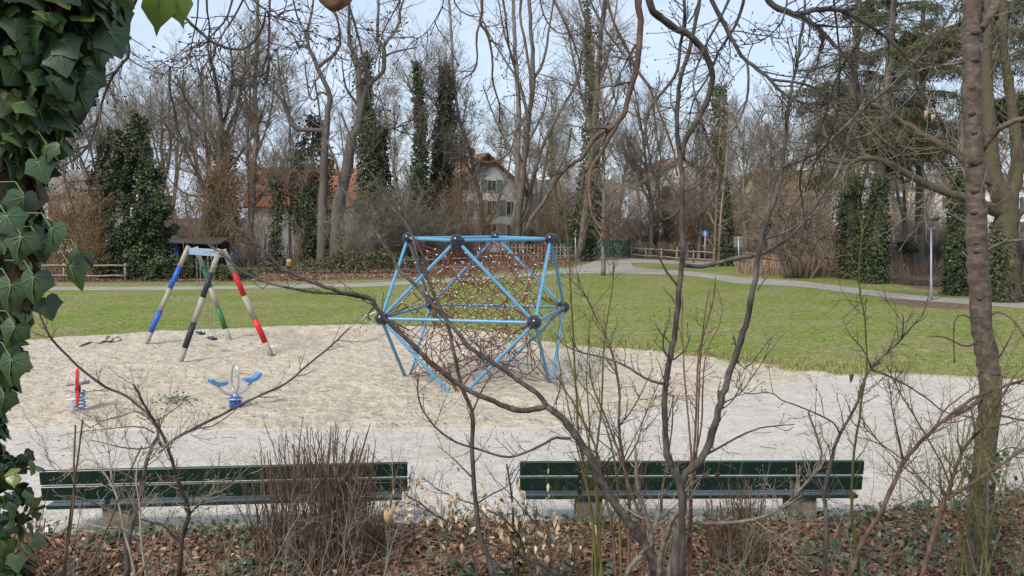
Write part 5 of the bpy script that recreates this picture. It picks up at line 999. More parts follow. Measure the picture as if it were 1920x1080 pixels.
traced_plant('old_mossy_tree', 'huge old tree with mossy limbs behind the foreground trunk at right', 'tree', [
    ([(1890, 568), (1884, 520), (1883, 470), (1886, 425), (1888, 395), (1875, 360), (1862, 320), (1856, 250), (1850, 150), (1852, 50), (1850, -60)], 58, 10, 0), ([(1888, 400), (1898, 365), (1907, 325), (1906, 270), (1898, 210), (1890, 150), (1882, 80), (1880, -50)], 28, 12, .5),
    ([(1880, 400), (1860, 392), (1845, 384), (1800, 368), (1750, 352), (1700, 325), (1660, 303), (1620, 296), (1580, 305), (1540, 300)], 22, 6, -2.5), ([(1862, 345), (1840, 325), (1818, 308), (1780, 280), (1740, 258), (1700, 232), (1660, 205), (1620, 190)], 20, 6, 2),
    ([(1905, 330), (1930, 300), (1960, 290)], 18, 12), ([(1886, 428), (1905, 410), (1925, 385), (1960, 370)], 16, 10), ([(1860, 240), (1840, 190), (1845, 150), (1830, 100)], 10, 4), ([(1700, 325), (1690, 290), (1650, 260), (1620, 230)], 7, 3), ([(1750, 352), (1735, 380), (1738, 410)], 6, 3), ([(1850, 160), (1870, 100), (1860, 40)], 9, 4)],
    41.5, 'bark_moss', 'twig_far', 330, (.8, 2.4), to_ground=[0], **{**FT, 'sides': 12, 'tr': .009})
t = bpy.data.objects['old_mossy_tree']; iv = MB(); X = np.array([P(u, v, 41.4) for u, v in ((1878, 572), (1874, 530), (1870, 490), (1872, 455), (1872, 420))]); ring_leaves(iv, X, np.array([.75, .68, .6, .5, .3]), 3800, .13); iv.build('ivy', 'leaf_ivy_far', t)
# willow-like bush at the path
traced_plant('willow_bush', 'old many-stemmed bush arching over beside the right path', 'shrub', [
    ([(1478, 521), (1470, 480), (1466, 450), (1480, 400), (1500, 370)], 9, 2), ([(1485, 521), (1480, 470), (1490, 430), (1520, 400)], 9, 2), ([(1500, 521), (1500, 470), (1512, 430), (1530, 410)], 9, 2), ([(1512, 522), (1520, 480), (1535, 450), (1560, 440)], 8, 2), ([(1492, 521), (1490, 460), (1475, 420), (1450, 390)], 8, 2), ([(1520, 523), (1535, 500), (1548, 480), (1556, 500)], 7, 2), ([(1472, 521), (1462, 480), (1468, 440), (1462, 410)], 7, 2)],
    57.5, 'bark_far', 'twig_scrub', 260, (.8, 2.6), to_ground=[0, 1, 2, 3, 4, 5, 6], tr=.010, levels=3, buds=False, up=-.03)
traced_plant('tall_thin_poles', 'pair of thin straight young trunks right of the path sign', 'tree', [([(1338, 503), (1342, 420), (1346, 330), (1350, 240)], 5, 2), ([(1346, 503), (1352, 400), (1362, 300), (1368, 200)], 4, 1.5)], 70, 'twig_scrub', 'twig_scrub', 50, (.6, 1.8), to_ground=[0, 1], **FT)

def spruce(label, Y, spine, w0, ivyw, zlo, N, hl=4.6, ivy_top=330):
    c_ = catmull(spine, 24); X = np.array([P(u, v, Y) for u, v in c_]); b = X[0].copy(); b[2] = 0; X[0, 2] = -.1; t = thing('spruce_tree', label, 'tree', b); tk = MB(); tw = MB(); lv = MB()
    r_ = np.linspace(w0, w0 * .3, 24) / 2 * Y / F; tk.tube(X, r_, 12); zz = X[:, 2]; top = zz[-1]
    n = int((top - zlo) * 7); z = rng.uniform(zlo, top, n); p = np.stack([np.interp(z, zz, X[:, 0]), np.interp(z, zz, X[:, 1]), z], 1); a = rng.random(n) * 6.283
    d = np.stack([np.cos(a), np.sin(a), rng.normal(.1, .12, n)], 1); Ln = hl * rng.uniform(.5, 1.1, n) * np.clip((top + 3 - z) / (top - zlo), .45, 1); l1 = grow(p, d, Ln, 7, .07, -.05); r1 = taper(rng.uniform(.03, .055, n), 8, .25); tk.tube(l1, r1, 5)
    b_ = spawn(l1, r1, N, .12, 1, (35, 80), (.18, .4), .5, .010, .2, rcap=.02); l2 = grow(b_[0], b_[1] * [1, 1, .3], b_[2], 4, .12, -.22); tw.tube(l2, taper(b_[3], 5, .5), 3)
    e = spawn(l2, taper(b_[3], 5, .5), int(N * 2.6), .05, 1, (40, 90), (.35, .9), .6, .006, .2, rcap=.009); l3 = grow(e[0], e[1] * [1, 1, .2], np.clip(e[2], .3, 1.1), 3, .10, -.55); k = rng.random(len(l3)); tw.tube(l3, taper(e[3], 4, .6), 3)
    pn = vnoise(l3[:, 0, 0] * .8, l3[:, 0, 2] * .8, 4); g_ = l3[(pn + .3 * (k - .5)) > .50]
    for f_ in (0, 1, 2):
        for rep_ in range(2):
            c = g_[:, f_] * (1 - rep_ / 2) + g_[:, f_ + 1] * (rep_ / 2) + rng.normal(size=(len(g_), 3)) * .06; m = len(c); lv.leaves(c, rng.normal(size=(m, 3)) * .55 + [0, 0, -.7], rng.normal(size=(m, 3)), rng.uniform(.12, .30, m), [(0, 0), (.13, .5), (0, 1), (-.13, .5)])
    tk.build('trunk', 'bark_far', t); tw.build('twigs', 'twig_olive_far', t); lv.build('needles', 'leaf_spruce', t)
    if ivyw:
        iv = MB(); k = [i for i in range(24) if c_[i, 1] > ivy_top]; Xi = X[k]; wi = np.linspace(1.0, .5, len(k)) * ivyw / 2 * Y / F; ring_leaves(iv, Xi, wi, 10000, .15, jit=.5); iv.build('ivy', 'leaf_ivy_far', t)
spruce('drooping spruce on the left with an ivy-wrapped trunk beside the willow bush', 57, [(1600, 524), (1598, 420), (1594, 300), (1600, 150), (1610, 20), (1615, -120)], 26, 62, 7.5, 2600)
spruce('drooping spruce whose ivy-wrapped trunk leans right, left of the street lamp', 53, [(1634, 534), (1641, 440), (1650, 330), (1660, 200), (1672, 60), (1682, -120)], 28, 50, 7.0, 2600)
spruce('drooping spruce behind the street lamp, without ivy', 62, [(1722, 518), (1724, 400), (1726, 250), (1730, 100), (1732, -100)], 20, 0, 7.5, 2400)
spruce('spruce with thick ivy column just left of the foreground trunk', 45, [(1800, 553), (1803, 450), (1806, 330), (1812, 180), (1820, 20), (1824, -120)], 28, 50, 10.5, 1700, 3.6, 290)
spruce('spruce at the right edge of the photo behind the old mossy tree', 50, [(1955, 548), (1955, 400), (1958, 200), (1960, 20), (1960, -120)], 26, 0, 8.5, 2400)
# ================================================================ FOREGROUND PLANTS (traced)
def fg(name, label, strokes, Y, bark, ntw=40, tl=(.10, .32), twm=None, ground=(0,), cat='shrub', **k):
    return traced_plant(name, label, cat, strokes, Y, bark, twm or bark, ntw, tl, to_ground=list(ground), **k)
# A: the big leaning grey limb
fg('leaning_shrub', 'grey shrub whose long limbs lean left across the climbing frame and swing', [
    ([(1232, 1085), (1222, 1045), (1195, 1000), (1165, 960), (1140, 925), (1110, 862), (1085, 825), (1060, 790), (1025, 762)], 23, 14, 0),
    ([(1025, 762), (1010, 766), (980, 770), (950, 763), (920, 750), (885, 735), (855, 718), (835, 702), (810, 682), (790, 662), (770, 643), (745, 620), (725, 600), (708, 580), (695, 560), (672, 553), (640, 548), (620, 541), (575, 525), (530, 503), (500, 475), (450, 433), (405, 390), (388, 362), (374, 335), (360, 305), (345, 275), (335, 248), (329, 222), (325, 200), (318, 165), (319, 125)], 12, 5, -.6),
    ([(1025, 762), (1010, 740), (975, 715), (940, 690), (912, 672), (885, 655), (850, 615), (805, 565), (785, 540), (750, 507), (733, 477), (710, 443), (695, 420), (665, 385), (640, 350), (635, 325), (625, 290), (612, 262), (605, 245), (598, 200), (590, 150)], 11, 4, .6),
    ([(697, 562), (670, 556), (640, 551), (590, 548), (545, 540), (500, 530), (450, 505), (415, 475), (385, 455), (360, 420), (350, 400), (347, 375)], 7, 3, .3),
    ([(335, 248), (322, 232), (300, 218), (275, 205), (255, 188), (243, 174)], 5, 2.5), ([(388, 366), (365, 367), (345, 362), (325, 345), (310, 325), (297, 300)], 5, 2.5),
    ([(520, 498), (490, 488), (468, 470), (455, 448), (452, 430)], 5, 2.5), ([(405, 392), (425, 402), (450, 404)], 3, 1.5),
    ([(1070, 822), (1055, 822), (1040, 821), (1020, 832), (1000, 842), (975, 852), (950, 857), (920, 850), (890, 840), (862, 832), (840, 820), (815, 800), (800, 780), (788, 758), (783, 730), (784, 700)], 6, 3, -.4),
    ([(855, 718), (880, 700), (905, 690), (920, 700)], 3, 1.5), ([(705, 572), (690, 590), (695, 600)], 5, 2), ([(725, 602), (760, 625), (800, 640)], 3, 1)], 7.6, 'bark_limb', 110, (.08, .3), 'bark_dark', budr=.004, tr=.0020)
# B: straight dark-grey stem leaning right with three long arms
fg('forked_sapling', 'dark grey sapling leaning right, long arms fanning to the upper right corner', [
    ([(1265, 1090), (1268, 1020), (1280, 965), (1279, 920), (1285, 890), (1320, 855), (1340, 795), (1352, 755), (1365, 710), (1385, 650), (1400, 600), (1412, 545), (1420, 490), (1430, 440), (1447, 390), (1460, 350), (1467, 310), (1474, 250), (1480, 190), (1488, 150), (1495, 115), (1505, 50), (1511, -30)], 19, 5, -.2),
    ([(1467, 314), (1490, 305), (1525, 288), (1550, 270), (1590, 232), (1625, 197), (1660, 170), (1690, 143), (1720, 110), (1745, 82), (1780, 32), (1805, -10)], 9, 5, -.5),
    ([(1278, 497), (1305, 500), (1330, 497), (1380, 485), (1420, 478), (1450, 465), (1475, 448), (1495, 430), (1522, 395), (1545, 360), (1565, 332), (1580, 300), (1590, 265), (1592, 250), (1603, 230), (1625, 180), (1640, 145), (1652, 115), (1662, 80), (1670, 40), (1676, -20)], 9, 4, .5),
    ([(1590, 262), (1630, 252), (1655, 232), (1680, 210), (1710, 180), (1735, 150), (1760, 95), (1775, 50)], 5, 2.5), ([(1435, 448), (1465, 438), (1490, 425), (1520, 405), (1540, 392), (1557, 378)], 5, 2), ([(1497, 133), (1530, 128), (1560, 122), (1590, 108), (1620, 85), (1630, 70)], 5, 2),
    ([(1420, 545), (1430, 530), (1440, 518)], 3, 1.5), ([(1378, 672), (1400, 690), (1440, 640), (1460, 620)], 3, 1.2), ([(1352, 757), (1385, 740), (1415, 700), (1450, 650), (1475, 622)], 3, 1.2), ([(1315, 858), (1350, 838), (1400, 812), (1440, 800), (1490, 796)], 6, 2)], 7.2, 'bark_grey', 100, (.08, .32), 'bark_dark', budr=.0045)
# C: dark upright stem in the middle
fg('upright_sapling', 'dark upright sapling rising through the middle of the photo beside the litter bin', [
    ([(1278, 1090), (1279, 990), (1277, 925), (1262, 880), (1250, 850), (1248, 800), (1247, 735), (1256, 670), (1265, 630), (1270, 585), (1273, 540), (1280, 480), (1278, 400), (1279, 330), (1273, 285), (1270, 240), (1270, 190), (1278, 140), (1288, 110), (1302, 55), (1316, -30)], 15, 8, .2),
    ([(1280, 300), (1283, 268), (1296, 245), (1312, 218), (1325, 190), (1333, 165), (1336, 140), (1330, 118), (1320, 95), (1305, 78), (1288, 62), (1268, 55), (1255, 45), (1238, 32), (1222, 18), (1212, -25)], 10, 17, -.5),
    ([(1274, 540), (1250, 510), (1235, 480), (1222, 455)], 6, 3), ([(1247, 720), (1215, 712), (1180, 690), (1140, 672), (1095, 662), (1060, 648), (1040, 625)], 6, 2.5, .4), ([(1258, 672), (1245, 660), (1243, 630), (1256, 600), (1255, 575)], 4, 2),
    ([(1262, 675), (1285, 655), (1295, 625)], 4, 2), ([(1279, 360), (1300, 352), (1320, 340), (1350, 335)], 4, 2), ([(1278, 385), (1262, 405), (1243, 412), (1238, 395), (1232, 340), (1221, 315), (1216, 280), (1210, 248), (1217, 205), (1240, 175), (1260, 150), (1272, 125), (1276, 80), (1285, 40), (1280, -20)], 5, 7, -.3),
    ([(1279, 372), (1262, 352), (1248, 330), (1240, 300), (1230, 250), (1222, 172), (1205, 145), (1185, 120), (1160, 90), (1125, 40), (1100, -15)], 5, 4)], 6.9, 'bark_dark', 70, (.07, .28), 'bark_dark', budr=.0045)
# H: thin black sapling left of centre
fg('thin_dark_sapling', 'thin dark sapling in front of the gap between the two benches', [
    ([(925, 1090), (915, 1045), (900, 1005), (893, 950), (887, 900), (885, 840), (885, 772), (867, 730), (852, 665), (840, 610), (835, 595), (818, 560), (810, 545), (803, 525), (793, 480), (778, 450), (763, 423), (762, 395), (770, 350), (768, 335), (758, 310)], 11, 3, .2),
    ([(803, 525), (790, 500), (780, 470), (770, 430), (745, 400), (720, 370), (700, 330), (670, 290), (640, 210)], 5, 3), ([(886, 772), (900, 740), (920, 705), (950, 690), (975, 670)], 4, 1.5), ([(890, 900), (870, 880), (850, 860), (820, 835)], 4, 1.5), ([(893, 945), (925, 925), (950, 912), (965, 880)], 4, 2)], 7.9, 'bark_dark', 40, (.1, .32))
# J: left sapling pair
fg('y_shaped_shrub', 'y-shaped shrub before the left bench, its thin arms spreading over the sand', [
    ([(238, 1090), (240, 1015), (250, 970), (260, 940), (268, 900), (275, 865), (285, 838), (296, 815), (297, 785)], 13, 6), ([(292, 790), (270, 765), (250, 745), (228, 765), (210, 745), (180, 715), (150, 690), (125, 665), (100, 640), (85, 615), (78, 600), (70, 580)][0:1] + [(270, 768), (245, 775), (210, 745), (180, 715), (150, 690), (125, 665), (100, 640), (85, 615), (70, 578)][0:0] + [(262, 762), (228, 738), (200, 727), (150, 690), (125, 665), (100, 640), (85, 615), (70, 578)], 6, 4, -.3),
    ([(296, 820), (305, 838), (325, 825), (350, 810), (400, 785), (430, 770), (460, 755), (495, 738), (525, 725), (552, 707), (575, 685), (610, 658), (640, 630), (656, 614)], 7, 3, .4),
    ([(297, 850), (330, 822), (365, 805), (400, 798), (440, 770), (455, 750)], 4, 1.5), ([(283, 838), (260, 842), (235, 840), (205, 833), (170, 825)], 4, 1.5), ([(292, 800), (275, 782), (255, 770), (225, 782), (190, 790), (150, 815)], 3, 1.2), ([(290, 812), (270, 802), (240, 800), (200, 805), (160, 808), (110, 818)], 3, 1.2)], 7.7, 'bark_dark', 70, (.08, .3))
fg('knotty_shrub', 'dark knotty shrub right of the y-shaped one, bent over the left bench', [
    ([(335, 1090), (340, 1020), (348, 990), (355, 965), (350, 940), (340, 920), (332, 895), (325, 870), (315, 840), (305, 815), (292, 795), (280, 775), (268, 755), (258, 735), (250, 720)], 11, 4), ([(340, 1020), (325, 1005), (305, 985), (270, 975), (230, 960), (180, 945), (140, 930), (100, 930)], 6, 2), ([(354, 965), (375, 945), (400, 925), (440, 900), (490, 880)], 4, 1.5), ([(355, 965), (345, 950), (362, 940), (380, 905), (400, 870)], 3, 1.5)], 8.1, 'bark_dark', 60, (.1, .35), 'twig_pale')
fg('pale_curling_shrub', 'pale thin shrub with curling twigs before the left bench leg', [
    ([(255, 1090), (245, 1040), (232, 990), (225, 955), (215, 920), (190, 880), (165, 860), (120, 885), (95, 870), (85, 840), (80, 820)], 6, 2), ([(225, 950), (210, 900), (205, 850), (200, 810), (202, 770)], 4, 1.5), ([(275, 1090), (265, 1020), (262, 950), (255, 900), (262, 860), (285, 840)], 5, 2), ([(232, 985), (205, 990), (175, 985), (150, 975)], 3, 1.5)], 7.3, 'twig_pale', 90, (.08, .3), 'twig_pale', levels=3, tr=.0018)
# K: right-hand shrubs
fg('brown_arching_shrub', 'red-brown stem arching from the litter up to the right trunk', [([(1590, 1095), (1610, 1030), (1630, 995), (1650, 965), (1672, 915), (1695, 865), (1712, 845), (1730, 825), (1755, 800), (1780, 780), (1805, 760), (1835, 742), (1880, 725), (1925, 712)], 12, 6), ([(1695, 865), (1680, 800), (1672, 760), (1668, 720)], 4, 1.5), ([(1755, 800), (1770, 770), (1800, 745), (1840, 715)], 4, 1.5), ([(1650, 965), (1700, 940), (1760, 900)], 3, 1)], 7.8, 'bark_brown', 60, (.1, .35), 'twig_red')
fg('antler_shrub', 'brown shrub forked like antlers left of the foreground trunk', [([(1725, 1095), (1740, 1040), (1757, 980), (1770, 940), (1778, 920), (1788, 890), (1800, 855), (1820, 825), (1845, 800), (1865, 765), (1885, 735), (1905, 700)], 12, 4), ([(1772, 936), (1790, 925), (1810, 915), (1832, 900), (1855, 885), (1885, 865), (1925, 838)], 10, 6), ([(1772, 935), (1762, 905), (1762, 880), (1760, 868)], 6, 5), ([(1768, 945), (1745, 920), (1720, 890), (1690, 860), (1650, 830), (1620, 800)], 4, 2), ([(1810, 915), (1830, 950), (1850, 990)], 3, 1)], 7.0, 'bark_brown', 80, (.1, .35), 'twig_olive')
fg('grey_zigzag_sapling', 'slim grey sapling standing at the right end of the right bench', [([(1545, 1090), (1550, 990), (1548, 955), (1545, 930), (1550, 895), (1560, 860), (1568, 830), (1580, 805), (1605, 760), (1613, 738), (1620, 715), (1635, 690), (1665, 660), (1690, 635), (1712, 610), (1730, 590), (1742, 555)], 10, 3), ([(1574, 812), (1565, 795), (1550, 785), (1530, 775), (1505, 765), (1485, 757), (1465, 750), (1445, 735), (1420, 738), (1390, 735), (1376, 715)], 4, 1.5), ([(1690, 636), (1694, 610), (1692, 588)], 4, 2), ([(1633, 690), (1622, 660), (1605, 640), (1592, 625), (1580, 598)], 4, 1.5), ([(1633, 693), (1655, 700), (1680, 712), (1700, 722), (1720, 735), (1740, 748), (1760, 765), (1780, 775), (1805, 780), (1835, 785)], 5, 2)], 8.2, 'bark_grey', 70, (.08, .35), 'bark_dark')
fg('green_stemmed_whip', 'long olive-green whip rising to the street lamp level', [([(1612, 1095), (1607, 1030), (1600, 990), (1597, 965), (1597, 915), (1600, 865), (1605, 820), (1612, 780), (1618, 735), (1625, 690), (1624, 640), (1620, 590), (1612, 545), (1612, 480), (1618, 430)], 7, 2.5), ([(1622, 570), (1590, 562), (1558, 565)], 2, 1), ([(1612, 780), (1650, 830), (1700, 880), (1760, 930)], 3, 1.5)], 7.9, 'twig_olive', 30, (.1, .35))
fg('curved_brown_shrub', 'pale brown stem curving in front of the right bench', [([(1240, 1095), (1250, 1020), (1280, 985), (1325, 982), (1370, 980), (1400, 976), (1430, 970), (1455, 957), (1480, 940), (1503, 915), (1525, 890), (1535, 872), (1541, 850), (1535, 830), (1525, 800), (1515, 772)], 9, 4), ([(1468, 950), (1480, 975), (1485, 1010), (1488, 1045)], 3, 1.5), ([(1400, 978), (1430, 1010), (1470, 1020)], 3, 1.5)], 7.6, 'bark_smooth', 50, (.08, .3), 'twig_pale')
# cluster of stems at 1180-1340
fg('grey_coppice', 'clump of thick pale grey stems with cut stubs at the bottom right of centre', [([(1254, 1090), (1262, 1040), (1268, 1010), (1279, 965), (1279, 925), (1270, 895), (1258, 867), (1252, 850)], 17, 13), ([(1234, 1090), (1238, 1050), (1245, 1016), (1254, 990), (1266, 965), (1282, 955)], 14, 10), ([(1172, 1090), (1185, 1060), (1203, 1040)], 13, 11), ([(1222, 1030), (1221, 1010), (1220, 995), (1212, 970), (1203, 946), (1197, 915), (1194, 893), (1193, 865), (1192, 840)], 12, 6), ([(1220, 1000), (1228, 985), (1236, 966)], 9, 8), ([(1279, 930), (1300, 905), (1330, 890)], 8, 4)], 7.4, 'bark_smooth', 50, (.08, .3), 'twig_pale', ground=(0, 1, 2))
fg('brown_coppice', 'brown upright suckers crossing the left part of the right bench', [([(1206, 1095), (1210, 1000), (1190, 940), (1170, 880), (1150, 820), (1130, 770), (1110, 720), (1105, 680)], 7, 3), ([(1180, 1095), (1178, 1000), (1180, 940), (1170, 870), (1160, 800), (1162, 740), (1155, 690), (1140, 640), (1115, 590), (1095, 550), (1070, 525)], 8, 3), ([(1155, 1095), (1150, 1010), (1140, 950), (1128, 900), (1120, 850), (1100, 800), (1065, 740), (1040, 700)], 7, 3), ([(1245, 1095), (1240, 1000), (1240, 930), (1250, 870), (1260, 800), (1262, 740)], 6, 2.5), ([(1170, 870), (1195, 830), (1205, 790), (1230, 740)], 4, 1.5), ([(1120, 850), (1085, 830), (1050, 790)], 4, 1.5), ([(1160, 800), (1190, 760), (1225, 690)], 4, 1.5)], 8.0, 'bark_brown', 120, (.1, .4), 'bark_dark', ground=(0, 1, 2, 3))
fg('red_brown_whips', 'thin red-brown upright whips right of the dark upright sapling', [([(1295, 1095), (1296, 960), (1300, 870), (1305, 790), (1307, 720), (1310, 665), (1320, 625), (1330, 590), (1338, 560), (1342, 520)], 6, 3), ([(1300, 870), (1315, 800), (1318, 720), (1325, 660), (1348, 610), (1353, 570), (1345, 540)], 4, 2), ([(1288, 1095), (1294, 940), (1296, 860), (1290, 780), (1283, 700), (1279, 620), (1280, 560)], 6, 2.5), ([(1302, 900), (1308, 820), (1312, 700), (1318, 620), (1330, 540)], 4, 2)], 7.5, 'twig_red', 30, (.08, .25), ground=(0, 2))
fg('olive_whips', 'bundle of thin olive-green whips before the concrete leg of the right bench', [([(1118, 1095), (1114, 1000), (1100, 900), (1085, 820), (1080, 730), (1075, 640), (1070, 540), (1063, 440), (1045, 330), (1010, 240)], 6, 2.5), ([(1124, 1095), (1120, 960), (1110, 860), (1088, 760), (1060, 640), (1040, 560)], 6, 2), ([(1128, 1095), (1122, 950), (1118, 860), (1128, 760), (1133, 640), (1148, 540), (1150, 490)], 6, 2), ([(1110, 1095), (1112, 980), (1096, 900), (1085, 850), (1052, 700), (1042, 640)], 5, 2), ([(1165, 1095), (1160, 960), (1150, 850), (1120, 760), (1090, 720), (1060, 670)], 6, 2), ([(1132, 1095), (1125, 980), (1170, 860), (1200, 800), (1230, 730), (1260, 680)], 4, 1.5), ([(1100, 900), (1105, 800), (1100, 700), (1108, 600)], 4, 1.5)], 8.3, 'twig_olive', 90, (.12, .4), ground=(0, 1, 2, 3, 4, 5), levels=2)
fg('olive_tangle', 'tangle of thin olive stems around the foot of the right trunk', [([(1835, 1095), (1850, 1000), (1870, 930), (1900, 850), (1940, 790)], 5, 2), ([(1815, 1095), (1800, 980), (1770, 880), (1720, 790), (1690, 740), (1660, 680)], 5, 2), ([(1860, 1095), (1830, 960), (1835, 880), (1850, 800), (1880, 700), (1920, 620)], 5, 2), ([(1800, 1095), (1830, 900), (1890, 840), (1940, 860)], 4, 2), ([(1845, 1095), (1880, 980), (1920, 900)], 4, 2), ([(1790, 1095), (1750, 960), (1700, 900), (1660, 890)], 4, 1.5)], 7.4, 'twig_olive', 90, (.12, .4), ground=(0, 1, 2, 3, 4, 5), levels=2)
fg('white_twig_vine', 'bleached crooked twigs hanging beside the foreground trunk', [([(1848, 1095), (1850, 1000), (1852, 930), (1850, 880), (1838, 840), (1828, 800), (1815, 760), (1780, 785)], 4, 5), ([(1830, 800), (1855, 880), (1875, 915), (1885, 940)], 7, 4)], 8.8, 'twig_pale', 30, (.1, .3), 'twig_pale')
# cream-leaved beech shrub
def cream(u, v, Y, n, rx, rz): return P(u, v, Y) + np.column_stack([rng.normal(0, rx, n), rng.normal(0, .25, n), rng.normal(0, rz, n)])
t, S_ = fg('withered_beech_shrub', 'low shrub with withered cream leaves between the two benches', [([(1075, 1095), (1020, 1062), (960, 1035), (900, 1010), (862, 990), (820, 968), (790, 945), (765, 930), (745, 905), (735, 892)], 7, 2.5), ([(1000, 1090), (985, 1040), (970, 1000), (940, 970), (900, 950), (860, 935), (825, 920), (800, 900)], 5, 2), ([(1040, 1090), (1030, 1030), (1010, 990), (985, 960), (960, 930), (935, 905)], 5, 2), ([(965, 1090), (960, 1020), (962, 960), (955, 900), (950, 870)], 6, 4), ([(1060, 1092), (1090, 1030), (1115, 1000), (1170, 990), (1215, 975)], 4, 1.5), ([(900, 1090), (880, 1030), (850, 1010), (790, 1000), (740, 985), (700, 962)], 5, 2)], 8.6, 'bark_dark', 90, (.1, .4), ground=(0, 1, 2, 3, 4, 5))
mb = MB()
for (u, v, n, rx, rz) in ((760, 925, 22, .10, .09), (800, 955, 20, .12, .08), (840, 950, 22, .12, .10), (905, 940, 14, .1, .1), (880, 960, 10, .12, .06), (945, 965, 26, .16, .10), (1000, 985, 18, .12, .09), (1025, 1010, 26, .10, .10), (1045, 985, 10, .06, .08), (1110, 985, 3, .03, .03), (960, 995, 16, .2, .06), (1030, 905, 3, .02, .03), (1070, 1000, 8, .12, .08), (905, 985, 14, .15, .06)):
    c = cream(u, v, 8.7, n, rx, rz); mb.leaves(c, rng.normal(size=(n, 3)) * .5 + [0, 0, -1], rng.normal(size=(n, 3)), rng.uniform(.05, .115, n), CURL, bend=1.3)
mb.build('withered_leaves', 'leaf_cream', t)
# cut stick clumps
def clump(label, u0, u1, vb, Y, n, hmin, hmax, sp, m, name='cut_stick_clump'):
    b = P((u0 + u1) / 2, vb, Y) * [1, 1, 0]; t = thing(name, label, 'shrub', b); x = (rng.uniform(u0, u1, n) - 960) * Y / F; p = np.stack([x, Y + rng.normal(0, .18, n), np.full(n, .03)], 1)
    d = np.stack([rng.normal(0, sp, n) + (x - b[0]) * .12, rng.normal(0, sp, n), np.ones(n)], 1); env = 1 - .45 * (np.abs(x - b[0]) / (abs(u1 - u0) / 2 * Y / F)) ** 2; Ln = rng.uniform(hmin, hmax, n) * env
    q = grow(p, d, Ln, 7, .06, .03); r = taper(rng.uniform(.0038, .0095, n), 8, .6); mb = MB(); mb.tube(q, r, 6, cap=False); mb.build('stems', m, t)
    a = spawn(q, r, n * 5, .3, 1, (20, 70), (.08, .3), .5, .0016, .2, rcap=.003); l = grow(a[0], a[1], a[2], 4, .18, .05); tw = MB(); tw.tube(l, taper(a[3], 5, .5), 3)
    e = spawn(l, taper(a[3], 5, .5), n * 5, .2, 1, (25, 70), (.3, .8), .7, .0012, .2); tw.tube(grow(e[0], e[1], e[2], 3, .2, .05), taper(e[3], 4, .6), 3); tw.build('twigs', m, t); return t
clump('tall dense clump of cut brown sticks hiding part of the left bench', 478, 705, 1010, 9.9, 250, .8, 1.68, .13, 'bark_brown')
clump('small clump of cut brown sticks at the right bench', 1335, 1440, 1015, 9.9, 120, .45, 1.0, .11, 'bark_brown')
clump('sparse stubble of thin stalks under the ivy at bottom left', 8, 62, 1040, 9.0, 60, .4, 1.0, .08, 'twig_red', 'stalk_clump')
# small bare suckers filling the undergrowth
def sucker(u, Y, hh, n, m, tm, label, sp=.35):
    b = np.array([(u - 960) * Y / F, Y, 0]); t = thing('bare_sucker', label, 'shrub', b, 'bare suckers in the undergrowth'); p = b + np.column_stack([rng.normal(0, .05, (n, 2)), np.full(n, -.02)]); a = rng.random(n) * 6.28
    q = grow(p, np.column_stack([np.cos(a) * sp, np.sin(a) * sp * .6, np.ones(n)]), hh * rng.uniform(.6, 1.1, n), 10, .10, .02); r = taper(rng.uniform(.003, .0062, n), 11, .35); mb = MB(); mb.tube(q, r, 5); mb.build('stems', m, t); tw = MB()
    e = spawn(q, r, n * 11, .15, 1, (25, 65), (.12, .35), .5, .0014, .3, rcap=.003); l = grow(e[0], e[1], e[2], 5, .15, .04); rr = taper(e[3], 6, .5); tw.tube(l, rr, 3)
    e2 = spawn(l, rr, n * 24, .2, 1, (25, 65), (.3, .7), .7, .0011, .3); l2 = grow(e2[0], e2[1], e2[2], 3, .18, .03); tw.tube(l2, taper(e2[3], 4, .5), 3)
    k = l2[:, -1]; dd = nrm(l2[:, -1] - l2[:, -2]); tw.tube(np.stack([k, k + dd * .004, k + dd * .009, k + dd * .013], 1), np.array([[.0012, .003, .0024, .0003]]), 4); tw.build('twigs', tm, t)
SL = {'twig_pale': 'small pale bare sucker with fine twigs in the foreground undergrowth', 'bark_dark': 'small dark bare sucker with fine twigs in the foreground undergrowth', 'twig_olive': 'small olive-green bare sucker in the foreground undergrowth', 'twig_red': 'small red-brown bare sucker in the foreground undergrowth'}
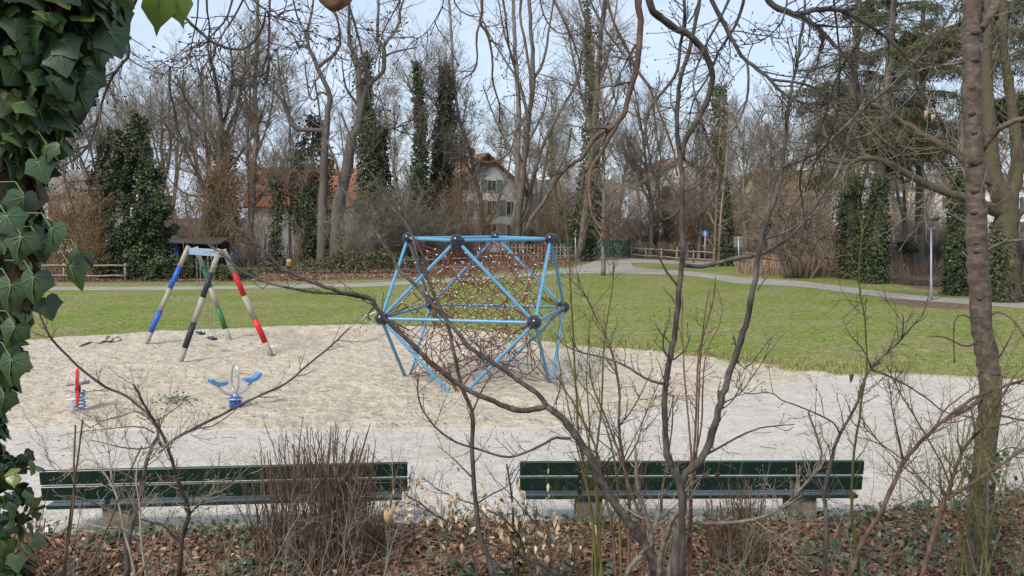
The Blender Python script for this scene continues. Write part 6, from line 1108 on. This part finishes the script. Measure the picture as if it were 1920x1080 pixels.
for (u, Y, hh, n, m) in [(110, 9.2, 1.0, 4, 'twig_pale'), (180, 8.3, 1.5, 4, 'bark_dark'), (310, 8.8, 1.3, 4, 'twig_pale'), (390, 8.6, 1.5, 5, 'twig_pale'), (430, 9.2, 1.5, 5, 'twig_olive'), (470, 8.2, 1.7, 4, 'twig_pale'), (540, 8.8, 1.2, 4, 'twig_pale'), (600, 8.4, 1.5, 5, 'twig_pale'), (650, 9.0, 1.7, 4, 'bark_dark'), (690, 8.5, 1.9, 4, 'twig_pale'), (740, 8.9, 1.5, 4, 'twig_red'), (790, 8.2, 1.3, 3, 'twig_pale'), (850, 9.1, 1.0, 4, 'twig_olive'), (960, 8.8, 1.2, 4, 'twig_olive'), (1010, 9.1, 1.0, 4, 'twig_pale'), (1050, 8.5, 1.7, 4, 'bark_dark'), (1100, 9.0, 1.5, 5, 'twig_olive'), (1200, 8.8, 2.0, 5, 'twig_red'), (1330, 8.4, 1.8, 4, 'twig_pale'), (1380, 9.0, 1.0, 4, 'twig_olive'), (1430, 8.6, 1.2, 3, 'twig_pale'), (1500, 9.0, 1.3, 4, 'twig_olive'), (1560, 8.7, 1.1, 4, 'twig_pale'), (1640, 9.1, 1.7, 5, 'bark_dark'), (1680, 8.6, 2.0, 5, 'twig_olive'), (1730, 9.3, 2.0, 6, 'bark_dark'), (1780, 8.6, 2.3, 5, 'twig_red'), (1820, 9.3, 2.4, 5, 'twig_olive'), (1880, 8.7, 2.5, 6, 'twig_pale'), (1910, 8.2, 2.5, 6, 'twig_olive'), (40, 8.6, 1.3, 5, 'twig_red')]:
    sucker(u, Y, hh, n, m, m, SL[m])
# M: trunk at right
t, S_ = fg('smooth_barked_tree', 'reddish smooth-barked trunk with dark knots standing in the right foreground', [
    ([(1822, 1095), (1832, 1040), (1840, 980), (1843, 900), (1848, 830), (1856, 760), (1857, 715), (1850, 670), (1841, 610), (1838, 560), (1834, 500), (1831, 430), (1829, 350), (1826, 270), (1823, 180), (1821, 90), (1822, 0), (1822, -80)], 43, 31, 0),
    ([(1840, 282), (1858, 258), (1872, 243), (1895, 230), (1925, 221)], 13, 9, -.3), ([(1846, 475), (1858, 465), (1872, 458), (1895, 452), (1925, 449)], 8, 5, -.2), ([(1838, 55), (1855, 30), (1868, 5), (1878, -40)], 18, 14, .3),
    ([(1838, 605), (1822, 598), (1805, 590), (1790, 600), (1788, 640), (1790, 680)], 4, 2), ([(1846, 600), (1870, 585), (1900, 600), (1925, 640)], 5, 3), ([(1858, 690), (1880, 660), (1900, 620)], 4, 2), ([(1835, 640), (1810, 650), (1790, 640), (1762, 630), (1735, 632)], 4, 2),
    ([(1853, 735), (1835, 750), (1820, 762), (1798, 775), (1775, 785)], 9, 6), ([(1820, 112), (1780, 122), (1735, 120), (1700, 112)], 5, 2), ([(1823, 10), (1800, 20), (1785, 5)], 6, 3), ([(1845, 770), (1880, 780), (1925, 790)], 5, 3)], 9.6, 'bark_cherry', 60, (.15, .5), 'twig_pale', cat='tree', sides=18)
for (u, v, r_) in ((1830, 60, .055), (1829, 112, .045), (1825, 165, .04), (1822, 212, .04), (1827, 248, .035), (1829, 302, .075), (1828, 357, .05), (1829, 397, .05), (1834, 435, .03), (1834, 470, .045), (1832, 455, .03), (1838, 560, .035), (1866, 700, .06), (1850, 820, .05)):
    mb = MB(); c = P(u, v, 9.6 - .088); mb.sphere(c, r_, 12, 8, sc=(1.1, .4, .62)); mb.build('knot', 'bark_dark', t)
    mb = MB()
mb = MB(); X = np.array([P(u, v, 9.55) for u, v in ((1835, 1090), (1842, 1000), (1845, 900), (1850, 840))]); ring_leaves(mb, X, np.array([.24, .21, .18, .15]), 260, .07); mb.build('ivy', 'leaf_ivy', t)
def leafbits(name, parent_label, pts, Y): pass

# overhead trees: trunks stand behind the camera, their limbs hang into the top of the picture
def overhead(name, label, strokes, Y, hub, bark, twm, ntw, tl, extra_limb=1.0, **k):
    hub = np.array(hub, float)
    def ex(tk, S):
        g = hub * [1, 1, 0]; tr_ = np.stack([g + [0, 0, -.1], g + [.05, .05, hub[2] * .35], g + [.0, .1, hub[2] * .7], hub, hub + [0, .2, 1.5]]); tk.tube(tr_, np.array([.22, .17, .15, .13, .08]), 12)
        for (X, rd), st in zip(S, strokes):
            if st[0][0][1] <= 6:
                p = X[0]; d = nrm(X[0] - X[2]); h = hub + [0, 0, rng.uniform(-.3, 1.0)]; c = np.array([p[0] + d[0] * .5, p[1] + .1, max(p[2] + .9, h[2] + .3)]); tt = np.linspace(0, 1, 14)[:, None]
                q = h * (1 - tt) ** 3 + 3 * (h * .4 + c * .6 + [0, 0, .4]) * tt * (1 - tt) ** 2 + 3 * (p + d * .6) * tt ** 2 * (1 - tt) + p * tt ** 3; tk.tube(q, np.linspace(max(rd[0] * 2, .03), rd[0], 14), 8)
    return traced_plant(name, label, 'tree', strokes, Y, bark, twm, ntw, tl, extra=ex, base_at=hub * [1, 1, 0], **k)
overhead('overhanging_tree', 'tree whose twisted rust-brown limbs hang down from the top centre', [
    ([(1195, -40), (1196, 0), (1198, 20), (1201, 45), (1197, 95), (1193, 130), (1185, 160), (1176, 195), (1170, 215), (1158, 232), (1140, 243), (1118, 255), (1105, 275), (1090, 297), (1072, 308), (1057, 320), (1045, 335), (1041, 355), (1045, 378), (1053, 402)], 15, 5, 0),
    ([(1160, 228), (1150, 248), (1138, 265), (1128, 285), (1118, 300), (1108, 318), (1104, 345), (1106, 380), (1112, 405), (1120, 420), (1131, 432), (1129, 445), (1121, 458)], 8, 6), ([(1118, 300), (1100, 315), (1092, 340), (1088, 370), (1098, 395), (1107, 410)], 6, 4),
    ([(905, -30), (904, 0), (903, 25), (900, 42), (912, 60), (920, 85), (924, 120), (923, 150), (932, 180), (937, 200), (935, 230)], 7, 3), ([(900, 42), (893, 70), (895, 100), (893, 125), (882, 140), (866, 148)], 5, 2.5),
    ([(980, -20), (975, 30), (985, 80), (992, 130), (995, 180), (985, 220), (972, 232), (966, 255), (955, 285), (930, 302), (905, 304), (888, 300), (880, 292)], 6, 3, -.4), ([(1080, -20), (1095, 30), (1105, 55), (1120, 90), (1140, 120), (1150, 180), (1130, 210), (1145, 235)], 6, 3),
    ([(940, -20), (948, 30), (955, 90), (970, 150), (975, 200)], 5, 3), ([(1010, -20), (1020, 30), (1045, 60), (1080, 65), (1110, 58)], 4, 2), ([(850, -20), (855, 12), (875, 28), (900, 32)], 4, 2), ([(1135, -20), (1150, 40), (1190, 120), (1220, 170), (1240, 220), (1262, 280), (1270, 330)], 6, 4), ([(1030, -20), (1075, 80), (1088, 140), (1060, 190)], 5, 2)],
    5.2, (2.6, -1.6, 6.8), 'bark_brown', 'bark_dark', 130, (.07, .26), up=-.02, budr=.004)
overhead('overhanging_tree', 'tree whose thick curving limbs sweep in from the upper right edge', [
    ([(1425, -30), (1440, 0), (1455, 14), (1470, 20), (1485, 25), (1500, 25), (1525, 18), (1550, 16), (1575, 20), (1600, 30), (1622, 42), (1640, 55), (1668, 75), (1690, 95), (1705, 120), (1712, 145), (1722, 170)], 16, 5, 0), ([(1490, 26), (1510, 35), (1530, 50), (1550, 68), (1565, 85), (1580, 100), (1595, 120), (1602, 160), (1610, 200)], 12, 4),
    ([(1328, -30), (1335, 0), (1350, 30), (1365, 60), (1380, 88), (1395, 110), (1418, 128), (1440, 145), (1455, 162), (1470, 175), (1495, 190), (1520, 195)], 11, 5), ([(1440, 148), (1470, 152), (1500, 156), (1530, 166), (1550, 185), (1565, 200), (1600, 218), (1615, 240)], 7, 3), ([(1400, 112), (1404, 150), (1400, 190), (1385, 225), (1370, 250), (1355, 268), (1340, 285)], 6, 3), ([(1340, 285), (1346, 300), (1352, 325), (1350, 345), (1342, 365), (1328, 388), (1302, 411)], 5, 3),
    ([(1400, -30), (1390, 20), (1375, 55), (1360, 78), (1345, 102), (1330, 140), (1300, 190), (1290, 240)], 7, 3), ([(1380, -30), (1350, 35), (1322, 88), (1300, 150), (1310, 200), (1318, 250)], 6, 3), ([(1320, -30), (1300, 30), (1285, 45), (1296, 20)], 5, 2), ([(1548, 65), (1535, 100), (1545, 85), (1520, 130), (1500, 165), (1480, 200)], 6, 3), ([(1625, 45), (1610, 80), (1595, 100), (1580, 125), (1560, 170), (1545, 225), (1520, 270), (1500, 330), (1505, 380), (1510, 430)], 6, 4), ([(1560, -30), (1570, 60), (1575, 120), (1570, 200), (1555, 260), (1530, 300), (1510, 360)], 5, 3), ([(1480, -30), (1470, 30), (1450, 60), (1420, 80), (1380, 85)], 4, 2)],
    5.0, (3.4, -1.8, 7.2), 'bark_grey', 'bark_dark', 190, (.08, .34), up=.0, budr=.004)
t, S_ = overhead('overhanging_tree', 'tree whose thin dark twigs droop from the top left, one broad green leaf among them', [
    ([(318, -30), (325, 0), (345, 30), (358, 45), (370, 55), (385, 68), (400, 80), (425, 90), (450, 93), (470, 83), (485, 65), (494, 45), (498, 22)], 7, 5, 0),
    ([(262, -30), (254, 0), (246, 18), (240, 35), (237, 60), (240, 82), (241, 104), (228, 120), (220, 132), (208, 150), (200, 168), (192, 190), (185, 215), (178, 240), (170, 265), (150, 288), (130, 305), (108, 315), (85, 322)], 9, 3, .1), ([(220, 132), (195, 145), (180, 160), (165, 180), (150, 195), (140, 205)], 5, 2), ([(200, 168), (190, 195), (188, 215), (184, 240), (170, 270), (140, 300), (120, 310), (118, 330), (125, 350)], 5, 2.5), ([(184, 245), (195, 258), (205, 270), (218, 280), (232, 283), (250, 276), (264, 265)], 4, 2), ([(118, 325), (130, 345), (148, 356), (170, 357)], 4, 2), ([(135, 205), (128, 235), (122, 270), (118, 300)], 4, 2),
    ([(440, -30), (432, 15), (418, 45), (400, 62), (388, 78), (375, 88), (360, 92), (350, 118), (335, 128), (318, 125)], 5, 2), ([(470, -30), (440, 30), (420, 60), (400, 95), (385, 120), (372, 145)], 5, 2), ([(506, -30), (505, 30), (503, 90), (505, 125), (502, 145)], 6, 3), ([(387, -30), (388, 20), (393, 50), (390, 80), (392, 110), (400, 135), (410, 150), (430, 165), (438, 190)], 5, 2), ([(372, -30), (370, 30), (360, 80), (355, 110)], 4, 2), ([(350, 42), (340, 45), (325, 15), (315, -5)], 4, 2),
    ([(610, -30), (618, 10), (632, 35), (637, 60), (638, 85), (630, 100), (615, 115)], 4, 2), ([(652, -30), (655, 12), (664, 40), (672, 70), (680, 105), (685, 140), (690, 170), (696, 200), (705, 225), (716, 240), (735, 242), (750, 237), (764, 234)], 6, 3, -.3), ([(480, 5), (500, 20), (520, 35), (545, 40), (560, 45)], 4, 2), ([(760, -20), (740, 20), (720, 55), (712, 90)], 4, 2), ([(820, -20), (832, 5), (800, 60), (770, 80)], 3, 1.5), ([(545, -20), (560, 40), (575, 70), (560, 90)], 4, 2), ([(450, -20), (470, 22), (500, 30), (530, 25), (540, -10)], 3, 2), ([(400, 80), (410, 110), (440, 130), (470, 138)], 3, 1.5)],
    3.4, (-2.4, -1.8, 5.6), 'bark_dark', 'bark_dark', 170, (.05, .2), up=-.03, budr=.0035, tr=.0016)
mb = MB(); p = P(300, -18, 2.6); mb.leaves(np.array([p, p + [.035, .01, 0]]), np.array([[-.10, 0, -1], [.25, .0, -1]]), np.array([[0.1, -1, .1], [.2, -1, .0]]), np.array([.12, .10]), [(0, 0), (.22, .05), (.40, .25), (.42, .42), (.24, .66), (.08, .85), (0, 1.08), (-.08, .85), (-.24, .66), (-.42, .42), (-.40, .25), (-.22, .05)], veins=[(0, .95, .008)], bend=.2)
mb.build('leaf', ['leaf_lime', 'leaf_vein'], t)
mb = MB(); c = P(628, -10, 2.4); th = 20; mb.sphere(c, .043, 26, 16, sc=(1, .8, .95)); v = mb.v[0]; v += (fbm(v[:, 0] * 60, v[:, 2] * 60, 3, 3) - .5)[:, None] * .012 * nrm(v - c); q = np.stack([c + [0, 0, .03], c + [.01, 0, .2], c + [-.1, -.5, .9], np.array([-2.4, -1.6, 6.0])]); mb.tube(q, np.array([.004, .004, .006, .01]), 6); o = mb.build('dried_fruit', 'nest_brown', None, c); tag(o, 'rough brown dried fruit hanging at the top edge left of centre', 'dried fruit')

# ivy-covered trunk close by on the left
env = np.array([(-80, 225), (0, 215), (50, 205), (100, 188), (150, 160), (200, 135), (250, 108), (300, 78), (350, 66), (400, 58), (450, 55), (500, 52), (530, 48), (560, 40), (600, 32), (650, 16), (700, 8), (760, 0), (850, -20), (1090, -40)], float)
spn = np.array([(-80, 60), (100, 45), (300, -20), (450, -35), (560, -50), (700, -110), (850, -140), (1090, -170)], float)
root = thing('ivy_covered_tree', 'leaning trunk thickly covered in glossy ivy at the left edge, close to the camera', 'tree', ((np.interp(1090, spn[:, 0], spn[:, 1]) - 960) * 2.25 / F - .15, 2.25, 0)); Y0 = 2.25
vs = np.linspace(-300, 1090, 24); X = np.array([P(np.interp(max(v, -80), spn[:, 0], spn[:, 1]) + (0 if v > -80 else (-80 - v) * .1), v, Y0) for v in vs])[::-1]; X = np.vstack([[X[0, 0] - .15, Y0, -.1], [X[0, 0] - .08, Y0, 1.5], X]); tk = MB(); tk.tube(X, np.linspace(.13, .085, len(X)), 16)
for s_ in range(7):
    k = rng.random() * 6.28; q = X + np.stack([np.cos(k + X[:, 2] * 1.5) * .115, np.sin(k + X[:, 2] * 1.5) * .115, 0 * X[:, 2]], 1) + rng.normal(size=X.shape) * .012; tk.tube(q, .012, 7)
tk.build('trunk', 'bark_brown', root)
def ivy_shell(N, k0, k1, s0, s1, rvm):
    v = rng.uniform(-240, 1060, N); ve = np.maximum(v, -80); R_ = (np.interp(ve, env[:, 0], env[:, 1]) - np.interp(ve, spn[:, 0], spn[:, 1])) * Y0 / F; ph = rng.random(N) * 2 * np.pi; R_ = R_ * (.82 + .3 * fbm(ph * 1.5, v / 60, 3, 4)) * rng.uniform(k0, k1, N)
    c0 = np.stack([(np.interp(ve, spn[:, 0], spn[:, 1]) - 960) * Y0 / F, np.full(N, Y0), H - (v - HOR) * Y0 / F], 1); o = np.stack([np.cos(ph), np.sin(ph) * .9, 0 * ph], 1); c = c0 + o * R_[:, None]
    return c, o * .35 + rng.normal(size=(N, 3)) * .42 + [0, 0, -.9], o + rng.normal(size=(N, 3)) * .42 + [0, 0, .15], rng.uniform(s0, s1, N), np.clip(rng.normal(rvm, .2, N), 0, 1), o
lv = MB(); st = MB()
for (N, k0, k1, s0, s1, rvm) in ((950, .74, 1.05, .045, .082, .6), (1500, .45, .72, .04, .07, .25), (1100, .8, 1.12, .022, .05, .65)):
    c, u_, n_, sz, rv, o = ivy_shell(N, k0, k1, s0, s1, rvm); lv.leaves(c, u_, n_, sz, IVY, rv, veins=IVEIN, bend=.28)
    m = min(260, N); a = c[:m]; b = a - o[:m] * .05 + np.array([0, 0, .045]) + rng.normal(size=(m, 3)) * .015; q = np.stack([a, (a + b) / 2 + [0, 0, .015], b], 1); st.tube(q, .0014, 4)
for (u, v, Y_, s_) in ((62, 545, 2.1, .07), (45, 395, 2.1, .065), (75, 480, 2.1, .055), (20, 560, 2.1, .07), (70, 330, 2.15, .06), (88, 300, 2.15, .05), (10, 430, 2.05, .065), (28, 640, 2.12, .06), (8, 770, 2.15, .055), (130, 525, 2.1, .068), (150, 505, 2.12, .055), (95, 455, 2.05, .06), (20, 700, 2.1, .07), (85, 590, 2.15, .055), (40, 470, 2.05, .068), (205, 85, 2.2, .075), (165, 160, 2.2, .075), (145, 188, 2.2, .07), (150, 222, 2.2, .04), (178, 118, 2.2, .06)):
    c = P(u, v - 30, Y_)[None]; lv.leaves(c, np.array([[rng.normal() * .3, 0, -1]]), np.array([[rng.normal() * .4, -1, .35]]), s_, IVY, np.array([.45]), veins=IVEIN, bend=.3); q = np.stack([c[0], c[0] + [-.03, .02, .03], c[0] + [-.09, .05, .03]]); st.tube(q, .0016, 4)
lv.build('ivy_leaves', ['leaf_ivy', 'leaf_vein'], root); st.build('leaf_stalks', 'leaf_vein', root)['kind'] = 'stuff'
# lower ivy bush at bottom left
c0 = P(15, 1000, 5.2) * [1, 1, 0]; root = thing('ivy_bush', 'darker ivy bush with climbing stems in the bottom left corner', 'shrub', c0); st = MB(); q = grow(np.tile(c0, (9, 1)) + rng.normal(size=(9, 3)) * [.1, .1, 0], rng.normal(size=(9, 3)) * [.13, .1, 0] + [0, 0, 1], rng.uniform(1.8, 2.7, 9), 12, .07); st.tube(q, taper(np.full(9, .012), 13, .4), 7); st.build('stems', 'bark_brown', root)
N = 620; v = rng.uniform(770, 1400, N); e = np.interp(v, [770, 800, 850, 870, 930, 960, 1000, 1080, 1400], [8, 18, 12, 60, 55, 85, 60, 55, 60]); ph = rng.random(N) * 6.28; R_ = (e + 45) * 5.2 / F * rng.uniform(.5, 1.0, N); c = np.stack([(-45 - 960) * 5.2 / F + np.cos(ph) * R_, 5.2 + np.sin(ph) * R_, H - (v - HOR) * 5.2 / F], 1); lv = MB()
lv.leaves(c, rng.normal(size=(N, 3)) * .6 + [0, 0, -.8], np.stack([np.cos(ph), np.sin(ph), 0 * ph + .4], 1) + rng.normal(size=(N, 3)) * .5, rng.uniform(.06, .11, N), IVY, veins=IVEIN, bend=.3); lv.build('ivy_leaves', ['leaf_ivy', 'leaf_vein'], root)
# a few dead leaves caught in the branches
for i, (u, v, Y_, s_, m, lb) in enumerate([(1598, 700, 7.6, .09, 'leaf_litter', 'curled brown dead leaf caught on a stem above the gravel'), (1345, 885, 7.4, .09, 'leaf_litter', 'dark red-brown dead leaf caught before the right bench'), (1738, 205, 9.3, .10, 'leaf_cream', 'pale withered leaf hanging left of the trunk, upper one'), (1752, 212, 9.3, .09, 'leaf_cream', 'pale withered leaf hanging left of the trunk, lower one'), (1885, 280, 9.3, .08, 'leaf_cream', 'pale withered leaf hanging right of the trunk'), (1705, 358, 9.2, .09, 'leaf_cream', 'pale withered leaf hanging over the old mossy limb'), (727, 955, 8.2, .17, 'leaf_cream', 'big crumpled pale leaf hanging at the end of the left bench')]):
    p = P(u, v, Y_); mb = MB(); mb.leaves(np.array([p, p + [.01, .01, 0]]), np.array([[.3, 0, -1], [-.4, .1, -1]]), np.array([[.6, -1, .3], [-.5, -1, .4]]), s_ * np.array([1, .8]), CURL, np.array([.3, .2]), bend=1.2); mb.tube(np.stack([p, p + [0.02, 0, .08], p + [.05, .02, .16]]), .0015, 4); o = mb.build('dead_leaf', m, None, p); tag(o, lb, 'dead leaf')
